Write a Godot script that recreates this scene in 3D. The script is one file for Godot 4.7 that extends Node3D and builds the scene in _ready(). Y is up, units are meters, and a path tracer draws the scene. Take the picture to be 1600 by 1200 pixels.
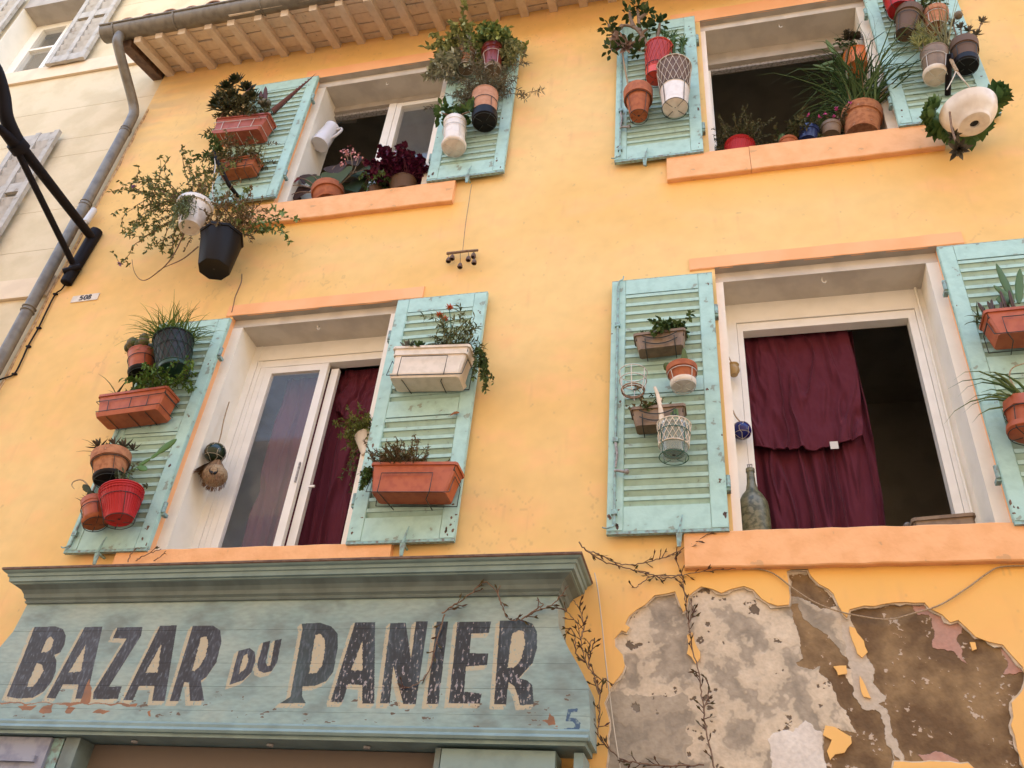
extends Node3D
# A yellow house front in a narrow street: camera, sky, sun and exposure first, then house, shop sign, neighbour, then everything that hangs on the shutters and sills.

var M := {}
var rng := RandomNumberGenerator.new()
var used := {}
var box_unit := BoxMesh.new()


class MB:
	var v := PackedVector3Array()
	var n := PackedVector3Array()
	var u := PackedVector2Array()
	var c := PackedColorArray()
	var ix := PackedInt32Array()
	var col := Color.WHITE
	var xf := Transform3D.IDENTITY
	func vert(p: Vector3, nn: Vector3, uv := Vector2.ZERO) -> int:
		v.append(xf * p)
		n.append((xf.basis * nn).normalized())
		u.append(uv)
		c.append(col)
		return v.size() - 1
	func face(a: int, b: int, d: int) -> void:  # counter-clockwise from the front
		ix.append(a)
		ix.append(d)
		ix.append(b)
	func tri(a: Vector3, b: Vector3, d: Vector3) -> void:
		var nn := (b - a).cross(d - a).normalized()
		face(vert(a, nn), vert(b, nn), vert(d, nn))
	func quad(a: Vector3, b: Vector3, d: Vector3, e: Vector3, ua := Vector2(0, 1), ub := Vector2(1, 1), ud := Vector2(1, 0), ue := Vector2(0, 0)) -> void:
		var nn := (d - a).cross(e - b).normalized()
		var i := vert(a, nn, ua)
		vert(b, nn, ub)
		vert(d, nn, ud)
		vert(e, nn, ue)
		face(i, i + 1, i + 2)
		face(i, i + 2, i + 3)
	func box(lo: Vector3, hi: Vector3) -> void:
		var p := []
		for k in 8:
			p.append(Vector3(hi.x if k & 1 else lo.x, hi.y if k & 2 else lo.y, hi.z if k & 4 else lo.z))
		quad(p[4], p[5], p[7], p[6])
		quad(p[1], p[0], p[2], p[3])
		quad(p[5], p[1], p[3], p[7])
		quad(p[0], p[4], p[6], p[2])
		quad(p[6], p[7], p[3], p[2])
		quad(p[0], p[1], p[5], p[4])
	func hexa(b: Array, t: Array) -> void:  # four corners below, four above, both counter-clockwise from above
		quad(t[0], t[1], t[2], t[3])
		quad(b[3], b[2], b[1], b[0])
		for k in 4:
			var j: int = (k + 1) % 4
			quad(b[k], b[j], t[j], t[k])
	func tube(pts: Array, r0: float, r1 := -1.0, sides := 6, caps := true, flat := 1.0) -> void:
		if r1 < 0.0:
			r1 = r0
		var m := pts.size()
		var side := Vector3.ZERO
		var prev := 0
		for k in m:
			var t: Vector3 = (pts[mini(k + 1, m - 1)] - pts[maxi(k - 1, 0)])
			t = t.normalized() if t.length() > 1e-7 else Vector3.UP
			if k == 0:
				side = t.cross(Vector3.UP if absf(t.y) < 0.9 else Vector3.RIGHT).normalized()
			else:
				side = (side - t * side.dot(t)).normalized()
			var up := t.cross(side)
			var r := lerpf(r0, r1, float(k) / float(m - 1))
			var first := v.size()
			for s in sides:
				var a := TAU * s / sides
				var d := side * cos(a) + up * sin(a) * flat
				vert(pts[k] + d * r, side * cos(a) * flat + up * sin(a))
			if k > 0:
				for s in sides:
					var s2: int = (s + 1) % sides
					face(prev + s, prev + s2, first + s2)
					face(prev + s, first + s2, first + s)
			prev = first
			if caps and (k == 0 or k == m - 1) and r > 0.0005:
				var q := vert(pts[k], -t if k == 0 else t)
				for s in sides:
					var s2: int = (s + 1) % sides
					if k == 0:
						face(q, first + s2, first + s)
					else:
						face(q, first + s, first + s2)
	func lathe(prof: Array, segs := 20, wob := 0.0) -> void:  # Vector2(radius, height) from below upwards on the outside
		var m := prof.size()
		for k in m - 1:
			var a: Vector2 = prof[k]
			var b: Vector2 = prof[k + 1]
			var e := (b - a).normalized()
			var na := Vector2(e.y, -e.x)
			var nb := na
			if k > 0:
				var e0: Vector2 = (a - prof[k - 1]).normalized()
				if e0.dot(e) > 0.75:
					na = (na + Vector2(e0.y, -e0.x)).normalized()
			if k < m - 2:
				var e1: Vector2 = (prof[k + 2] - b).normalized()
				if e1.dot(e) > 0.75:
					nb = (nb + Vector2(e1.y, -e1.x)).normalized()
			var first := v.size()
			for s in segs + 1:
				var t := TAU * s / segs
				var w := 1.0 + wob * sin(t * 3.0 + k) 
				var d := Vector3(sin(t), 0, cos(t))
				vert(d * a.x * w + Vector3(0, a.y, 0), d * na.x + Vector3(0, na.y, 0), Vector2(float(s) / segs, a.y))
				vert(d * b.x * w + Vector3(0, b.y, 0), d * nb.x + Vector3(0, nb.y, 0), Vector2(float(s) / segs, b.y))
			for s in segs:
				var i := first + s * 2
				face(i, i + 2, i + 3)
				face(i, i + 3, i + 1)
	func prism(poly: PackedVector2Array, z0: float, z1: float, uvo := Vector2.ZERO, uvs := Vector2.ONE, back := true) -> void:
		var t := Geometry2D.triangulate_polygon(poly)
		var q := poly
		if Geometry2D.is_polygon_clockwise(poly):
			q = poly.duplicate()
			q.reverse()
			t = Geometry2D.triangulate_polygon(q)
		for side in (2 if back else 1):
			var first := v.size()
			for p in q:
				vert(Vector3(p.x, p.y, z1 if side == 0 else z0), Vector3(0, 0, 1 if side == 0 else -1), (p - uvo) * uvs)
			for k in range(0, t.size(), 3):
				var a := q[t[k]]
				var ccw := (q[t[k + 1]] - a).cross(q[t[k + 2]] - a) > 0.0
				if ccw == (side == 0):
					face(first + t[k], first + t[k + 1], first + t[k + 2])
				else:
					face(first + t[k], first + t[k + 2], first + t[k + 1])
		for k in q.size():
			var a := q[k]
			var b := q[(k + 1) % q.size()]
			quad(Vector3(a.x, a.y, z0), Vector3(b.x, b.y, z0), Vector3(b.x, b.y, z1), Vector3(a.x, a.y, z1), (a - uvo) * uvs, (b - uvo) * uvs, (b - uvo) * uvs, (a - uvo) * uvs)
	func ball(p: Vector3, r: float, rings := 8, segs := 12, squash := 1.0) -> void:
		var first := v.size()
		for k in rings + 1:
			var a := PI * k / rings
			for s in segs + 1:
				var t := TAU * s / segs
				var d := Vector3(sin(a) * sin(t), -cos(a), sin(a) * cos(t))
				vert(p + Vector3(d.x, d.y * squash, d.z) * r, d)
		for k in rings:
			for s in segs:
				var i := first + k * (segs + 1) + s
				face(i, i + 1, i + segs + 2)
				face(i, i + segs + 2, i + segs + 1)
	func leaf(p: Vector3, d: Vector3, up: Vector3, length: float, width: float, curl := 0.3, keel := 0.25, steps := 3) -> void:
		d = d.normalized()
		var s := d.cross(up)
		s = s.normalized() if s.length() > 1e-4 else d.cross(Vector3(0.3, 0.2, 0.9)).normalized()
		var nn := s.cross(d).normalized()
		var first := v.size()
		for k in steps + 1:
			var f := float(k) / steps
			var w := width * 0.5 * maxf(sin(PI * pow(clampf(f * 0.94 + 0.06, 0.0, 1.0), 0.8)), 0.0)
			var q := p + d * length * f - nn * curl * length * f * f
			var m := (nn + d * curl * 2.0 * f).normalized()
			vert(q + s * w + nn * keel * w, (m - s * keel).normalized())
			vert(q, m)
			vert(q - s * w + nn * keel * w, (m + s * keel).normalized())
		for k in steps:
			var i := first + k * 3
			for h in 2:
				face(i + h, i + h + 3, i + h + 4)
				face(i + h, i + h + 4, i + h + 1)
	func mesh() -> ArrayMesh:
		var a := []
		a.resize(Mesh.ARRAY_MAX)
		a[Mesh.ARRAY_VERTEX] = v
		a[Mesh.ARRAY_NORMAL] = n
		a[Mesh.ARRAY_TEX_UV] = u
		a[Mesh.ARRAY_COLOR] = c
		a[Mesh.ARRAY_INDEX] = ix
		var m := ArrayMesh.new()
		m.add_surface_from_arrays(Mesh.PRIMITIVE_TRIANGLES, a)
		return m


func numbered(called: String, parent: Node) -> String:
	var key := str(parent.get_instance_id()) + called
	var k: int = used.get(key, 0)
	used[key] = k + 1
	return called if k == 0 else "%s_%03d" % [called, k]

func obj(called: String, mb: MB, m: Material, parent: Node = self) -> MeshInstance3D:
	var o := MeshInstance3D.new()
	o.name = numbered(called, parent)
	o.mesh = mb.mesh()
	o.material_override = m
	parent.add_child(o, true)
	return o

func piece(called: String, me: Mesh, m: Material, parent: Node, t: Transform3D) -> MeshInstance3D:
	var o := MeshInstance3D.new()
	o.name = numbered(called, parent)
	o.mesh = me
	o.material_override = m
	o.transform = t
	parent.add_child(o, true)
	return o

func bx(called: String, lo: Vector3, hi: Vector3, m: Material, parent: Node = self) -> MeshInstance3D:
	var b := MB.new()
	b.box(lo, hi)
	return obj(called, b, m, parent)

func tag(o: Node, label: String, category := "", group := "", kind := "") -> Node:
	o.set_meta("label", label)
	if category:
		o.set_meta("category", category)
	if group:
		o.set_meta("group", group)
	if kind:
		o.set_meta("kind", kind)
	return o

func thing(called: String, label: String, category: String, at := Vector3.ZERO, group := "") -> Node3D:
	var o := Node3D.new()
	o.name = numbered(called, self)
	add_child(o, true)
	o.position = at
	tag(o, label, category, group)
	return o

func stuff(o: Node) -> Node:
	o.set_meta("kind", "stuff")
	return o

func lin(r: float, g: float, b: float) -> Color:
	return Color(r, g, b).linear_to_srgb()

func mat(c: Color, rough := 0.8, metal := 0.0) -> StandardMaterial3D:
	var m := StandardMaterial3D.new()
	m.albedo_color = c
	m.roughness = rough
	m.metallic = metal
	return m

func noise(sd: int, freq: float, oct := 4, kind := FastNoiseLite.TYPE_SIMPLEX_SMOOTH) -> FastNoiseLite:
	var f := FastNoiseLite.new()
	f.seed = sd
	f.noise_type = kind
	f.frequency = freq
	f.fractal_octaves = oct
	return f

func ntex(sd: int, freq: float, ramp: Array, size := 512, oct := 5, normal := false) -> NoiseTexture2D:
	var t := NoiseTexture2D.new()
	t.width = size
	t.height = size
	t.seamless = true
	t.noise = noise(sd, freq, oct)
	if normal:
		t.as_normal_map = true
		t.bump_strength = 6.0
	elif ramp.size():
		var g := Gradient.new()
		var o := PackedFloat32Array()
		var cs := PackedColorArray()
		for k in ramp.size():
			o.append(ramp[k][0])
			cs.append(ramp[k][1])
		g.offsets = o
		g.colors = cs
		t.color_ramp = g
	return t

# a surface whose tone wanders by noise, mapped on all sides
func rough_mat(sd: int, a: Color, b: Color, rough: float, per_m: float, freq := 0.012, wear = null, relief := 0.0) -> StandardMaterial3D:
	var m := mat(Color.WHITE, rough)
	var ramp := [[0.25, a], [0.6, b]] if wear == null else [[0.0, wear], [0.14, wear], [0.17, a], [0.62, b]]
	m.albedo_texture = ntex(sd, freq, ramp)
	m.uv1_triplanar = true
	m.uv1_world_triplanar = true
	m.uv1_scale = Vector3.ONE * per_m
	if relief > 0.0:
		m.heightmap_enabled = true
		m.heightmap_texture = ntex(sd + 7, freq * 2.0, [])
		m.heightmap_scale = relief
	return m

func ragged(poly: PackedVector2Array, step: float, amp: float, sd: int) -> PackedVector2Array:
	var f := noise(sd, 9.0, 3)
	var q := PackedVector2Array()
	for k in poly.size():
		var a := poly[k]
		var b := poly[(k + 1) % poly.size()]
		var parts := maxi(1, int(a.distance_to(b) / step))
		for j in parts:
			var p := a.lerp(b, float(j) / parts)
			if j > 0:
				p += Vector2(f.get_noise_2d(p.x, p.y), f.get_noise_2d(p.x + 31.0, p.y)) * amp
			q.append(p)
	return q

func arc_pts(pts: Array, each := 5) -> Array:  # a smooth line through the points
	var q := []
	var m := pts.size()
	for k in m - 1:
		var a: Vector3 = pts[maxi(k - 1, 0)]
		var b: Vector3 = pts[k]
		var c: Vector3 = pts[k + 1]
		var d: Vector3 = pts[mini(k + 2, m - 1)]
		for j in each:
			q.append(b.cubic_interpolate(c, a, d, float(j) / each))
	q.append(pts[m - 1])
	return q

func rdir() -> Vector3:
	return Vector3(rng.randf_range(-1, 1), rng.randf_range(-1, 1), rng.randf_range(-1, 1)).normalized()

func _ready() -> void:
	# camera: held at eye height, tilted up and rolled a little
	var cam := Camera3D.new()
	cam.name = "camera"
	cam.fov = 46.27
	cam.near = 0.05
	cam.far = 400.0
	cam.position = Vector3(0, 1.6, 4.25)
	cam.basis = Basis(Vector3.UP, deg_to_rad(16.599)) * Basis(Vector3.RIGHT, deg_to_rad(36.771)) * Basis(Vector3.BACK, deg_to_rad(6.009))
	add_child(cam)
	cam.current = true
	# sky, sun and exposure
	var sky := ProceduralSkyMaterial.new()
	sky.sky_top_color = Color(0.465, 0.555, 0.695)
	sky.sky_horizon_color = Color(0.96, 0.89, 0.72)
	sky.sky_curve = 0.12
	sky.sky_energy_multiplier = 1.6
	sky.ground_bottom_color = Color(0.25, 0.21, 0.16)
	sky.ground_horizon_color = Color(0.42, 0.36, 0.28)
	var we := WorldEnvironment.new()
	we.name = "world_environment"
	var env := Environment.new()
	env.background_mode = Environment.BG_SKY
	env.sky = Sky.new()
	env.sky.sky_material = sky
	env.tonemap_mode = Environment.TONE_MAPPER_LINEAR
	env.tonemap_exposure = 2.6
	env.sdfgi_enabled = true
	env.ssao_enabled = true
	env.ssil_enabled = true
	we.environment = env
	add_child(we)
	var sun := DirectionalLight3D.new()
	sun.name = "sun"
	sun.light_color = Color(1.0, 0.9, 0.76)
	sun.light_energy = 1.0
	sun.light_angular_distance = 0.5
	sun.shadow_enabled = true
	add_child(sun)
	sun.look_at_from_position(Vector3.ZERO, -Vector3(-3.0, 7.5, -5.0), Vector3.UP)
	make_materials()
	build_house()
	build_neighbour()
	build_street()
	build_sign()
	build_things()

# ---------- materials ----------
func make_materials() -> void:
	M.plant = mat(Color.WHITE, 0.55)
	M.plant.vertex_color_use_as_albedo = true
	M.plant.metallic_specular = 0.3
	M.plant.backlight_enabled = true
	M.plant.backlight = Color(0.25, 0.25, 0.25)
	M.twig = rough_mat(3, lin(0.13, 0.07, 0.04), lin(0.24, 0.15, 0.09), 0.85, 6.0)
	M.soil = rough_mat(4, lin(0.03, 0.02, 0.012), lin(0.07, 0.045, 0.03), 0.95, 5.0)
	M.black = mat(lin(0.012, 0.011, 0.011), 0.6)
	M.black_plastic = mat(lin(0.011, 0.009, 0.008), 0.5)
	M.black_plastic.metallic_specular = 0.3
	M.black_iron = mat(lin(0.012, 0.009, 0.009), 0.6)
	M.black_iron.metallic_specular = 0.25
	M.wire = mat(lin(0.02, 0.025, 0.02), 0.5)
	M.wire_white = mat(lin(0.6, 0.55, 0.47), 0.5)
	M.wire_rust = rough_mat(5, lin(0.22, 0.08, 0.03), lin(0.4, 0.3, 0.2), 0.8, 8.0)
	M.wire_green = mat(lin(0.02, 0.09, 0.045), 0.5)
	M.clay = rough_mat(6, lin(0.29, 0.075, 0.024), lin(0.40, 0.118, 0.038), 0.85, 3.0)
	M.clay_old = rough_mat(8, lin(0.27, 0.09, 0.035), lin(0.46, 0.19, 0.08), 0.9, 3.5, 0.012, lin(0.4, 0.3, 0.21))
	M.clay_pale = rough_mat(9, lin(0.43, 0.2, 0.11), lin(0.52, 0.26, 0.15), 0.85, 3.0)
	M.clay_plastic = rough_mat(10, lin(0.35, 0.072, 0.022), lin(0.42, 0.098, 0.03), 0.55, 2.0)
	M.brick_plastic = rough_mat(11, lin(0.30, 0.058, 0.024), lin(0.36, 0.08, 0.032), 0.55, 2.0)
	M.wine_plastic = mat(lin(0.2, 0.03, 0.018), 0.4)
	M.taupe = rough_mat(12, lin(0.17, 0.108, 0.058), lin(0.23, 0.148, 0.08), 0.6, 2.0)
	M.brown_plastic = mat(lin(0.12, 0.062, 0.028), 0.75)
	M.cream = rough_mat(13, lin(0.66, 0.55, 0.4), lin(0.74, 0.62, 0.47), 0.5, 2.0)
	M.white_glaze = rough_mat(14, lin(0.68, 0.58, 0.47), lin(0.78, 0.69, 0.58), 0.35, 2.0)
	M.red = mat(lin(0.46, 0.008, 0.006), 0.55)
	M.orange = mat(lin(0.62, 0.16, 0.025), 0.5)
	M.coral = mat(lin(0.66, 0.07, 0.03), 0.5)
	M.coral_dark = mat(lin(0.34, 0.022, 0.012), 0.6)
	M.dark_green = mat(lin(0.012, 0.045, 0.022), 0.5)
	M.navy = mat(lin(0.02, 0.03, 0.11), 0.3)
	M.steel = rough_mat(15, lin(0.2, 0.18, 0.16), lin(0.36, 0.33, 0.3), 0.5, 6.0)
	M.rope = rough_mat(16, lin(0.25, 0.16, 0.08), lin(0.4, 0.28, 0.16), 0.9, 12.0)
	M.string = mat(lin(0.55, 0.46, 0.34), 0.9)
	M.dark_room = rough_mat(17, lin(0.42, 0.37, 0.28), lin(0.48, 0.43, 0.33), 0.95, 0.5)
	M.curtain = mat(lin(0.095, 0.006, 0.015), 0.9)
	M.curtain.rim_enabled = true
	M.curtain.rim = 0.1
	M.blue_paint = rough_mat(20, lin(0.355, 0.53, 0.45), lin(0.415, 0.61, 0.52), 0.7, 1.1, 0.016, lin(0.27, 0.32, 0.25), 0.12)
	M.undercoat = rough_mat(43, lin(0.50, 0.40, 0.28), lin(0.64, 0.52, 0.37), 0.95, 3.0)
	M.slat_paint = rough_mat(21, lin(0.35, 0.50, 0.41), lin(0.41, 0.58, 0.475), 0.7, 1.2, 0.02, lin(0.27, 0.33, 0.26))
	M.worn_paint = rough_mat(22, lin(0.2, 0.22, 0.2), lin(0.28, 0.46, 0.42), 0.75, 2.6, 0.02, lin(0.2, 0.13, 0.08))
	M.sign_paint = rough_mat(23, lin(0.18, 0.25, 0.225), lin(0.225, 0.305, 0.275), 0.5, 0.8, 0.012, null, 0.1)
	M.sign_dark = rough_mat(24, lin(0.12, 0.145, 0.125), lin(0.165, 0.205, 0.18), 0.6, 0.8, 0.012)
	M.white_paint = rough_mat(25, lin(0.82, 0.75, 0.61), lin(0.86, 0.79, 0.65), 0.75, 0.9, 0.008, null, 0.1)
	M.white_plaster = rough_mat(26, lin(0.52, 0.455, 0.37), lin(0.60, 0.53, 0.43), 0.9, 0.8, 0.008, null, 0.15)
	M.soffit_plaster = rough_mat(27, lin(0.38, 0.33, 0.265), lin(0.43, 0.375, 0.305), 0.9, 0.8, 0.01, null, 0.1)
	M.frame_white = rough_mat(28, lin(0.80, 0.74, 0.63), lin(0.84, 0.78, 0.67), 0.4, 0.8)
	M.peach = rough_mat(29, lin(0.82, 0.395, 0.165), lin(0.87, 0.44, 0.2), 0.85, 0.45, 0.008, null, 0.2)
	M.peach_sill = rough_mat(30, lin(0.79, 0.385, 0.15), lin(0.86, 0.44, 0.19), 0.85, 0.9, 0.012, lin(0.62, 0.33, 0.14), 0.25)
	M.cream_wall = rough_mat(31, lin(0.62, 0.49, 0.285), lin(0.69, 0.55, 0.335), 0.9, 0.35, 0.012, null, 0.4)
	M.cream_band = rough_mat(32, lin(0.70, 0.545, 0.36), lin(0.76, 0.60, 0.40), 0.9, 0.5)
	M.grey_wood = rough_mat(33, lin(0.38, 0.34, 0.275), lin(0.48, 0.43, 0.355), 0.85, 1.2, 0.012, lin(0.3, 0.24, 0.18))
	M.zinc = rough_mat(34, lin(0.14, 0.117, 0.085), lin(0.205, 0.175, 0.13), 0.5, 1.3, 0.014)
	M.zinc.metallic = 0.1
	M.fillet = rough_mat(42, lin(0.30, 0.17, 0.07), lin(0.55, 0.36, 0.18), 0.9, 3.0)
	M.rafter = rough_mat(35, lin(0.62, 0.49, 0.35), lin(0.70, 0.57, 0.42), 0.85, 1.6, 0.012)
	M.soffit_tile = rough_mat(36, lin(0.66, 0.53, 0.39), lin(0.76, 0.62, 0.46), 0.9, 1.5, 0.02, lin(0.24, 0.16, 0.11))
	M.roof_tile = rough_mat(37, lin(0.25, 0.11, 0.06), lin(0.42, 0.24, 0.14), 0.9, 1.4, 0.02, lin(0.12, 0.08, 0.06))
	M.wood_brown = rough_mat(38, lin(0.09, 0.045, 0.025), lin(0.16, 0.09, 0.05), 0.7, 2.0)
	M.violet_paint = rough_mat(39, lin(0.2, 0.2, 0.25), lin(0.29, 0.29, 0.33), 0.6, 1.5)
	M.ground = rough_mat(40, lin(0.15, 0.125, 0.095), lin(0.22, 0.18, 0.14), 0.9, 0.25)
	M.far_wall = rough_mat(41, lin(0.62, 0.5, 0.36), lin(0.7, 0.57, 0.42), 0.9, 0.2)
	M.glass = mat(Color(0.9, 0.93, 0.92, 0.1), 0.04)
	M.glass.transparency = BaseMaterial3D.TRANSPARENCY_ALPHA
	M.glass.metallic_specular = 0.36
	M.shiny_glass = M.glass.duplicate()
	M.shiny_glass.metallic_specular = 0.7
	M.jar_glass = mat(Color(0.85, 0.9, 0.85, 0.25), 0.05)
	M.jar_glass.transparency = BaseMaterial3D.TRANSPARENCY_ALPHA

# the yellow render: one sheet of colour for the whole front, with streaks and stains of its own
func wall_material(o: Vector2, sz: Vector2) -> StandardMaterial3D:
	var w := 1024
	var h := 560
	var im := Image.create(w, h, false, Image.FORMAT_RGB8)
	var n1 := noise(51, 0.55, 4)
	var n2 := noise(52, 2.2, 4)
	var n3 := noise(53, 7.0, 3)
	var base := Color(0.80, 0.485, 0.155)
	var pale := Color(0.82, 0.54, 0.205)
	var rose := Color(0.82, 0.46, 0.18)
	for j in h:
		var y := o.y + (1.0 - (j + 0.5) / h) * sz.y
		for i in w:
			var x := o.x + (i + 0.5) / w * sz.x
			var a := n1.get_noise_2d(x, y)
			var b := n2.get_noise_2d(x, y * 1.6)
			var c := base.lerp(pale, clampf(0.5 + a * 1.2, 0.0, 1.0)).lerp(rose, clampf(b * 1.2, 0.0, 0.8))
			c = c * (1.0 + b * 0.07 + n3.get_noise_2d(x, y) * 0.05)
			# soot-grey wash in the top corner by the downpipe
			var corner := clampf((x + 3.9) / -1.3, 0.0, 1.0) * clampf((y - 7.6) / 0.9, 0.0, 1.0) * clampf(0.5 + n2.get_noise_2d(x * 0.5 + 9.0, y * 1.8) * 1.8, 0.0, 1.0)
			c = c.lerp(Color(0.5, 0.36, 0.2), corner * 0.55)
			# deeper yellow in a band below each sill and the sign
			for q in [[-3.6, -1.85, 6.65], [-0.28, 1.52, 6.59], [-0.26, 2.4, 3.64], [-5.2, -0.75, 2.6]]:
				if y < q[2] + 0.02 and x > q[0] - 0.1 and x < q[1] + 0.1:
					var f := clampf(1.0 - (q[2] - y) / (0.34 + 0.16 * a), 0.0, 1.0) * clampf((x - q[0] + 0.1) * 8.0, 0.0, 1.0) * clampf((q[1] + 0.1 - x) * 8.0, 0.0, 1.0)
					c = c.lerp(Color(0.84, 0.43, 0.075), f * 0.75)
			c = c.lerp(Color(0.83, 0.42, 0.10), clampf((3.75 - y) * 1.6, 0.0, 0.6) * clampf((x + 1.4) * 2.0, 0.0, 1.0))
			# browner, darker tone towards the eaves, uneven by noise
			var eav := clampf((y - 8.72) / 0.36, 0.0, 1.0)
			c = c.lerp(Color(0.66, 0.40, 0.15), eav * clampf(0.55 + a, 0.0, 1.0) * 0.6)
			# dirt runs
			var run := clampf(n3.get_noise_2d(x * 1.5, y * 0.14) - 0.32, 0.0, 1.0) * clampf(b + 0.25, 0.0, 1.0)
			c = c.lerp(Color(0.5, 0.3, 0.14), run * 0.8)
			var hair := absf(n2.get_noise_2d(x * 0.55 + 70.0, y * 0.55))
			if hair < 0.006 and n1.get_noise_2d(x + 50.0, y) > 0.16:
				c = c.lerp(Color(0.4, 0.24, 0.11), 0.28)
			var pit := n3.get_noise_2d(x * 2.4 + 40.0, y * 2.4)
			if pit > 0.66:
				c = c.lerp(Color(0.4, 0.25, 0.13), clampf((pit - 0.62) * 4.0, 0.0, 0.5))
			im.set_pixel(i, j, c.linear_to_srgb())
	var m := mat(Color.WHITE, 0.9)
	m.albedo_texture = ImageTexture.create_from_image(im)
	m.texture_repeat = false
	return m

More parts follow.
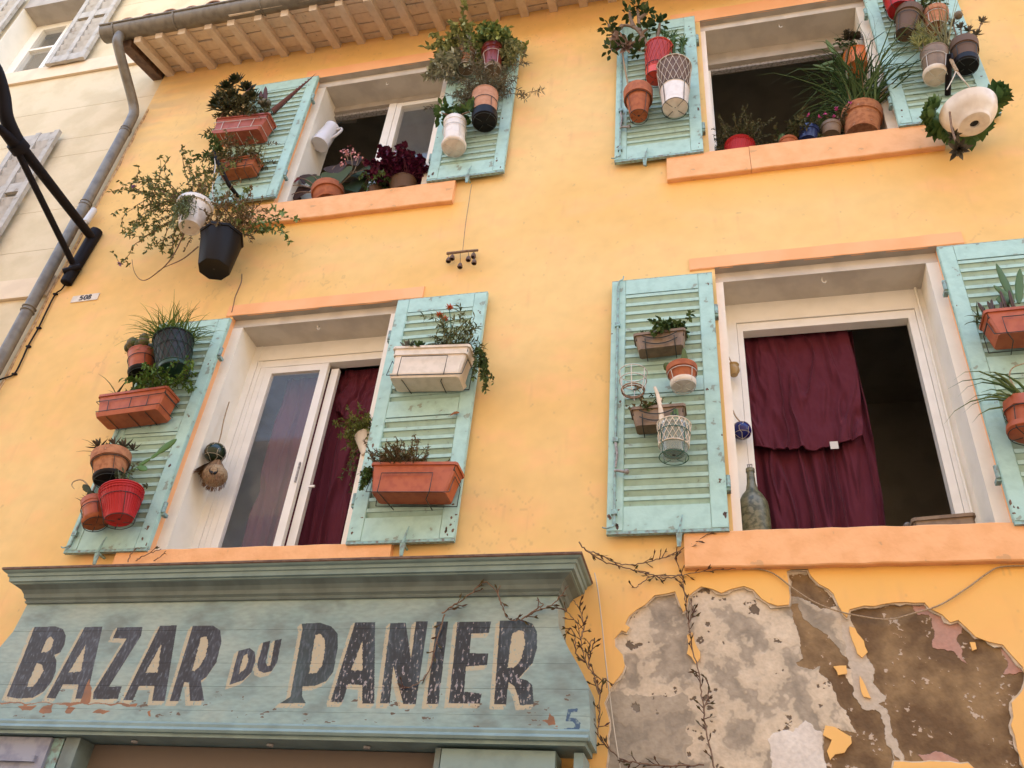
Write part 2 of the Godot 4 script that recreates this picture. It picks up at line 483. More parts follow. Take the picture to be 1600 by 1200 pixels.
# the old mortar where the render has come off: blotches, mortar, filler and pink remains
func patch_material(o: Vector2, sz: Vector2) -> StandardMaterial3D:
	var w := 960
	var h := 620
	var im := Image.create(w, h, false, Image.FORMAT_RGB8)
	var hi := Image.create(w, h, false, Image.FORMAT_L8)
	var wx := noise(61, 5.0, 4)
	var wy := noise(62, 5.0, 4)
	var n1 := noise(63, 3.2, 5)
	var n2 := noise(64, 9.0, 4)
	var n3 := noise(65, 34.0, 3)
	var mortar := [PackedVector2Array([Vector2(0.2424, 3.476), Vector2(0.2673, 3.467), Vector2(0.2946, 3.378), Vector2(0.3613, 3.33), Vector2(0.3956, 3.261), Vector2(0.4529, 3.215), Vector2(0.4594, 3.159), Vector2(0.4174, 3.155), Vector2(0.4325, 3.111), Vector2(0.4841, 3.039), Vector2(0.5164, 2.983), Vector2(0.5743, 2.928), Vector2(0.6029, 2.821), Vector2(0.5915, 2.71), Vector2(0.2949, 2.702), Vector2(0.3116, 2.788), Vector2(0.3145, 2.869), Vector2(0.4372, 2.892), Vector2(0.4313, 2.947), Vector2(0.3825, 3.096), Vector2(0.3306, 3.126), Vector2(0.334, 3.155), Vector2(0.229, 3.159), Vector2(0.2651, 3.2), Vector2(0.2604, 3.292), Vector2(0.243, 3.371)]), PackedVector2Array([Vector2(0.237, 3.614), Vector2(0.3567, 3.611), Vector2(0.3939, 3.547), Vector2(0.4546, 3.449), Vector2(0.451, 3.421), Vector2(0.3906, 3.458), Vector2(0.3204, 3.483), Vector2(0.2352, 3.517)]), PackedVector2Array([Vector2(0.4965, 3.44), Vector2(0.8525, 3.466), Vector2(1.26, 3.2), Vector2(1.131, 2.669), Vector2(0.6011, 2.653), Vector2(0.6105, 2.828), Vector2(0.5962, 2.942), Vector2(0.5328, 3.004), Vector2(0.5213, 3.112), Vector2(0.5508, 3.222), Vector2(0.5241, 3.329)])]
	var white := PackedVector2Array([Vector2(0.0937, 2.824), Vector2(0.1657, 2.867), Vector2(0.2211, 2.878), Vector2(0.249, 2.917), Vector2(0.3062, 2.856), Vector2(0.3067, 2.775), Vector2(0.2979, 2.644), Vector2(0.0444, 2.636)])
	var pink := [PackedVector2Array([Vector2(0.7541, 3.46), Vector2(0.8435, 3.455), Vector2(0.9044, 3.376), Vector2(0.9569, 3.368), Vector2(0.992, 3.326), Vector2(0.9716, 3.273), Vector2(0.9619, 3.192), Vector2(0.94, 3.214), Vector2(0.8848, 3.237), Vector2(0.8221, 3.259), Vector2(0.858, 3.327), Vector2(0.8508, 3.38), Vector2(0.7871, 3.408)]), PackedVector2Array([Vector2(1.092, 3.251), Vector2(1.143, 3.221), Vector2(1.197, 3.15), Vector2(1.1, 3.142), Vector2(1.121, 3.178), Vector2(1.109, 3.214)]), PackedVector2Array([Vector2(0.69, 2.77), Vector2(0.8207, 2.767), Vector2(0.8441, 2.729), Vector2(0.7186, 2.72)])]
	var crack := PackedVector2Array([Vector2(0.451, 3.421), Vector2(0.5083, 3.215), Vector2(0.5233, 3.126), Vector2(0.5384, 2.997), Vector2(0.594, 2.929), Vector2(0.6105, 2.828), Vector2(0.6317, 2.763)])
	for j in h:
		var y := o.y + (1.0 - (j + 0.5) / h) * sz.y
		for i in w:
			var x := o.x + (i + 0.5) / w * sz.x
			var p := Vector2(x + wx.get_noise_2d(x, y) * 0.045, y + wy.get_noise_2d(x, y) * 0.045)
			var a := n1.get_noise_2d(x, y)
			var b := n2.get_noise_2d(x, y)
			var g := n3.get_noise_2d(x, y)
			var c := Color(0.62, 0.49, 0.335).lerp(Color(0.52, 0.415, 0.285), clampf(0.5 + a * 1.4, 0.0, 1.0))
			var ht := 0.62
			var wash := smoothstep(-0.02, 0.2, a + b * 0.45 + g * 0.12)
			c = c.lerp(Color(0.29, 0.235, 0.165).lerp(Color(0.38, 0.305, 0.215), clampf(0.5 + b * 1.5, 0.0, 1.0)), wash)
			ht = lerpf(0.62, 0.5, wash)
			c = c.lerp(Color(0.62, 0.5, 0.35), smoothstep(0.25, 0.5, b - a * 0.6) * 0.6)
			if a + b * 0.9 + g * 0.25 < -0.62:
				c = Color(0.17, 0.12, 0.075)
				ht = 0.3
			if y < 3.031 + a * 0.05 and x < -0.2616 + b * 0.05:
				c = c.lerp(Color(0.26, 0.215, 0.155), 0.6)
			var brown := false
			for q in mortar:
				if Geometry2D.is_point_in_polygon(p, q):
					brown = true
			if brown:
				c = Color(0.14, 0.08, 0.034).lerp(Color(0.27, 0.168, 0.075), clampf(0.45 + a * 1.5 + b * 0.3, 0.0, 1.0))
				ht = 0.25 + b * 0.1
				if b + g * 0.7 > 0.62:
					c = Color(0.45, 0.34, 0.24)
					ht = 0.5
			if Geometry2D.is_point_in_polygon(p, white):
				c = Color(0.70, 0.62, 0.52).lerp(Color(0.62, 0.53, 0.43), clampf(0.5 + a, 0.0, 1.0))
				ht = 0.75
			for q in pink:
				if Geometry2D.is_point_in_polygon(p, q):
					c = Color(0.47, 0.245, 0.175).lerp(Color(0.40, 0.23, 0.165), clampf(0.5 + b, 0.0, 1.0))
					ht = 0.6
			for k in crack.size() - 1:
				var q := Geometry2D.get_closest_point_to_segment(p, crack[k], crack[k + 1])
				if p.distance_to(q) < 0.016 + 0.02 * maxf(0.0, n1.get_noise_2d(x * 2.0, 3.0)) + (0.035 if absf(k - 1.6) < 1.0 else 0.0):
					c = Color(0.55, 0.45, 0.33).lerp(Color(0.47, 0.38, 0.28), clampf(0.5 + b, 0.0, 1.0))
					ht = 0.65
			c = c * (1.0 + g * 0.13 + b * 0.10)
			im.set_pixel(i, j, c.linear_to_srgb())
			var hv := clampf(ht + g * 0.07 + b * 0.1, 0.0, 1.0)
			hi.set_pixel(i, j, Color(hv, hv, hv))
	var m := mat(Color.WHITE, 0.95)
	m.albedo_texture = ImageTexture.create_from_image(im)
	m.texture_repeat = false
	m.heightmap_enabled = true
	m.heightmap_texture = ImageTexture.create_from_image(hi)
	m.heightmap_scale = 1.2
	return m

# ---------- the house ----------
var HOLES := [Rect2(-3.416, 3.84, 1.29, 1.87), Rect2(-0.005, 3.84, 1.311, 1.885), Rect2(-3.42, 6.885, 1.30, 1.725), Rect2(0.016, 6.845, 1.29, 1.71)]

func front_quad(b: MB, r: Rect2, o: Vector2, sz: Vector2) -> void:
	var uv := func(x: float, y: float) -> Vector2:
		return Vector2((x - o.x) / sz.x, 1.0 - (y - o.y) / sz.y)
	var nx := maxi(1, int(r.size.x / 0.25))
	var ny := maxi(1, int(r.size.y / 0.25))
	for j in ny:
		for i in nx:
			var x0 := r.position.x + r.size.x * i / nx
			var x1 := r.position.x + r.size.x * (i + 1) / nx
			var y0 := r.position.y + r.size.y * j / ny
			var y1 := r.position.y + r.size.y * (j + 1) / ny
			b.quad(Vector3(x0, y0, 0), Vector3(x1, y0, 0), Vector3(x1, y1, 0), Vector3(x0, y1, 0), uv.call(x0, y0), uv.call(x1, y0), uv.call(x1, y1), uv.call(x0, y1))

# a rectangle with a hole, joined by a slit so that they make one polygon
func holed(pr: Rect2, hole: PackedVector2Array) -> PackedVector2Array:
	var cut := Geometry2D.clip_polygons(PackedVector2Array([pr.position, Vector2(pr.end.x, pr.position.y), pr.end, Vector2(pr.position.x, pr.end.y)]), hole)
	var outer := PackedVector2Array()
	for q in cut:
		if not Geometry2D.is_polygon_clockwise(q):
			outer = q
	if cut.size() < 2:
		return outer
	var inner := hole.duplicate()
	if not Geometry2D.is_polygon_clockwise(inner):
		inner.reverse()
	var k0 := 0
	for k in inner.size():
		if inner[k].x < inner[k0].x:
			k0 = k
	var key := PackedVector2Array([Vector2(pr.position.x, inner[k0].y + 0.0004), Vector2(pr.position.x, pr.end.y), Vector2(pr.end.x, pr.end.y), Vector2(pr.end.x, pr.position.y), pr.position, Vector2(pr.position.x, inner[k0].y - 0.0004)])
	key.reverse()
	var loop := PackedVector2Array()
	for k in inner.size():
		loop.append(inner[(k0 + k) % inner.size()])
	loop[0] += Vector2(0, 0.0004)
	loop.append(inner[k0] - Vector2(0, 0.0004))
	key.append_array(loop)
	return key

func build_house() -> Node3D:
	var t := thing("yellow_house", "sun-yellow rendered house front with pale blue louvred shutters and four windows", "house")
	var o := Vector2(-5.19, 0.0)
	var sz := Vector2(9.2, 9.3)
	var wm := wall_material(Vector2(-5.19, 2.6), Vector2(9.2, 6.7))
	var uvo := Vector2(-5.19, 2.6)
	var uvs := Vector2(9.2, 6.7)
	var b := MB.new()
	var pr := Rect2(-0.72, 2.3, 2.3, 1.335)  # where the render has fallen off
	var xs := [-5.19, -3.42, -3.416, -2.126, -2.12, -0.72, -0.005, 0.016, 1.306, 1.58, 4.01]
	var ys := [0.0, 2.3, 3.635, 3.84, 5.71, 5.725, 6.845, 6.885, 8.555, 8.61, 9.3]
	for i in xs.size() - 1:
		for j in ys.size() - 1:
			var r := Rect2(xs[i], ys[j], xs[i + 1] - xs[i], ys[j + 1] - ys[j])
			var c := r.get_center()
			var open := pr.has_point(c)
			for q in HOLES:
				if q.has_point(c):
					open = true
			if r.position.y < 2.2 and c.x > -4.2 and c.x < -0.7:
				open = true
			if not open:
				front_quad(b, r, uvo, uvs)
	# the render round the bare patch, cut out with its ragged edge
	var hole := ragged(PackedVector2Array([Vector2(-0.6304, 2.788), Vector2(-0.628, 2.896), Vector2(-0.6531, 2.977), Vector2(-0.6264, 3.045), Vector2(-0.5678, 3.122), Vector2(-0.5566, 3.153), Vector2(-0.5687, 3.208), Vector2(-0.6043, 3.248), Vector2(-0.6088, 3.289), Vector2(-0.5739, 3.33), Vector2(-0.5502, 3.32), Vector2(-0.5346, 3.346), Vector2(-0.5584, 3.362), Vector2(-0.5389, 3.404), Vector2(-0.4595, 3.462), Vector2(-0.4115, 3.512), Vector2(-0.3081, 3.531), Vector2(-0.2936, 3.484), Vector2(-0.272, 3.421), Vector2(-0.2559, 3.442), Vector2(-0.242, 3.509), Vector2(-0.1817, 3.555), Vector2(-0.1278, 3.541), Vector2(-0.0826, 3.519), Vector2(-0.0353, 3.539), Vector2(0.0269, 3.553), Vector2(0.0712, 3.533), Vector2(0.1054, 3.486), Vector2(0.1336, 3.465), Vector2(0.1768, 3.448), Vector2(0.2291, 3.453), Vector2(0.2379, 3.584), Vector2(0.2352, 3.627), Vector2(0.2543, 3.636), Vector2(0.337, 3.636), Vector2(0.3479, 3.599), Vector2(0.3801, 3.556), Vector2(0.4212, 3.53), Vector2(0.44, 3.506), Vector2(0.4546, 3.449), Vector2(0.4704, 3.404), Vector2(0.4858, 3.386), Vector2(0.5018, 3.425), Vector2(0.5683, 3.443), Vector2(0.6542, 3.45), Vector2(0.7537, 3.458), Vector2(0.8366, 3.455), Vector2(0.8524, 3.427), Vector2(0.9012, 3.395), Vector2(0.9277, 3.357), Vector2(0.9636, 3.368), Vector2(0.9902, 3.333), Vector2(1.021, 3.288), Vector2(1.069, 3.265), Vector2(1.124, 3.251), Vector2(1.151, 3.2), Vector2(1.181, 3.15), Vector2(1.181, 3.094), Vector2(1.137, 3.028), Vector2(1.102, 2.997), Vector2(1.095, 2.936), Vector2(1.078, 2.903), Vector2(1.083, 2.857), Vector2(1.08, 2.805), Vector2(1.085, 2.748), Vector2(1.095, 2.692), Vector2(0.9441, 2.683), Vector2(0.8778, 2.744), Vector2(0.5903, 2.742), Vector2(0.5783, 2.706), Vector2(0.5163, 2.632), Vector2(-0.0049, 2.602), Vector2(-0.6552, 2.595), Vector2(-0.6392, 2.684)]), 0.035, 0.012, 70)
	var outer := holed(pr, hole)
	if Geometry2D.triangulate_polygon(outer).is_empty():
		print("peel outline cannot be triangulated")
	b.prism(outer, -0.008, 0.0, Vector2(uvo.x, uvo.y + uvs.y), Vector2(1.0 / uvs.x, -1.0 / uvs.y), false)
	for isl in [PackedVector2Array([Vector2(-0.2586, 3.307), Vector2(-0.233, 3.323), Vector2(-0.2232, 3.279), Vector2(-0.199, 3.224), Vector2(-0.2121, 3.177), Vector2(-0.2235, 3.169), Vector2(-0.2411, 3.2), Vector2(-0.2616, 3.216), Vector2(-0.2548, 3.24)]), PackedVector2Array([Vector2(0.4911, 3.345), Vector2(0.5147, 3.337), Vector2(0.5445, 3.275), Vector2(0.5542, 3.222), Vector2(0.5264, 3.196), Vector2(0.5083, 3.215), Vector2(0.4958, 3.276)]), PackedVector2Array([Vector2(0.5043, 3.111), Vector2(0.5219, 3.068), Vector2(0.5371, 3.011), Vector2(0.508, 3.018), Vector2(0.5006, 3.061)]), PackedVector2Array([Vector2(0.3155, 2.849), Vector2(0.3304, 2.89), Vector2(0.3697, 2.884), Vector2(0.4308, 2.844), Vector2(0.4305, 2.817), Vector2(0.3957, 2.777), Vector2(0.3554, 2.769), Vector2(0.3328, 2.745), Vector2(0.3241, 2.782), Vector2(0.3497, 2.829)]), PackedVector2Array([Vector2(0.9935, 3.267), Vector2(1.015, 3.267), Vector2(1.015, 3.235), Vector2(0.9955, 3.229)]), PackedVector2Array([Vector2(0.3966, 3.155), Vector2(0.4525, 3.159), Vector2(0.451, 3.122), Vector2(0.4123, 3.115)]), PackedVector2Array([Vector2(-0.6704, 2.91), Vector2(-0.6402, 2.903), Vector2(-0.6324, 2.817), Vector2(-0.641, 2.767), Vector2(-0.6687, 2.788)])]:
		b.prism(ragged(isl, 0.02, 0.008, 71), -0.018, -0.009, Vector2(uvo.x, uvo.y + uvs.y), Vector2(1.0 / uvs.x, -1.0 / uvs.y), false)
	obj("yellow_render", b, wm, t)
	# the pale undercoat that shows as a thin broken rim
	var rims := Geometry2D.offset_polygon(hole, -0.007)
	var rim := PackedVector2Array()
	for q in rims:
		if q.size() > rim.size():
			rim = q
	var under := holed(pr, ragged(rim, 0.022, 0.028, 73))
	b = MB.new()
	if Geometry2D.triangulate_polygon(under).size():
		b.prism(under, -0.018, -0.0085, Vector2.ZERO, Vector2.ONE, false)
		obj("undercoat", b, M.undercoat, t)
	b = MB.new()
	b.quad(Vector3(pr.position.x, pr.position.y, -0.018), Vector3(pr.end.x, pr.position.y, -0.018), Vector3(pr.end.x, pr.end.y, -0.018), Vector3(pr.position.x, pr.end.y, -0.018))
	tag(obj("bare_mortar", b, patch_material(pr.position, pr.size), t), "bare grey and brown mortar where the yellow render fell off")
	# the inside skin of the wall, roof and sides
	b = MB.new()
	for i in xs.size() - 1:
		for j in ys.size() - 1:
			var r := Rect2(xs[i], ys[j], xs[i + 1] - xs[i], ys[j + 1] - ys[j])
			var open := false
			for q in HOLES:
				if q.has_point(r.get_center()):
					open = true
			if r.position.y < 2.2 and r.get_center().x > -4.2 and r.get_center().x < -0.7:
				open = true
			if not open:
				b.quad(Vector3(r.end.x, r.position.y, -0.36), Vector3(r.position.x, r.position.y, -0.36), Vector3(r.position.x, r.end.y, -0.36), Vector3(r.end.x, r.end.y, -0.36))
	obj("inner_wall", b, M.dark_room, t)
	for q in [[Vector3(-5.19, 0, -6.0), Vector3(-5.17, 9.3, -0.001)], [Vector3(3.99, 0, -6.0), Vector3(4.01, 9.3, -0.001)], [Vector3(-5.17, 0, -6.0), Vector3(3.99, 9.3, -5.9)], [Vector3(-5.17, 9.24, -5.9), Vector3(3.99, 9.3, -0.001)], [Vector3(-5.17, 3.0, -5.9), Vector3(3.99, 3.2, -0.365)], [Vector3(-5.17, 6.08, -5.9), Vector3(3.99, 6.24, -0.365)], [Vector3(-1.3, 0, -5.9), Vector3(-1.2, 9.24, -0.365)], [Vector3(-5.17, 0.0, -2.2), Vector3(3.99, 9.24, -2.1)]]:
		bx("inner_wall", q[0], q[1], M.dark_room, t)
	build_windows(t)
	build_shutters(t)
	build_eaves(t)
	return t

func build_windows(t: Node3D) -> void:
	var inner := [[-3.338, -2.20, 5.640], [0.041, 1.238, 5.646], [-3.339, -2.19, 8.532], [0.054, 1.224, 8.482]]
	for k in 4:
		var h: Rect2 = HOLES[k]
		var a: float = inner[k][0]
		var z: float = inner[k][1]
		var top: float = inner[k][2]
		var w := Node3D.new()
		w.name = numbered("window", t)
		t.add_child(w, true)
		var lo := h.position.y
		var hx := h.end.x
		# painted face of the opening, set back from the render; its cheeks and lintel go back to the frame
		var f := -0.045
		var bk := -0.36
		bx("surround", Vector3(h.position.x, lo - 0.05, bk), Vector3(a, top, f), M.white_paint, w)
		bx("surround", Vector3(z, lo - 0.05, bk), Vector3(hx, top, f), M.white_paint, w)
		bx("lintel", Vector3(h.position.x, top, bk), Vector3(hx, h.end.y + 0.02, f), M.white_plaster, w)
		bx("ledge", Vector3(a, lo - 0.12, bk), Vector3(z, lo - 0.012, -0.002), M.soffit_plaster, w)
		var b := MB.new()
		b.quad(Vector3(h.position.x, lo, f), Vector3(h.position.x, lo, 0.0), Vector3(h.position.x, h.end.y, 0.0), Vector3(h.position.x, h.end.y, f))
		obj("rebate", b, M.peach, w)
		b = MB.new()
		b.quad(Vector3(hx, lo, 0.0), Vector3(hx, lo, f), Vector3(hx, h.end.y, f), Vector3(hx, h.end.y, 0.0))
		obj("rebate", b, M.peach, w)
		b = MB.new()
		b.quad(Vector3(hx, h.end.y, f), Vector3(h.position.x, h.end.y, f), Vector3(h.position.x, h.end.y, 0.012), Vector3(hx, h.end.y, 0.012))
		obj("drip_edge", b, M.soffit_plaster, w)
		b = MB.new()
		var hk := Vector3((a + z) * 0.5, top, -0.09)
		b.tube(arc_pts([hk, hk + Vector3(0.0, -0.03, 0.0), hk + Vector3(0.012, -0.045, 0.0), hk + Vector3(0.022, -0.03, 0.0)], 4), 0.0045, -1, 5)
		obj("hook", b, M.wire_white, w)
		window_joinery(k, w, a, z, lo, top)
		# sill below and painted band above
		if k == 0:
			wbar(t, "window_sill", Vector3(-3.605, 3.64, 0.0), Vector3(-1.85, 3.835, 0.04), M.peach_sill, 81)
			wbar(t, "window_band", Vector3(-3.466, 5.71, 0.0), Vector3(-1.967, 5.822, 0.012), M.peach, 82)
		elif k == 1:
			wbar(t, "window_sill", Vector3(-0.254, 3.639, 0.0), Vector3(1.62, 3.839, 0.04), M.peach_sill, 83)
			wbar(t, "window_band", Vector3(-0.162, 5.725, 0.0), Vector3(1.461, 5.833, 0.012), M.peach, 84)
		elif k == 2:
			wbar(t, "window_sill", Vector3(-3.62, 6.655, 0.0), Vector3(-1.87, 6.885, 0.04), M.peach_sill, 85)
			wbar(t, "window_band", Vector3(-3.55, 8.61, 0.0), Vector3(-1.98, 8.76, 0.006), M.peach, 86)
		else:
			wbar(t, "window_sill", Vector3(-0.285, 6.595, 0.0), Vector3(0.285, 6.843, 0.039), M.peach_sill, 87)
			wbar(t, "window_sill", Vector3(0.288, 6.597, 0.0), Vector3(1.517, 6.845, 0.04), M.peach_sill, 88)
			wbar(t, "window_band", Vector3(-0.22, 8.555, 0.0), Vector3(1.5, 8.72, 0.006), M.peach, 89)

# a rendered bar with slightly uneven, softened edges
func wbar(par: Node, called: String, lo: Vector3, hi: Vector3, m: Material, sd: int) -> void:
	var f := noise(sd, 4.0, 3)
	var b := MB.new()
	var n := maxi(2, int((hi.x - lo.x) / 0.06))
	var e := 0.006
	for k in n:
		var xa := lerpf(lo.x, hi.x, float(k) / n)
		var xb := lerpf(lo.x, hi.x, float(k + 1) / n)
		var sec := func(x: float) -> Array:
			var d := f.get_noise_2d(x, 0.0) * 0.006
			var g := f.get_noise_2d(x, 9.0) * 0.006
			return [Vector3(x, lo.y + d, lo.z), Vector3(x, lo.y + d, hi.z - e), Vector3(x, lo.y + e + d, hi.z), Vector3(x, hi.y - e + g, hi.z), Vector3(x, hi.y + g, hi.z - e), Vector3(x, hi.y + g, lo.z)]
		var p: Array = sec.call(xa)
		var q: Array = sec.call(xb)
		for s in 5:
			b.quad(p[s], q[s], q[s + 1], p[s + 1])
		if k == 0:
			for s in range(1, 5):
				b.tri(p[0], p[s], p[s + 1])
		if k == n - 1:
			for s in range(1, 5):
				b.tri(q[0], q[s + 1], q[s])
	obj(called, b, m, par)

func sash(w: Node3D, lo: Vector3, hi: Vector3, st: float, glass: Material = M.glass, glazed := true) -> void:
	var s := Node3D.new()
	s.name = numbered("sash", w)
	var b := MB.new()
	b.box(lo, Vector3(lo.x + st, hi.y, hi.z))
	b.box(Vector3(hi.x - st, lo.y, lo.z), hi)
	b.box(Vector3(lo.x + st, hi.y - st, lo.z), Vector3(hi.x - st, hi.y, hi.z - 0.002))
	b.box(Vector3(lo.x + st, lo.y, lo.z), Vector3(hi.x - st, lo.y + st, hi.z - 0.002))
	obj("sash_frame", b, M.frame_white, w)
	s.free()
	if glazed:
		b = MB.new()
		var z := (lo.z + hi.z) * 0.5
		b.quad(Vector3(lo.x + st - 0.004, lo.y + st - 0.004, z), Vector3(hi.x - st + 0.004, lo.y + st - 0.004, z), Vector3(hi.x - st + 0.004, hi.y - st + 0.004, z), Vector3(lo.x + st - 0.004, hi.y - st + 0.004, z))
		obj("pane", b, glass, w)

func window_joinery(k: int, w: Node3D, a: float, z: float, lo: float, top: float) -> void:
	var y0 := lo - 0.01
	var f := -0.27
	if k == 1:
		bx("frame_post", Vector3(a, y0, -0.35), Vector3(0.105, top, f), M.frame_white, w)
		bx("frame_post", Vector3(1.172, y0, -0.35), Vector3(z, top, f), M.frame_white, w)
		bx("shutter_box", Vector3(0.105, 5.49, -0.35), Vector3(1.172, top, f + 0.002), M.frame_white, w)
		bx("frame_post", Vector3(0.107, y0, -0.35), Vector3(0.142, 5.486, f - 0.008), M.frame_white, w)
		bx("frame_post", Vector3(1.126, y0, -0.35), Vector3(1.17, 5.486, f - 0.008), M.frame_white, w)
		bx("frame_head", Vector3(0.142, 5.424, -0.35), Vector3(1.126, 5.486, f - 0.008), M.frame_white, w)
		var b := MB.new()
		b.tube(arc_pts([Vector3(1.2, top, f + 0.012), Vector3(1.203, 5.2, f + 0.012), Vector3(1.2, 4.6, f + 0.012), Vector3(1.205, y0, f + 0.012)], 3), 0.008, -1, 6)
		obj("filler_bead", b, M.white_paint, w)
	elif k == 0:
		bx("frame_post", Vector3(a, y0, -0.35), Vector3(-3.285, top, f + 0.004), M.frame_white, w)
		bx("frame_post", Vector3(-3.283, y0, -0.35), Vector3(-3.25, 5.5, f), M.frame_white, w)
		bx("shutter_box", Vector3(-3.285, 5.504, -0.35), Vector3(z, top, f), M.frame_white, w)
		bx("frame_head", Vector3(-3.25, 5.44, -0.35), Vector3(z, 5.5, f - 0.004), M.frame_white, w)
		bx("frame_post", Vector3(-3.249, y0, -0.35), Vector3(-3.207, 5.438, f - 0.004), M.frame_white, w)
		sash(w, Vector3(-3.205, y0, -0.31), Vector3(-2.715, 5.437, f - 0.004), 0.055)
		bx("second_sash_edge", Vector3(-2.705, y0, -0.35), Vector3(-2.648, 5.41, -0.315), M.frame_white, w)
		bx("handle", Vector3(-2.64, 4.42, -0.3), Vector3(-2.60, 4.435, -0.288), M.frame_white, w)
		bx("latch", Vector3(-2.736, 4.45, f - 0.004), Vector3(-2.726, 4.6, f + 0.008), M.steel, w)
	elif k == 2:
		bx("frame_head", Vector3(a, 8.465, -0.35), Vector3(z, top, f), M.soffit_plaster, w)
		bx("rail", Vector3(a, 8.43, -0.35), Vector3(-2.79, 8.463, -0.30), M.steel, w)
		bx("mullion", Vector3(-2.786, y0, -0.35), Vector3(-2.715, 8.463, f), M.frame_white, w)
		sash(w, Vector3(-2.712, y0, -0.34), Vector3(z, 8.462, f - 0.003), 0.05, M.shiny_glass)
	else:
		bx("frame_head", Vector3(a, 8.335, -0.35), Vector3(z, top, f), M.soffit_plaster, w)
		bx("rail", Vector3(a, 8.30, -0.35), Vector3(z, 8.333, -0.31), M.steel, w)
		bx("frame_post", Vector3(a, y0, -0.35), Vector3(0.075, 8.30, -0.3), M.frame_white, w)
		bx("frame_post", Vector3(z - 0.03, y0, -0.35), Vector3(z, 8.30, -0.3), M.frame_white, w)

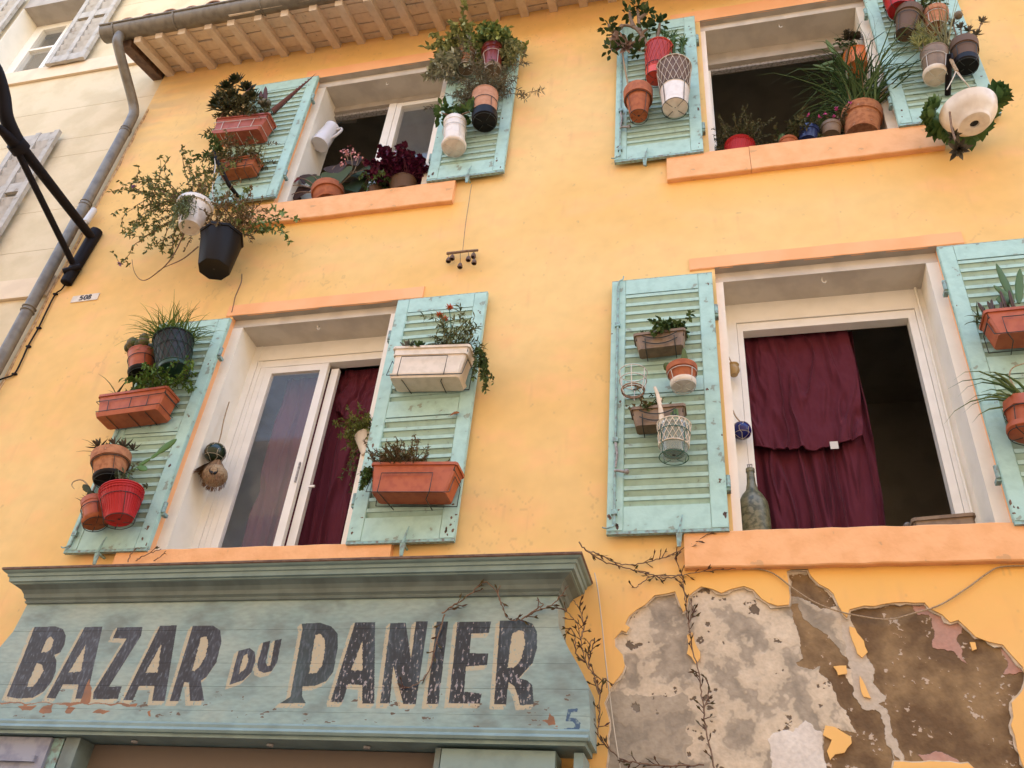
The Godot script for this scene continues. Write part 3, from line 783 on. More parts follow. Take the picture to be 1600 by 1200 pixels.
# ---------- shutters ----------
func shutter(t: Node3D, x0: float, x1: float, y0: float, y1: float, hinge_left: bool, mids: Array, opts := {}) -> void:
	var s := Node3D.new()
	s.name = numbered("shutter", t)
	t.add_child(s, true)
	var zb := 0.03
	var zf := 0.06
	var st := 0.088
	var tr := 0.12
	var br := 0.145
	var lean: float = opts.get("lean", 0.0)
	s.position = Vector3(x0, y0, 0)
	s.rotation = Vector3(0, 0, lean)
	x1 -= x0
	y1 -= y0
	for sx in [0.0, x1 - st]:
		var b := MB.new()
		var e := 0.004
		b.box(Vector3(sx, 0, zb), Vector3(sx + st, y1, zf - e))
		b.box(Vector3(sx + e, e, zf - e), Vector3(sx + st - e, y1 - e, zf))
		obj("stile", b, M.blue_paint, s)
	var rails := [[0.0, br], [y1 - tr, y1]]
	for m in mids:
		rails.append([m[0] - y0, m[1] - y0])
	rails.sort_custom(func(p, q): return p[0] < q[0])
	for r in rails:
		bx("rail", Vector3(st + 0.001, r[0] + 0.001, zb + 0.001), Vector3(x1 - st - 0.001, r[1], zf - 0.002), M.blue_paint, s)
	# worn lower edge
	bx("drip_rail", Vector3(0.0, -0.016, zb + 0.002), Vector3(x1, 0.002, zf - 0.003), M.worn_paint, s)
	bx("top_edge", Vector3(0.0, y1, zb + 0.002), Vector3(x1, y1 + 0.006, zf - 0.003), M.worn_paint, s)
	# louvres: the front edge of each is high, so that from below one sees their undersides
	var sm := MB.new()
	var w := x1 - st * 2 - 0.002
	sm.hexa([Vector3(-w * 0.5, -0.036, -0.006), Vector3(w * 0.5, -0.036, -0.006), Vector3(w * 0.5, -0.034, -0.012), Vector3(-w * 0.5, -0.034, -0.012)], [Vector3(-w * 0.5, 0.006, 0.016), Vector3(w * 0.5, 0.006, 0.016), Vector3(w * 0.5, 0.02, 0.008), Vector3(-w * 0.5, 0.02, 0.008)])
	sm.box(Vector3(-w * 0.5, 0.002, 0.0165), Vector3(w * 0.5, 0.026, 0.022))
	var me := sm.mesh()
	for k in rails.size() - 1:
		var lo: float = rails[k][1]
		var hi: float = rails[k + 1][0]
		var n := int(round((hi - lo) / 0.0665))
		for i in n:
			var y := lo + (hi - lo) * (i + 0.5) / n
			rng.seed = int(x0 * 1000) + i * 7 + k
			piece("slat", me, M.slat_paint, s, Transform3D(Basis(Vector3.RIGHT, rng.randf_range(-0.06, 0.06)), Vector3(x1 * 0.5, y + rng.randf_range(-0.002, 0.002), 0.036)))
	# hinges and the catch on the wall
	var hx := -0.01 if hinge_left else x1 + 0.01
	for hy in [0.28, y1 - 0.3]:
		var b := MB.new()
		b.tube([Vector3(hx, hy - 0.035, 0.045), Vector3(hx, hy + 0.035, 0.045)], 0.013, -1, 8)
		b.box(Vector3(hx - 0.012, hy - 0.05, 0.0), Vector3(hx + 0.012, hy - 0.03, 0.045))
		obj("hinge", b, M.worn_paint, s)
	var b2 := MB.new()
	var cx: float = x1 * opts.get("catch", 0.5)
	b2.tube([Vector3(cx, -0.03, 0.0), Vector3(cx, -0.03, 0.075)], 0.008, -1, 6)
	b2.hexa([Vector3(cx - 0.012, -0.1, 0.066), Vector3(cx + 0.006, -0.1, 0.066), Vector3(cx + 0.006, -0.1, 0.058), Vector3(cx - 0.012, -0.1, 0.058)], [Vector3(cx - 0.016, -0.03, 0.078), Vector3(cx + 0.016, -0.03, 0.078), Vector3(cx + 0.016, -0.03, 0.068), Vector3(cx - 0.016, -0.03, 0.068)])
	b2.tube([Vector3(cx, -0.03, 0.075), Vector3(cx + 0.012, 0.03, 0.08), Vector3(cx + 0.02, 0.075, 0.075)], 0.009, 0.003, 6)
	obj("catch", b2, M.worn_paint, s)
	if opts.get("bolt", false):
		b2 = MB.new()
		b2.tube([Vector3(0.042, 0.03, zf + 0.012), Vector3(0.042, y1 - 0.06, zf + 0.012)], 0.0075, -1, 8)
		b2.tube(arc_pts([Vector3(0.042, y1 - 0.06, zf + 0.012), Vector3(0.05, y1 - 0.02, zf + 0.02), Vector3(0.07, y1 + 0.0, zf + 0.012), Vector3(0.075, y1 + 0.03, zf + 0.01)], 3), 0.006, 0.004, 6)
		b2.tube(arc_pts([Vector3(0.042, 0.03, zf + 0.012), Vector3(0.03, 0.015, zf + 0.02), Vector3(0.0, 0.012, zf + 0.012), Vector3(-0.02, 0.02, zf + 0.01)], 3), 0.006, 0.004, 6)
		for hy in [0.09, 0.55, y1 * 0.78]:
			b2.box(Vector3(0.026, hy, zf), Vector3(0.058, hy + 0.03, zf + 0.022))
		obj("bolt_rod", b2, M.worn_paint, s)
		b2 = MB.new()
		var hy2 := y1 * 0.2
		b2.tube([Vector3(0.042, hy2, zf + 0.02), Vector3(0.06, hy2 - 0.01, zf + 0.035), Vector3(0.1, hy2 - 0.02, zf + 0.035)], 0.007, 0.009, 6)
		b2.tube([Vector3(0.044, hy2 + 0.18, zf + 0.018), Vector3(0.055, hy2 + 0.1, zf + 0.026), Vector3(0.046, hy2 + 0.02, zf + 0.02)], 0.009, 0.006, 6)
		b2.ball(Vector3(0.11, hy2 - 0.02, zf + 0.035), 0.016, 6, 8)
		obj("bolt_handle", b2, M.steel, s)
	# scuffs where the paint is off, a hair above the wood
	rng.seed = int(x0 * 100) + int(y0 * 10)
	var fl := MB.new()
	for k in opts.get("flakes", 9):
		var on_left := rng.randf() < 0.5
		var p := Vector2((rng.randf_range(0.004, 0.07) if on_left else x1 - rng.randf_range(0.004, 0.07)), rng.randf_range(0.03, y1 - 0.03) if rng.randf() < 0.6 else rng.randf_range(0.02, 0.15))
		var q := PackedVector2Array()
		var m2 := 9
		var rx := rng.randf_range(0.003, 0.011)
		var ry := rx * rng.randf_range(0.4, 2.2)
		for i in m2:
			var an := TAU * i / m2
			q.append(p + Vector2(cos(an) * rx, sin(an) * ry) * rng.randf_range(0.5, 1.2))
		if not Geometry2D.triangulate_polygon(q).is_empty():
			fl.prism(q, zf - 0.001, zf + 0.0008)
	stuff(obj("paint_scuffs", fl, M.wood_brown, s))

func build_shutters(t: Node3D) -> void:
	shutter(t, -3.965, -3.39, 3.835, 5.645, false, [[4.68, 4.80]], {"catch": 0.45, "bolt": true, "flakes": 14})
	shutter(t, -2.12, -1.485, 3.835, 5.66, true, [[4.675, 4.797]], {"catch": 0.55, "flakes": 20})
	shutter(t, -0.652, -0.024, 3.845, 5.64, false, [[4.73, 4.833]], {"catch": 0.6, "bolt": true, "flakes": 18})
	shutter(t, 1.29, 1.925, 3.83, 5.67, true, [[4.70, 4.82]], {"flakes": 14})
	shutter(t, -4.012, -3.38, 6.96, 8.57, false, [[7.62, 7.73]], {"flakes": 8})
	shutter(t, -2.10, -1.49, 6.905, 8.605, true, [[7.66, 7.77]], {"catch": 0.55, "flakes": 8})
	shutter(t, -0.657, -0.024, 6.845, 8.56, false, [[7.56, 7.68]], {"catch": 0.35, "bolt": true, "flakes": 10})
	shutter(t, 1.27, 1.90, 6.85, 8.56, true, [[7.50, 7.61]], {"flakes": 8})

# ---------- eaves, gutter and downpipe ----------
func build_eaves(t: Node3D) -> void:
	var xs := [-5.112, -4.887, -4.647, -4.376, -4.139, -3.873, -3.6, -3.332, -3.084, -2.809, -2.557, -2.294, -2.035, -1.774, -1.506, -1.243, -0.972, -0.716, -0.45, -0.18, 0.09, 0.36, 0.63]
	var slope := Vector3(0, -0.36, 1.0).normalized()
	var up := Vector3(0, slope.z, -slope.y)
	var rb := MB.new()
	rb.box(Vector3(-0.036, 0.0, -0.3), Vector3(0.036, 0.07, 0.53))
	var rm := rb.mesh()
	var base := Basis(Vector3.RIGHT, up, slope)
	for k in xs.size():
		rng.seed = 300 + k
		piece("rafter", rm, M.rafter, t, Transform3D(base * Basis(Vector3.UP, rng.randf_range(-0.012, 0.012)), Vector3(xs[k], 9.075 + rng.randf_range(-0.006, 0.012), 0.0)))
	# terracotta boards between the rafters, laid from the wall to the gutter
	var tb := []
	var gap := 0.0
	for v in 4:
		rng.seed = 320 + v
		var b := MB.new()
		b.box(Vector3(-0.118, 0.066 + v * 0.003, -0.061), Vector3(0.118, 0.092, 0.062))
		tb.append(b.mesh())
	for k in xs.size() - 1:
		var wdt: float = (xs[k + 1] - xs[k]) / 0.262
		for r in 5:
			rng.seed = 400 + k * 5 + r
			var p: Vector3 = Vector3((xs[k] + xs[k + 1]) * 0.5, 9.075, 0.0) + slope * (0.0 + r * 0.135 - 0.02) + up * rng.randf_range(-0.003, 0.005)
			piece("soffit_tile", tb[(k + r * 3) % 4], M.soffit_tile, t, Transform3D(base * Basis.from_scale(Vector3(wdt * 1.08, 1, 1)) * Basis(Vector3.UP, rng.randf_range(-0.02, 0.02)), p))
	var b := MB.new()
	b.xf = Transform3D(base, Vector3(0, 9.075, 0))
	b.box(Vector3(-5.3, 0.1, -5.0), Vector3(4.05, 0.14, 0.56))
	obj("roof", b, M.roof_tile, t)
	b = MB.new()
	b.xf = Transform3D(base, Vector3(0, 9.075, 0))
	b.box(Vector3(-5.31, -0.01, -1.0), Vector3(-5.2, 0.099, 0.5))
	obj("verge_board", b, M.wood_brown, t)
	# canal tiles: covers and the channels between them
	b = MB.new()
	for k in 13:
		var a := PI * k / 12
		var a2 := PI * (k + 1) / 12
		if k < 12:
			for q in [0.0, 0.014]:
				var r0: float = 0.1 - q
				var p0 := Vector3(cos(a) * r0, sin(a) * r0 * 0.85, 0)
				var p1 := Vector3(cos(a2) * r0, sin(a2) * r0 * 0.85, 0)
				if q == 0.0:
					b.quad(p0 + Vector3(0, 0, 0.1), p0 * 0.85 - Vector3(0, 0, 0.5), p1 * 0.85 - Vector3(0, 0, 0.5), p1 + Vector3(0, 0, 0.1))
				else:
					b.quad(p1 + Vector3(0, 0, 0.1), p1 * 0.85 - Vector3(0, 0, 0.5), p0 * 0.85 - Vector3(0, 0, 0.5), p0 + Vector3(0, 0, 0.1))
			var e0 := Vector3(cos(a), sin(a) * 0.85, 0)
			var e1 := Vector3(cos(a2), sin(a2) * 0.85, 0)
			b.quad(e0 * 0.086 + Vector3(0, 0, 0.1), e0 * 0.1 + Vector3(0, 0, 0.1), e1 * 0.1 + Vector3(0, 0, 0.1), e1 * 0.086 + Vector3(0, 0, 0.1))
	var ct := b.mesh()
	for k in 26:
		for r in 3:
			rng.seed = 600 + k * 3 + r
			piece("roof_tile", ct, M.roof_tile, t, Transform3D(base * Basis(Vector3.UP, rng.randf_range(-0.05, 0.05)), Vector3(-5.2 + k * 0.225, 9.075, 0) + up * (0.15 + rng.randf_range(0, 0.02)) + slope * (0.5 - r * 0.42)))
	# half-round zinc gutter with its beads, joints and brackets
	var gy := 9.03
	var gz := 0.56
	var r := 0.088
	b = MB.new()
	var x0 := -5.47
	var x1 := 4.0
	var m := 12
	for k in m:
		var a := PI + PI * k / m
		var a2 := PI + PI * (k + 1) / m
		for side in 2:
			var rr: float = r if side == 0 else r - 0.004
			var p0 := Vector3(0, sin(a) * rr, cos(a) * rr)
			var p1 := Vector3(0, sin(a2) * rr, cos(a2) * rr)
			var o := Vector3(0, gy, gz)
			var na := Vector3(0, sin(a), cos(a)) * (1 if side == 0 else -1)
			var nb := Vector3(0, sin(a2), cos(a2)) * (1 if side == 0 else -1)
			var i := b.vert(Vector3(x0, 0, 0) + o + p0, na)
			b.vert(Vector3(x1, 0, 0) + o + p0, na)
			b.vert(Vector3(x1, 0, 0) + o + p1, nb)
			b.vert(Vector3(x0, 0, 0) + o + p1, nb)
			if side == 0:
				b.face(i, i + 1, i + 2)
				b.face(i, i + 2, i + 3)
			else:
				b.face(i, i + 3, i + 2)
				b.face(i, i + 2, i + 1)
	b.tube([Vector3(x0, gy, gz + r + 0.004), Vector3(x1, gy, gz + r + 0.004)], 0.011, -1, 8)
	var endp := PackedVector2Array()
	for k in m + 1:
		endp.append(Vector2(cos(PI + PI * k / m) * r, sin(PI + PI * k / m) * r))
	b.xf = Transform3D(Basis(Vector3(0, 0, 1), Vector3(0, 1, 0), Vector3(-1, 0, 0)), Vector3(x0, gy, gz))
	b.prism(endp, -0.002, 0.004)
	b.xf = Transform3D.IDENTITY
	var g := obj("gutter", b, M.zinc, t)
	for gx in [-5.33, -4.69, -3.81, -2.3, -0.6]:
		b = MB.new()
		var pts := []
		for k in 13:
			var a := PI + PI * k / 12
			pts.append(Vector3(gx, gy + sin(a) * (r + 0.004), gz + cos(a) * (r + 0.004)))
		b.tube(pts, 0.008, -1, 6)
		obj("joint", b, M.zinc, g)
	# downpipe: swan neck to the wall, then straight down
	b = MB.new()
	b.tube(arc_pts([Vector3(-5.27, gy - r * 0.5, gz), Vector3(-5.27, gy - r - 0.07, gz), Vector3(-5.265, gy - 0.24, gz - 0.07), Vector3(-5.25, gy - 0.47, 0.17), Vector3(-5.235, gy - 0.58, 0.08), Vector3(-5.225, gy - 0.7, 0.066), Vector3(-5.225, gy - 1.0, 0.065)], 6), 0.046, -1, 14, false)
	b.tube([Vector3(-5.225, gy - 1.0, 0.065), Vector3(-5.215, 0.1, 0.065)], 0.046, -1, 14, false)
	var d := obj("downpipe", b, M.zinc, t)
	for y in [8.14, 7.13, 5.92, 3.9]:
		b = MB.new()
		for dy in [0.0, 0.035]:
			var pts := []
			for k in 17:
				pts.append(Vector3(-5.223 + sin(TAU * k / 16) * 0.048, y + dy, 0.065 + cos(TAU * k / 16) * 0.048))
			b.tube(pts, 0.008 if y < 6.5 else 0.004, -1, 5, false)
		obj("collar", b, M.zinc, d)
	# old cement fillet in the corner beside the pipe
	b = MB.new()
	rng.seed = 640
	var pts2 := []
	for k in 22:
		pts2.append(Vector3(-5.168 + rng.randf_range(-0.008, 0.012), 8.55 - k * 0.16, 0.0))
	b.tube(pts2, 0.013, 0.011, 6)
	obj("corner_fillet", b, M.fillet, t)

# ---------- the shop sign ----------
func fill(im: Image, o: Vector2, sz: Vector2, poly: PackedVector2Array, paint: Callable) -> void:
	var lo := Vector2(1e9, 1e9)
	var hi := Vector2(-1e9, -1e9)
	for p in poly:
		lo = lo.min(p)
		hi = hi.max(p)
	var w := im.get_width()
	var h := im.get_height()
	for j in range(maxi(0, int((1.0 - (hi.y - o.y) / sz.y) * h)), mini(h, int((1.0 - (lo.y - o.y) / sz.y) * h) + 1)):
		for i in range(maxi(0, int((lo.x - o.x) / sz.x * w)), mini(w, int((hi.x - o.x) / sz.x * w) + 1)):
			var p := Vector2(o.x + (i + 0.5) / w * sz.x, o.y + (1.0 - (j + 0.5) / h) * sz.y)
			if Geometry2D.is_point_in_polygon(p, poly):
				var c: Color = paint.call(p, im.get_pixel(i, j).srgb_to_linear())
				im.set_pixel(i, j, c.linear_to_srgb())

func sign_material(o: Vector2, sz: Vector2) -> StandardMaterial3D:
	var w := 1700
	var h := 400
	var im := Image.create(w, h, false, Image.FORMAT_RGB8)
	var n1 := noise(91, 1.6, 5)
	var n2 := noise(92, 9.0, 4)
	var n3 := noise(93, 40.0, 3)
	var rag := noise(94, 45.0, 2)
	for j in h:
		var y := o.y + (1.0 - (j + 0.5) / h) * sz.y
		for i in w:
			var x := o.x + (i + 0.5) / w * sz.x
			var a := n1.get_noise_2d(x, y * 1.5)
			var b := n2.get_noise_2d(x * 0.6, y)
			var g := n3.get_noise_2d(x * 0.35, y)
			var c := Color(0.215, 0.305, 0.275).lerp(Color(0.29, 0.355, 0.30), clampf(0.45 + a * 1.5, 0.0, 1.0))
			c = c.lerp(Color(0.235, 0.36, 0.345), clampf((3.0 - y) * 2.2 + b * 0.5, 0.0, 0.8))
			c = c.lerp(Color(0.15, 0.175, 0.15), clampf(a * -1.2 + b * 0.7 - 0.1, 0.0, 0.7))
			c = c * (1.0 + g * 0.16)
			var chip := b + g * 0.8
			if chip > 0.66 and y < 2.95:
				c = Color(0.11, 0.075, 0.05)
			im.set_pixel(i, j, c.linear_to_srgb())
	var letters := [
		[PackedVector2Array([Vector2(-3.807, 2.908), Vector2(-3.805, 3.091), Vector2(-3.813, 3.291), Vector2(-3.679, 3.294), Vector2(-3.623, 3.278), Vector2(-3.587, 3.239), Vector2(-3.574, 3.189), Vector2(-3.581, 3.146), Vector2(-3.614, 3.132), Vector2(-3.584, 3.1), Vector2(-3.562, 3.04), Vector2(-3.564, 2.987), Vector2(-3.588, 2.936), Vector2(-3.639, 2.903), Vector2(-3.731, 2.897)]), [PackedVector2Array([Vector2(-3.704, 3.146), Vector2(-3.7, 3.227), Vector2(-3.679, 3.236), Vector2(-3.655, 3.218), Vector2(-3.647, 3.179), Vector2(-3.659, 3.149)]), PackedVector2Array([Vector2(-3.706, 2.96), Vector2(-3.703, 3.087), Vector2(-3.664, 3.078), Vector2(-3.642, 3.046), Vector2(-3.647, 3.003), Vector2(-3.667, 2.962)])], 0],
		[PackedVector2Array([Vector2(-3.555, 2.902), Vector2(-3.487, 3.288), Vector2(-3.377, 3.291), Vector2(-3.312, 2.9), Vector2(-3.379, 2.899), Vector2(-3.391, 2.973), Vector2(-3.487, 2.974), Vector2(-3.5, 2.9)]), [PackedVector2Array([Vector2(-3.479, 3.036), Vector2(-3.44, 3.193), Vector2(-3.406, 3.042)])], 0],
		[PackedVector2Array([Vector2(-3.286, 3.225), Vector2(-3.28, 3.284), Vector2(-3.127, 3.287), Vector2(-3.118, 3.236), Vector2(-3.204, 2.964), Vector2(-3.129, 2.966), Vector2(-3.127, 2.902), Vector2(-3.273, 2.899), Vector2(-3.284, 2.936), Vector2(-3.2, 3.221)]), [], 0],
		[PackedVector2Array([Vector2(-3.092, 2.897), Vector2(-3.022, 3.291), Vector2(-2.921, 3.294), Vector2(-2.851, 2.895), Vector2(-2.924, 2.894), Vector2(-2.938, 2.971), Vector2(-3.027, 2.971), Vector2(-3.036, 2.896)]), [PackedVector2Array([Vector2(-3.016, 3.038), Vector2(-2.978, 3.191), Vector2(-2.945, 3.04)])], 0],
		[PackedVector2Array([Vector2(-2.823, 2.894), Vector2(-2.824, 3.289), Vector2(-2.705, 3.29), Vector2(-2.654, 3.264), Vector2(-2.628, 3.203), Vector2(-2.623, 3.093), Vector2(-2.655, 3.017), Vector2(-2.681, 2.998), Vector2(-2.63, 2.898), Vector2(-2.708, 2.895), Vector2(-2.745, 2.987), Vector2(-2.773, 2.991), Vector2(-2.771, 2.894)]), [PackedVector2Array([Vector2(-2.748, 3.049), Vector2(-2.755, 3.224), Vector2(-2.724, 3.231), Vector2(-2.703, 3.203), Vector2(-2.695, 3.126), Vector2(-2.71, 3.074), Vector2(-2.734, 3.049)])], 0],
		[PackedVector2Array([Vector2(-2.512, 2.978), Vector2(-2.515, 3.153), Vector2(-2.456, 3.168), Vector2(-2.421, 3.147), Vector2(-2.404, 3.101), Vector2(-2.409, 3.044), Vector2(-2.442, 3.003)]), [PackedVector2Array([Vector2(-2.479, 3.031), Vector2(-2.479, 3.129), Vector2(-2.46, 3.136), Vector2(-2.444, 3.101), Vector2(-2.45, 3.06)])], 0],
		[PackedVector2Array([Vector2(-2.387, 3.197), Vector2(-2.349, 3.206), Vector2(-2.345, 3.093), Vector2(-2.33, 3.073), Vector2(-2.314, 3.078), Vector2(-2.324, 3.208), Vector2(-2.288, 3.216), Vector2(-2.281, 3.093), Vector2(-2.3, 3.048), Vector2(-2.339, 3.039), Vector2(-2.371, 3.05), Vector2(-2.389, 3.083)]), [], 0],
		[PackedVector2Array([Vector2(-2.212, 2.89), Vector2(-2.165, 2.922), Vector2(-2.185, 3.269), Vector2(-2.196, 3.296), Vector2(-2.095, 3.3), Vector2(-2.028, 3.28), Vector2(-1.985, 3.242), Vector2(-1.968, 3.167), Vector2(-1.966, 3.045), Vector2(-1.992, 3), Vector2(-2.046, 2.977), Vector2(-2.113, 2.973), Vector2(-2.104, 2.925), Vector2(-2.076, 2.892)]), [PackedVector2Array([Vector2(-2.094, 3.035), Vector2(-2.106, 3.236), Vector2(-2.076, 3.241), Vector2(-2.047, 3.209), Vector2(-2.034, 3.151), Vector2(-2.034, 3.076), Vector2(-2.053, 3.043)])], 1],
		[PackedVector2Array([Vector2(-1.948, 2.9), Vector2(-1.901, 3.299), Vector2(-1.793, 3.301), Vector2(-1.722, 2.895), Vector2(-1.784, 2.895), Vector2(-1.799, 2.982), Vector2(-1.875, 2.986), Vector2(-1.885, 2.898)]), [PackedVector2Array([Vector2(-1.873, 3.055), Vector2(-1.843, 3.201), Vector2(-1.812, 3.054)])], 2],
		[PackedVector2Array([Vector2(-1.692, 2.896), Vector2(-1.71, 3.294), Vector2(-1.629, 3.296), Vector2(-1.571, 3.11), Vector2(-1.575, 3.301), Vector2(-1.512, 3.303), Vector2(-1.512, 2.895), Vector2(-1.575, 2.894), Vector2(-1.657, 3.078), Vector2(-1.644, 2.896)]), [], 2],
		[PackedVector2Array([Vector2(-1.46, 2.895), Vector2(-1.466, 3.3), Vector2(-1.407, 3.3), Vector2(-1.401, 2.896)]), [], 2],
		[PackedVector2Array([Vector2(-1.351, 2.9), Vector2(-1.358, 3.299), Vector2(-1.186, 3.298), Vector2(-1.192, 3.24), Vector2(-1.281, 3.237), Vector2(-1.278, 3.14), Vector2(-1.185, 3.137), Vector2(-1.184, 3.082), Vector2(-1.288, 3.074), Vector2(-1.283, 2.955), Vector2(-1.197, 2.946), Vector2(-1.2, 2.901)]), [], 2],
		[PackedVector2Array([Vector2(-1.132, 2.898), Vector2(-1.142, 3.301), Vector2(-1.026, 3.304), Vector2(-0.9765, 3.284), Vector2(-0.9532, 3.243), Vector2(-0.9477, 3.164), Vector2(-0.9628, 3.093), Vector2(-1.002, 3.047), Vector2(-1.025, 3.019), Vector2(-0.9858, 3.01), Vector2(-0.9583, 2.988), Vector2(-0.9445, 2.9), Vector2(-1.009, 2.895), Vector2(-1.019, 2.93), Vector2(-1.042, 2.981), Vector2(-1.073, 3.002), Vector2(-1.074, 2.897)]), [PackedVector2Array([Vector2(-1.083, 3.068), Vector2(-1.076, 3.234), Vector2(-1.041, 3.252), Vector2(-1.02, 3.248), Vector2(-1.007, 3.188), Vector2(-1.02, 3.11), Vector2(-1.052, 3.07)])], 2]]
	var under := func(p: Vector2, old: Color) -> Color:
		var q := rag.get_noise_2d(p.x, p.y)
		if q > 0.42:
			return old
		return old.lerp(Color(0.45, 0.37, 0.235), 0.8 + q * 0.3)
	for e in letters:
		for d in [Vector2(-0.015, -0.018), Vector2(-0.007, -0.008)]:
			var moved := PackedVector2Array()
			for p in e[0]:
				moved.append(p + d)
			for q in Geometry2D.offset_polygon(moved, 0.005):
				fill(im, o, sz, q, under)
	for e in letters:
		var worn: int = e[2]
		var holes: Array = e[1]
		var ink := func(p: Vector2, old: Color) -> Color:
			var pp := p + Vector2(rag.get_noise_2d(p.x, p.y), rag.get_noise_2d(p.x + 9.0, p.y)) * 0.004
			for q in holes:
				if Geometry2D.is_point_in_polygon(pp, q):
					var inner := old.lerp(Color(0.45, 0.37, 0.235), 0.25)
					var k := Geometry2D.is_point_in_polygon(pp + Vector2(0.02, 0.02), q)
					return inner if k else old.lerp(Color(0.45, 0.37, 0.235), 0.75)
			var a := n1.get_noise_2d(p.x * 3.0, p.y * 1.0)
			var s := n3.get_noise_2d(p.x * 1.3, p.y * 0.45)
			var c := Color(0.010, 0.012, 0.019).lerp(Color(0.028, 0.032, 0.046), clampf(0.3 + a * 1.6, 0.0, 1.0))
			if worn == 1:
				c = Color(0.010, 0.02, 0.026).lerp(Color(0.035, 0.065, 0.07), clampf(0.35 + a * 1.6, 0.0, 1.0))
			elif worn == 2:
				c = Color(0.009, 0.014, 0.02).lerp(Color(0.03, 0.05, 0.062), clampf(0.3 + a * 1.6, 0.0, 1.0))
				var low := clampf((3.12 - p.y) * 1.2, -0.06, 0.2)
				if s + rag.get_noise_2d(p.x, p.y) * 0.55 + low > 0.56:
					c = Color(0.42, 0.34, 0.33).lerp(Color(0.40, 0.33, 0.22), clampf(0.5 + a, 0.0, 1.0))
			elif s + rag.get_noise_2d(p.x, p.y) * 0.4 > 0.6:
				c = Color(0.12, 0.13, 0.14)
			return c.lerp(Color(0.10, 0.125, 0.155), clampf(s * 0.9 + a * 0.25, 0.0, 0.55))
		fill(im, o, sz, e[0], ink)
	var five := func(p: Vector2, old: Color) -> Color:
		return Color(0.035, 0.085, 0.15).lerp(old, clampf(n3.get_noise_2d(p.x, p.y) * 1.2, 0.0, 0.8))
	fill(im, o, sz, PackedVector2Array([Vector2(-0.7849, 2.88), Vector2(-0.7398, 2.884), Vector2(-0.7421, 2.868), Vector2(-0.7711, 2.866), Vector2(-0.7759, 2.843), Vector2(-0.7467, 2.84), Vector2(-0.7256, 2.819), Vector2(-0.7289, 2.791), Vector2(-0.7513, 2.779), Vector2(-0.7874, 2.779), Vector2(-0.7989, 2.793), Vector2(-0.7846, 2.797), Vector2(-0.7558, 2.798), Vector2(-0.7493, 2.815), Vector2(-0.7621, 2.827), Vector2(-0.7932, 2.825)]), five)
	var rust := func(p: Vector2, old: Color) -> Color:
		return Color(0.30, 0.115, 0.04).lerp(Color(0.2, 0.09, 0.045), clampf(0.5 + n2.get_noise_2d(p.x, p.y), 0.0, 1.0))
	for q in [PackedVector2Array([Vector2(-3.57, 2.83), Vector2(-3.555, 2.859), Vector2(-3.502, 2.872), Vector2(-3.488, 2.831), Vector2(-3.537, 2.82)]), PackedVector2Array([Vector2(-3.412, 2.832), Vector2(-3.402, 2.865), Vector2(-3.358, 2.853), Vector2(-3.375, 2.824)]), PackedVector2Array([Vector2(-3.711, 2.857), Vector2(-3.668, 2.87), Vector2(-3.595, 2.862), Vector2(-3.615, 2.841), Vector2(-3.686, 2.845)]), PackedVector2Array([Vector2(-3.249, 2.83), Vector2(-3.231, 2.844), Vector2(-3.144, 2.84), Vector2(-3.185, 2.823)]), PackedVector2Array([Vector2(-3.483, 2.872), Vector2(-3.342, 2.882), Vector2(-3.338, 3.006), Vector2(-3.302, 2.956), Vector2(-3.285, 2.882), Vector2(-3.4, 2.861)]), PackedVector2Array([Vector2(-2.928, 2.842), Vector2(-2.911, 2.847), Vector2(-2.902, 2.815), Vector2(-2.916, 2.819)]), PackedVector2Array([Vector2(-0.9031, 2.827), Vector2(-0.874, 2.831), Vector2(-0.8685, 2.863), Vector2(-0.8476, 2.845), Vector2(-0.8384, 2.81), Vector2(-0.8688, 2.806)]), PackedVector2Array([Vector2(-0.8447, 2.793), Vector2(-0.8258, 2.793), Vector2(-0.827, 2.776), Vector2(-0.8408, 2.775)]), PackedVector2Array([Vector2(-0.8394, 2.803), Vector2(-0.8287, 2.807), Vector2(-0.8283, 2.8)]), PackedVector2Array([Vector2(-3.831, 2.876), Vector2(-3.002, 2.881), Vector2(-3.006, 2.865), Vector2(-3.244, 2.875), Vector2(-3.533, 2.875), Vector2(-3.826, 2.868)])]:
		fill(im, o, sz, ragged(q, 0.012, 0.012, 95), rust)
	var m := mat(Color.WHITE, 0.42)
	m.albedo_texture = ImageTexture.create_from_image(im)
	m.texture_repeat = false
	m.heightmap_enabled = true
	m.heightmap_texture = ntex(96, 0.02, [])
	m.heightmap_scale = 0.1
	return m

func moulding(called: String, prof: Array, xl: float, xr: float, zf: float, m: Material, par: Node) -> void:  # profile (stand-out, height) run along the front and returned to the wall at both ends
	var b := MB.new()
	for k in prof.size() - 1:
		var p: Vector2 = prof[k]
		var q: Vector2 = prof[k + 1]
		var ring := func(e: Vector2) -> Array:
			return [Vector3(xr + e.x, e.y, 0.0), Vector3(xr + e.x, e.y, zf + e.x), Vector3(xl - e.x, e.y, zf + e.x), Vector3(xl - e.x, e.y, 0.0)]
		var a: Array = ring.call(p)
		var c: Array = ring.call(q)
		for i in 3:
			b.quad(a[i + 1], a[i], c[i], c[i + 1])
	obj(called, b, m, par)

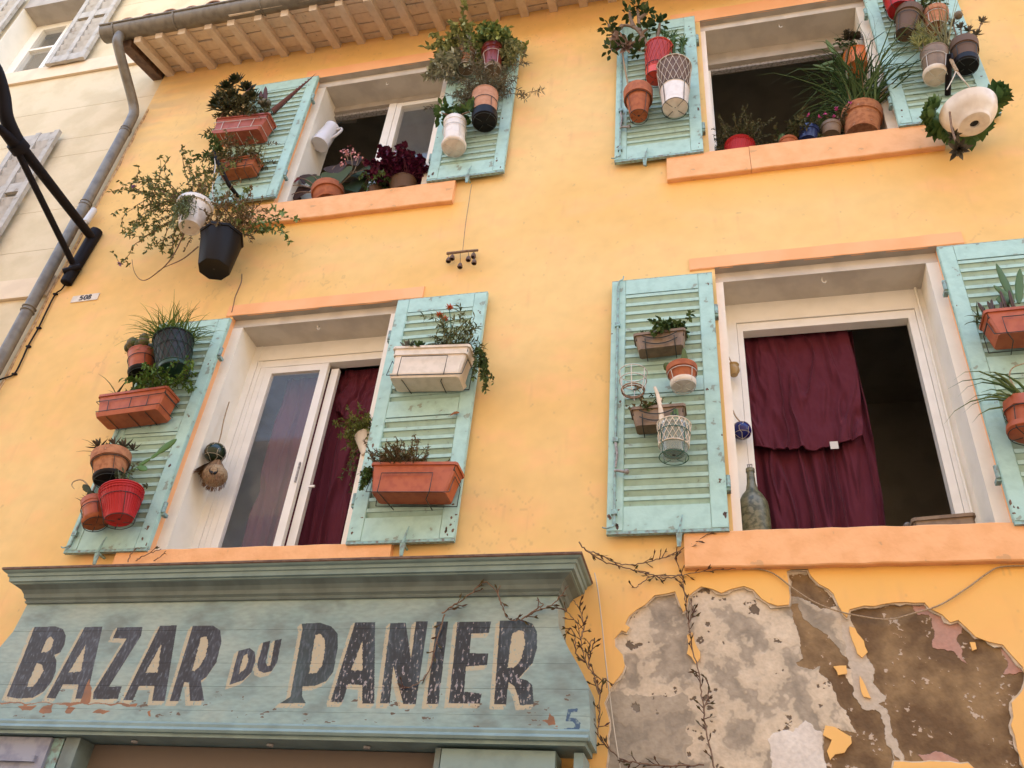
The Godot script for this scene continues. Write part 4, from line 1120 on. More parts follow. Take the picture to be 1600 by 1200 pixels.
func build_sign() -> void:
	var t := thing("shop_sign", "weathered grey-green wooden sign lettered BAZAR DU PANIER above the shop", "shop sign")
	var o := Vector2(-4.2, 2.70)
	var sz := Vector2(3.6, 0.8)
	var sm := sign_material(o, sz)
	# flared outline, cut into boards
	var right := [Vector2(-0.867, 3.47), Vector2(-0.8598, 3.364), Vector2(-0.8482, 3.266), Vector2(-0.8033, 3.172), Vector2(-0.7447, 3.08), Vector2(-0.6968, 2.991), Vector2(-0.6834, 2.848), Vector2(-0.68, 2.745)]
	var cuts := [3.47, 3.266, 3.089, 2.97, 2.85, 2.745]
	for k in 5:
		var q := PackedVector2Array()
		var ytop: float = cuts[k] - (0.0 if k == 0 else 0.0005)
		var ybot: float = cuts[k + 1] + (0.0 if k == 4 else 0.0005)
		var pts := []
		for n in 9:
			var y := lerpf(ybot, ytop, n / 8.0)
			var x := 0.0
			for i in right.size() - 1:
				if y <= right[i].y + 0.0001 and y >= right[i + 1].y - 0.0001:
					x = lerpf(right[i + 1].x, right[i].x, (y - right[i + 1].y) / maxf(0.0001, right[i].y - right[i + 1].y))
			pts.append(Vector2(x, y))
		for p in pts:
			q.append(p)
		for n in 9:
			var p: Vector2 = pts[8 - n]
			q.append(Vector2(-4.79 - p.x, p.y))
		var b := MB.new()
		b.prism(q, 0.0, 0.2 - 0.0004 * (k % 2), Vector2(o.x, o.y + sz.y), Vector2(1.0 / sz.x, -1.0 / sz.y))
		obj("board", b, sm, t)
	moulding("cornice", [Vector2(0.0, 3.425), Vector2(0.012, 3.428), Vector2(0.016, 3.436), Vector2(0.012, 3.444), Vector2(0.018, 3.45), Vector2(0.024, 3.455), Vector2(0.03, 3.475), Vector2(0.045, 3.495), Vector2(0.075, 3.512)], -3.92, -0.867, 0.2, M.sign_dark, t)
	moulding("cornice", [Vector2(0.075, 3.512), Vector2(0.083, 3.514), Vector2(0.085, 3.52), Vector2(0.1, 3.522), Vector2(0.104, 3.545), Vector2(0.112, 3.548), Vector2(0.116, 3.563), Vector2(0.13, 3.568), Vector2(0.138, 3.575)], -3.92, -0.867, 0.2, M.sign_paint, t)
	moulding("cornice_cap", [Vector2(0.138, 3.575), Vector2(0.143, 3.58), Vector2(0.143, 3.59), Vector2(0.13, 3.597), Vector2(-0.18, 3.605)], -3.92, -0.867, 0.2, M.wood_brown, t)
	var b := MB.new()
	var prof := [Vector2(0.0, 2.735), Vector2(0.02, 2.738), Vector2(0.026, 2.75), Vector2(0.02, 2.762), Vector2(0.012, 2.766), Vector2(0.014, 2.78), Vector2(0.006, 2.79), Vector2(0.0, 2.792)]
	for k in prof.size() - 1:
		b.quad(Vector3(-4.12, prof[k].y, 0.2 + prof[k].x), Vector3(-0.684, prof[k].y, 0.2 + prof[k].x), Vector3(-0.684, prof[k + 1].y, 0.2 + prof[k + 1].x), Vector3(-4.12, prof[k + 1].y, 0.2 + prof[k + 1].x))
	for k in range(1, prof.size() - 1):
		b.tri(Vector3(-0.684, prof[0].y, 0.2), Vector3(-0.684, prof[k].y, 0.2 + prof[k].x), Vector3(-0.684, prof[k + 1].y, 0.2 + prof[k + 1].x))
	b.box(Vector3(-4.1, 2.72, 0.0), Vector3(-0.70, 2.744, 0.205))
	obj("foot_moulding", b, M.sign_paint, t)
	# the shop front under the sign
	var s := thing("shop_entrance", "shop doorway under the sign with grey-green posts and brown door head", "shop front")
	bx("door_head", Vector3(-3.5, 2.3, -0.06), Vector3(-0.85, 2.715, 0.05), mat(lin(0.17, 0.125, 0.09), 0.8), s)
	bx("door", Vector3(-3.5, 0.05, -0.1), Vector3(-0.85, 2.29, -0.02), M.dark_room, s)
	for u in [-3.0, -2.25, -1.75]:
		b = MB.new()
		b.lathe([Vector2(0.001, -0.012), Vector2(0.016, -0.01), Vector2(0.018, 0.0)], 10)
		b.xf = Transform3D.IDENTITY
		var q := piece("lamp_button", b.mesh(), M.steel, s, Transform3D(Basis.IDENTITY, Vector3(u, 2.715, 0.13)))
	bx("post", Vector3(-3.37, 2.597, 0.17) * Vector3(1, 0, 0) + Vector3(0, 0.1, 0.0), Vector3(-3.285, 2.599, 0.17) * Vector3(1, 0, 0) + Vector3(0, 2.715, 0.17), M.sign_dark, s)
	bx("post", Vector3(-3.477, 2.6, 0.15) * Vector3(1, 0, 0) + Vector3(0, 0.1, 0.0), Vector3(-3.394, 2.602, 0.15) * Vector3(1, 0, 0) + Vector3(0, 2.714, 0.15), M.worn_paint, s)
	bx("side_panel", Vector3(-4.3, 0.1, 0.0), Vector3(-3.455, 2.593, 0.18) * Vector3(1, 0, 0) + Vector3(0, 2.712, 0.17), M.violet_paint, s)
	bx("panel_rail", Vector3(-4.3, 2.59, 0.17), Vector3(-3.502, 2.589, 0.19) * Vector3(1, 0, 0) + Vector3(0, 2.62, 0.186), M.violet_paint, s)
	tag(bx("sign_panel", Vector3(-1.366, 2.692, 0.17) * Vector3(1, 0, 0) + Vector3(0, 2.4, 0.02), Vector3(-0.8381, 2.704, 0.17) * Vector3(1, 0, 0) + Vector3(0, 2.705, 0.17), M.sign_paint, s), "pale green panel at the right end of the doorway")
	bx("post", Vector3(-1.4, 2.694, 0.16) * Vector3(1, 0, 0) + Vector3(0, 0.1, 0.015), Vector3(-1.373, 2.695, 0.16) * Vector3(1, 0, 0) + Vector3(0, 2.71, 0.16), M.sign_dark, s)
	bx("post", Vector3(-0.7548, 2.666, 0.16) * Vector3(1, 0, 0) + Vector3(0, 0.1, 0.0), Vector3(-0.7122, 2.667, 0.16) * Vector3(1, 0, 0) + Vector3(0, 2.7, 0.17), M.sign_paint, s)

# ---------- neighbour on the left, street, house opposite ----------
func nshutter(t: Node3D, at: Vector3, w: float, h: float, lean: float) -> void:
	var s := Node3D.new()
	s.name = numbered("shutter", t)
	t.add_child(s, true)
	s.position = at
	s.rotation.z = lean
	for x in [0.0, w * 0.44, w - 0.055]:
		bx("stile", Vector3(x, 0, 0.0), Vector3(x + 0.055, h, 0.04), M.grey_wood, s)
	for y in [0.0, h * 0.5, h - 0.14]:
		bx("rail", Vector3(0.056, y, 0.004), Vector3(w * 0.44 - 0.001, y + 0.12, 0.036), M.grey_wood, s)
		bx("rail", Vector3(w * 0.44 + 0.056, y, 0.004), Vector3(w - 0.056, y + 0.12, 0.036), M.grey_wood, s)
	var n := int((h - 0.3) / 0.105)
	for i in n:
		var y := 0.17 + (h - 0.36) * i / (n - 1)
		if absf(y - h * 0.5 - 0.06) < 0.08:
			continue
		for sx in [[0.058, w * 0.44 - 0.003], [w * 0.44 + 0.058, w - 0.058]]:
			rng.seed = i * 3 + int(at.y * 10)
			var b := MB.new()
			b.box(Vector3(sx[0], -0.055, -0.006), Vector3(sx[1], 0.055, 0.006))
			piece("slat", b.mesh(), M.grey_wood, s, Transform3D(Basis(Vector3.RIGHT, 0.3 + rng.randf_range(-0.05, 0.05)), Vector3(0, y, 0.016)))

func build_neighbour() -> void:
	var t := thing("cream_house", "cream house left of the downpipe with weathered pale grey shutters", "house")
	var w0 := -12.5
	var w1 := -5.192
	var win := Rect2(-7.835, 9.66, 1.06, 1.75)
	var ys := [0.0, 2.0, 4.0, 5.05, 6.14, 6.355, 6.72, 7.238, 8.02, 8.29, 8.81, 9.43, 9.66, 10.2, 10.75, 11.41, 12.2, 13.2]
	var face := -0.012
	for k in ys.size() - 1:
		var lo: float = ys[k] + 0.002
		var hi: float = ys[k + 1] - 0.002
		var band := k == 4 or k == 11
		var z := 0.016 if band else face
		var m: Material = M.cream_band if band else M.cream_wall
		if lo > win.position.y - 0.1 and hi < win.end.y + 0.01 and not band:
			bx("render_course", Vector3(w0, lo, -0.4), Vector3(win.position.x, hi, z), m, t)
			bx("render_course", Vector3(win.end.x, lo, -0.4), Vector3(w1, hi, z), m, t)
		else:
			bx("band_course" if band else "render_course", Vector3(w0, lo, -0.4), Vector3(w1 - (0.0 if not band else 0.004), hi, z), m, t)
	bx("backing", Vector3(w0, 0, -5.0), Vector3(win.position.x - 0.001, 13.2, -0.018), M.cream_wall, t)
	bx("backing", Vector3(win.end.x + 0.001, 0, -5.0), Vector3(w1 - 0.001, 13.2, -0.018), M.cream_wall, t)
	bx("backing", Vector3(win.position.x - 0.001, 0, -5.0), Vector3(win.end.x + 0.001, 9.64, -0.018), M.cream_wall, t)
	bx("backing", Vector3(win.position.x - 0.001, 11.41, -5.0), Vector3(win.end.x + 0.001, 13.2, -0.018), M.cream_wall, t)
	var w := Node3D.new()
	w.name = "window"
	t.add_child(w)
	bx("reveal", Vector3(win.position.x - 0.0005, 9.64, -0.42), Vector3(win.position.x + 0.012, 11.41, -0.008), M.white_paint, w)
	bx("reveal", Vector3(win.end.x - 0.012, 9.64, -0.42), Vector3(win.end.x + 0.0005, 11.41, -0.008), M.white_paint, w)
	bx("lintel", Vector3(win.position.x, 11.14, -0.42), Vector3(win.end.x, 11.4, -0.006), M.soffit_plaster, w)
	bx("back", Vector3(win.position.x, 9.6, -1.6), Vector3(win.end.x, 11.4, -1.5), M.dark_room, w)
	bx("frame_post", Vector3(win.position.x + 0.013, 9.64, -0.32), Vector3(-7.69, 11.14, -0.25), M.frame_white, w)
	bx("frame_post", Vector3(-7.35, 9.64, -0.32), Vector3(-7.29, 11.14, -0.25), M.frame_white, w)
	bx("frame_post", Vector3(-6.92, 9.64, -0.32), Vector3(win.end.x - 0.013, 11.14, -0.25), M.frame_white, w)
	bx("frame_head", Vector3(-7.69, 11.04, -0.32), Vector3(-6.92, 11.139, -0.252), M.frame_white, w)
	bx("glazing_bar", Vector3(-7.69, 10.60, -0.31), Vector3(-7.35, 10.635, -0.255), M.frame_white, w)
	bx("glazing_bar", Vector3(-7.29, 10.60, -0.31), Vector3(-6.92, 10.635, -0.255), M.frame_white, w)
	for q in [[-7.69, -7.35], [-7.29, -6.92]]:
		for r in [[9.64, 10.6], [10.635, 11.04]]:
			var b := MB.new()
			b.quad(Vector3(q[0], r[0], -0.28), Vector3(q[1], r[0], -0.28), Vector3(q[1], r[1], -0.28), Vector3(q[0], r[1], -0.28))
			obj("pane", b, M.glass, w)
	nshutter(t, Vector3(-6.78, 9.62, 0.03), 0.47, 1.72, 0.02)
	nshutter(t, Vector3(-8.31, 9.66, 0.03), 0.46, 1.72, 0.0)
	nshutter(t, Vector3(-6.46, 6.6, 0.03), 0.47, 1.74, 0.015)

func build_street() -> void:
	var b := MB.new()
	b.quad(Vector3(-120, 0, 120), Vector3(120, 0, 120), Vector3(120, 0, -120), Vector3(-120, 0, -120))
	var g := obj("ground", b, M.ground)
	g.set_meta("kind", "structure")
	var t := thing("house_across_the_street", "pale sunlit house across the street behind the viewer", "house")
	bx("wall", Vector3(-14, 0.0, 8.2), Vector3(14, 10.4, 13.0), M.far_wall, t)
	bx("roof", Vector3(-14.2, 10.4, 7.9), Vector3(14.2, 10.6, 13.2), M.roof_tile, t)
	for x in [-9.0, -5.5, -2.0, 1.5, 5.0]:
		for y in [1.0, 4.4, 8.0]:
			bx("window", Vector3(x, y, 8.17), Vector3(x + 1.0, y + 1.1, 8.199), M.navy, t)

# ---------- plants ----------
func tint(b: MB, a: Color, z: Color) -> void:
	b.col = a.lerp(z, rng.randf())

func shrub(par: Node, at: Vector3, o: Dictionary) -> void:  # forking stems with small leaves
	rng.seed = o.get("seed", 1)
	var st := MB.new()
	var lf := MB.new()
	var lean: Vector3 = o.get("lean", Vector3.UP)
	for k in int(o.get("n", 8) * 1.25):
		var d: Vector3 = (lean + rdir() * o.get("spread", 0.8)).normalized()
		grow(st, lf, at + Vector3(rng.randf_range(-1, 1), 0, rng.randf_range(-1, 1)) * o.get("base", 0.03), d, o.get("len", 0.25) * o.get("grow", 1.5) * rng.randf_range(0.6, 1.1), o.get("r", 0.003), o.get("forks", 1), o)
	if st.v.size():
		stuff(obj("stems", st, M.plant, par))
	if lf.v.size():
		stuff(obj("foliage", lf, M.plant, par))

func grow(st: MB, lf: MB, p: Vector3, d: Vector3, length: float, r: float, forks: int, o: Dictionary) -> void:
	var steps := 5
	var pts := [p]
	var droop: float = o.get("droop", 0.1)
	for k in steps:
		d = (d + rdir() * o.get("wander", 0.25) + Vector3(0, -droop, 0)).normalized()
		p += d * length / steps
		if p.z < o.get("wall", -0.085):
			p.z = o.get("wall", -0.085) + rng.randf() * 0.02
		pts.append(p)
		if forks > 0 and k >= 1 and rng.randf() < o.get("fork", 0.5):
			grow(st, lf, p, (d + rdir() * 0.9).normalized(), length * rng.randf_range(0.4, 0.75), r * 0.7, forks - 1, o)
	st.col = o.get("wood", Color(0.09, 0.06, 0.03))
	st.tube(pts, r, r * 0.5, 4, false)
	var ll: float = o.get("leaf", 0.02) * 1.2
	var count := int(length * o.get("dense", 80.0) * o.get("lush", 1.15))
	var bare: float = o.get("bare", 0.2)
	for k in count:
		var f := rng.randf_range(bare, 1.0)
		if o.get("tips", false):
			f = 1.0 - pow(rng.randf(), 2.0) * (1.0 - bare)
		var at: float = f * steps
		var i := mini(int(at), steps - 1)
		var q: Vector3 = pts[i].lerp(pts[i + 1], at - i)
		var dd: Vector3 = ((pts[i + 1] - pts[i]).normalized() * o.get("along", 0.5) + rdir()).normalized()
		tint(lf, o.get("a", Color(0.05, 0.09, 0.03)), o.get("b", Color(0.12, 0.17, 0.05)))
		lf.leaf(q, dd, Vector3.UP + rdir() * 0.5, ll * rng.randf_range(0.6, 1.2), ll * o.get("wide", 0.5), 0.25, 0.3, 2)
	if o.has("bloom") and rng.randf() < o.get("bloomshare", 0.5):
		for k in 7:
			tint(lf, o.bloom, o.bloom * 1.3)
			lf.leaf(p, (d + rdir()).normalized(), rdir(), ll * 0.8, ll * 0.6, 0.2, 0.1, 2)

func blades(par: Node, at: Vector3, o: Dictionary) -> void:  # grass, aloes, spiky leaves
	rng.seed = o.get("seed", 1)
	var b := MB.new()
	var single: bool = o.get("single", false)
	for k in o.get("n", 30):
		if single:
			b = MB.new()
		var lean: Vector3 = o.get("lean", Vector3.UP)
		var d: Vector3 = (lean + rdir() * o.get("spread", 0.9)).normalized()
		var length: float = o.get("len", 0.2) * o.get("grow", 1.5) * (rng.randf_range(0.55, 1.1) if int(o.get("n", 30)) > 1 else 1.0)
		var p: Vector3 = at + Vector3(rng.randf_range(-1, 1), 0, rng.randf_range(-1, 1)) * o.get("base", 0.03)
		p.x += rng.randf_range(-1, 1) * o.get("row", 0.0)
		var pts := [p]
		for s in 5:
			d = (d + Vector3(0, -o.get("droop", 0.15) * (s + 1) * 0.4, 0) + rdir() * o.get("wander", 0.05)).normalized()
			p += d * length / 5.0
			if p.z < o.get("wall", -0.085):
				p.z = o.get("wall", -0.085)
			pts.append(p)
		tint(b, o.get("a", Color(0.05, 0.1, 0.02)), o.get("b", Color(0.14, 0.22, 0.05)))
		b.tube(pts, o.get("w", 0.005), 0.0006, o.get("sides", 4), false, o.get("flat", 0.35))
		if o.get("teeth", 0):
			for s in o.teeth:
				var f: float = 0.15 + 0.75 * s / o.teeth
				var q: Vector3 = pts[int(f * 5)].lerp(pts[mini(int(f * 5) + 1, 5)], fmod(f * 5, 1.0))
				var w: float = o.w * (1.0 - f)
				for h in [-1, 1]:
					b.leaf(q + Vector3(h * w * 0.8, 0, 0), Vector3(h, 0.4, 0.2), Vector3.FORWARD, o.w * 0.7, o.w * 0.5, 0, 0, 2)
		if single:
			obj("leaf", b, M.plant, par)
	if not single:
		stuff(obj("foliage", b, M.plant, par))

func rosette(par: Node, at: Vector3, r: float, n: int, o: Dictionary) -> void:  # whorls of fleshy leaves
	rng.seed = o.get("seed", 1)
	var b := MB.new()
	var axis: Vector3 = o.get("axis", Vector3(0, 0.8, 0.6)).normalized()
	var s := axis.cross(Vector3.RIGHT).normalized()
	var t := axis.cross(s)
	for k in n:
		var f := float(k) / n
		var a := k * 2.39996
		var rise := lerpf(0.0, 1.25, f)
		var d := (s * cos(a) + t * sin(a)) * cos(rise) + axis * sin(rise)
		tint(b, o.get("a", Color(0.07, 0.1, 0.06)), o.get("b", Color(0.16, 0.2, 0.12)))
		b.leaf(at + axis * r * 0.25 * f, d, axis, r * lerpf(1.0, 0.45, f), r * o.get("wide", 0.42) * lerpf(1.0, 0.6, f), -0.25, 0.35, 3)
	stuff(obj(o.get("called", "rosette"), b, M.plant, par))

func jade(par: Node, limbs: Array, o: Dictionary) -> void:  # woody limbs with clusters of fleshy oval leaves at their ends
	rng.seed = o.get("seed", 1)
	var st := MB.new()
	var lf := MB.new()
	for pts in limbs:
		var q := arc_pts(pts, 4)
		st.col = o.get("wood", Color(0.2, 0.13, 0.08))
		st.tube(q, o.get("r", 0.012), o.get("r", 0.012) * 0.45, 6)
		var tip: Vector3 = q[q.size() - 1]
		for k in o.get("n", 26):
			var p: Vector3 = tip + rdir() * o.get("ball", 0.05) * rng.randf_range(0.2, 1.0)
			tint(lf, o.get("a", Color(0.03, 0.06, 0.02)), o.get("b", Color(0.1, 0.15, 0.05)))
			lf.leaf(p, (p - tip + Vector3(0, 0.02, 0)).normalized() + rdir() * 0.4, Vector3.UP + rdir() * 0.4, o.get("leaf", 0.035), o.get("leaf", 0.035) * 0.62, 0.12, 0.3, 3)
	stuff(obj("foliage", lf, M.plant, par))
	obj("stems", st, M.plant, par)

func cactus_column(par: Node, p: Vector3, q: Vector3, r: float, ribs := 9, a := Color(0.06, 0.1, 0.03), z := Color(0.14, 0.2, 0.07)) -> void:
	var b := MB.new()
	var m := 9
	var ax := (q - p).normalized()
	var s := ax.cross(Vector3.BACK).normalized()
	var t := ax.cross(s)
	var k2 := ribs * 2
	for k in m + 1:
		var f := float(k) / m
		var w := r * (0.8 + 0.2 * sin(f * 2.2)) * sqrt(maxf(0.0, 1.0 - pow(f, 5.0)))
		for i in k2 + 1:
			var an := TAU * i / k2
			var rr := w * (1.0 if i % 2 else 0.78)
			b.col = z if i % 2 else a
			b.vert(p.lerp(q, f) + (s * cos(an) + t * sin(an)) * rr, s * cos(an) + t * sin(an) + ax * f * 0.5)
	for k in m:
		for i in k2:
			var j := k * (k2 + 1) + i
			b.face(j, j + 1, j + k2 + 2)
			b.face(j, j + k2 + 2, j + k2 + 1)
	obj("cactus_stem", b, M.plant, par)

func pads(par: Node, list: Array, a := Color(0.06, 0.11, 0.03), thick := 0.3) -> void:  # flat cactus joints from point to point
	for e in list:
		var b := MB.new()
		b.col = a * (0.8 + 0.4 * rng.randf())
		var p: Vector3 = e[0]
		var q: Vector3 = e[1]
		var w: float = e[2]
		var pts := []
		for k in 7:
			pts.append(p.lerp(q, k / 6.0))
		var m := 7
		var ax := (q - p).normalized()
		var s := ax.cross(Vector3(0.2, 0.1, 1)).normalized()
		var t := ax.cross(s)
		for k in m:
			var f := k / 6.0
			var rr := w * maxf(0.25 if k == 0 else 0.06, pow(sin(PI * clampf(f * 0.9 + 0.08, 0, 1)), 0.6)) * (1.0 + 0.1 * (k % 2))
			for i in 9:
				var an := TAU * i / 8
				b.vert(pts[k] + s * cos(an) * rr + t * sin(an) * rr * thick, s * cos(an) * thick + t * sin(an))
		for k in m - 1:
			for i in 8:
				var j := k * 9 + i
				b.face(j, j + 1, j + 10)
				b.face(j, j + 10, j + 9)
		obj("pad", b, M.plant, par)

func knobs(par: Node, at: Vector3, r: float, n: int, size: float, a: Color, z: Color, sd: int, called := "cactus_heads") -> void:  # a cluster of small round cactus heads
	rng.seed = sd
	var b := MB.new()
	for k in n:
		var p := at + Vector3(rng.randf_range(-1, 1) * r, rng.randf_range(0.0, 0.7) * r, rng.randf_range(-0.8, 0.8) * r)
		tint(b, a, z)
		b.ball(p, size * rng.randf_range(0.7, 1.1), 6, 9, 1.2)
		for j in 24:
			var d := rdir()
			tint(b, z, z * 1.8)
			b.leaf(p + d * size * 0.9, d, rdir(), size * 0.3, size * 0.12, 0, 0, 2)
	stuff(obj(called, b, M.plant, par))

func strand(par: Node, called: String, pts: Array, r: float, m: Material, r1 := -1.0) -> MeshInstance3D:
	var b := MB.new()
	b.tube(arc_pts(pts, 5), r, r1, 5)
	return obj(called, b, m, par)

func creeper(label: String, lines: Array, sd: int, budrate := 26.0, r := 0.004) -> void:  # dry twigs with buds
	var t := thing("dry_creeper", label, "creeper", Vector3.ZERO)
	rng.seed = sd
	for pts in lines:
		var q := arc_pts(pts, 6)
		for k in range(1, q.size() - 1):
			q[k] += rdir() * 0.004
		var b := MB.new()
		b.tube(q, r, r * 0.45, 5)
		obj("stem", b, M.twig, t)
		var bud := MB.new()
		for k in q.size() - 1:
			if rng.randf() < budrate * q[k].distance_to(q[k + 1]) and k > 1:
				var d: Vector3 = ((q[k + 1] - q[k]).normalized() + rdir() * 0.8).normalized()
				var e: Vector3 = q[k] + d * rng.randf_range(0.015, 0.04)
				bud.col = Color(0.10, 0.045, 0.025)
				bud.tube([q[k], q[k].lerp(e, 0.5), e], 0.0025, 0.002, 4)
				for j in 2:
					bud.col = Color(0.10, 0.045, 0.03).lerp(Color(0.08, 0.07, 0.02), rng.randf())
					bud.leaf(e, (d + rdir() * 0.5).normalized(), rdir(), rng.randf_range(0.02, 0.036), 0.011, 0.1, 0.3, 2)
		if bud.v.size():
			stuff(obj("buds", bud, M.plant, t))

# ---------- pots, troughs and the wire that holds them ----------
func potted(called: String, label: String, rim: Vector3, foot: Vector3, rw: float, fw: float, m: Material, o := {}) -> Node3D:
	var t := thing(called, label, o.get("category", "potted plant"), foot)
	var ax := (rim - foot).normalized()
	var zz := (Vector3.BACK - ax * ax.z).normalized()
	t.basis = Basis(ax.cross(zz), ax, zz)
	var h := rim.distance_to(foot)
	var a := fw * 0.5
	var b := rw * 0.5
	var prof: Array
	var lip: float = o.get("lip", 0.0)
	if lip > 0.0:  # a clay pot with its thick collar
		var c := lerpf(a, b * 0.94, 1.0 - lip)
		prof = [Vector2(0.004, 0.004), Vector2(a * 0.85, 0.004), Vector2(a * 0.9, 0.0), Vector2(a * 0.98, 0.0), Vector2(a, 0.004), Vector2(c, h * (1.0 - lip)), Vector2(b * 0.97, h * (1.0 - lip) + 0.002), Vector2(b, h - 0.005), Vector2(b * 0.99, h), Vector2(b * 0.9, h), Vector2(b * 0.88, h - 0.02)]
	else:
		prof = [Vector2(0.004, 0.005), Vector2(a * 0.8, 0.005), Vector2(a * 0.86, 0.0), Vector2(a * 0.97, 0.0), Vector2(a, 0.005), Vector2(b * 0.97, h - 0.01), Vector2(b, h - 0.008), Vector2(b, h), Vector2(b * 0.93, h), Vector2(b * 0.9, h - 0.02)]
	var s := MB.new()
	s.lathe(prof, o.get("sides", 24), o.get("wob", 0.0))
	obj("pot", s, o.get("core", m), t)
	if o.has("core"):
		s = MB.new()
		var nl: float = o.get("netlow", 0.35)
		s.lathe([Vector2(0.004, -0.001), Vector2(a * 0.86, -0.004), Vector2(a + 0.002, 0.0), Vector2(lerpf(a, b, nl) + 0.003, h * nl), Vector2(lerpf(a, b, nl), h * nl + 0.001)], 24)
		obj("lower_cup", s, m, t)
	s = MB.new()
	s.lathe([Vector2(b * 0.92, h - 0.018), Vector2(0.001, h - 0.012)], 16)
	obj("soil", s, M.soil, t)
	s = MB.new()
	s.lathe([Vector2(0.001, 0.0025), Vector2(minf(0.009, a * 0.3), 0.0025)], 10)
	obj("drain_hole", s, M.black, t)
	if o.has("saucer"):
		s = MB.new()
		var w: float = a * 1.18
		s.lathe([Vector2(0.001, -0.004), Vector2(w * 0.9, -0.004), Vector2(w, 0.004), Vector2(w * 1.03, o.get("sh", 0.022)), Vector2(w * 0.98, o.get("sh", 0.022)), Vector2(w * 0.95, 0.006)], 24)
		obj("saucer", s, o.saucer, t)
	if o.get("net", false):
		s = MB.new()
		var rows: float = o.get("netlow", 0.35)
		for k in 16:
			for dirn in [-1, 1]:
				var pts := []
				for i in 7:
					var f := i / 6.0
					var an: float = TAU * k / 16.0 + dirn * f * 0.85
					var hh := lerpf(rows, 1.0, f)
					var rr := lerpf(a, b, hh) + 0.003
					pts.append(Vector3(sin(an) * rr, hh * h, cos(an) * rr))
				s.tube(pts, 0.0028, -1, 4, false, 0.6)
		for hh in [rows, 1.0]:
			var pts := []
			for i in 25:
				var rr := lerpf(a, b, hh) + 0.003
				pts.append(Vector3(sin(TAU * i / 24) * rr, hh * h, cos(TAU * i / 24) * rr))
			s.tube(pts, 0.004, -1, 5, false)
		obj("woven_net", s, o.get("netmat", m), t)
	if o.get("ribs", 0):
		s = MB.new()
		for k in o.ribs:
			var an: float = TAU * k / o.ribs
			s.tube([Vector3(sin(an) * a, 0.01, cos(an) * a), Vector3(sin(an) * b, h - 0.03, cos(an) * b)], 0.0022, -1, 4)
		for hh in [0.82, 0.9, 0.97]:
			var pts := []
			for i in 25:
				var rr := lerpf(a, b, hh) + 0.001
				pts.append(Vector3(sin(TAU * i / 24) * rr, hh * h, cos(TAU * i / 24) * rr))
			s.tube(pts, 0.0035, -1, 5, false)
		obj("ribbing", s, m, t)
	if o.has("wire"):
		holder_round(o.get("wlabel", "wire holder round the " + label), t.transform, a, b, h, o.wire, o.get("whigh", 0.62), o.get("wn", 4))
	t.set_meta("h", h)
	return t

func holder_round(label: String, at: Transform3D, a: float, b: float, h: float, m: Material, high := 0.62, n := 4) -> void:
	var t := thing("wire_pot_holder", label, "pot holder")
	t.transform = at
	var r := lerpf(a, b, high) + 0.005
	var w := MB.new()
	var pts := []
	for i in 25:
		pts.append(Vector3(sin(TAU * i / 24) * r, h * high, cos(TAU * i / 24) * r))
	w.tube(pts, 0.0026, -1, 5, false)
	obj("hoop", w, m, t)
	w = MB.new()
	pts = []
	for i in 25:
		pts.append(Vector3(sin(TAU * i / 24) * (a + 0.006), -0.012, cos(TAU * i / 24) * (a + 0.006)))
	w.tube(pts, 0.0024, -1, 5, false)
	obj("foot_ring", w, m, t)
	for k in n:
		var an := TAU * (k + 0.5) / n
		var d := Vector3(sin(an), 0, cos(an))
		w = MB.new()
		w.tube([d * r + Vector3(0, h * high, 0), d * (a + 0.007) + Vector3(0, -0.012, 0), d * (a * 0.3) + Vector3(0, -0.016, 0)], 0.0024, -1, 4)
		obj("upright", w, m, t)
	w = MB.new()
	var back := maxf(at.origin.z - 0.062, r)
	w.tube([Vector3(-r * 0.4, h * high, -r * 0.9), Vector3(-r * 0.3, h * high + 0.03, -back), Vector3(r * 0.3, h * high + 0.03, -back), Vector3(r * 0.4, h * high, -r * 0.9)], 0.0026, -1, 4)
	obj("hook", w, m, t)

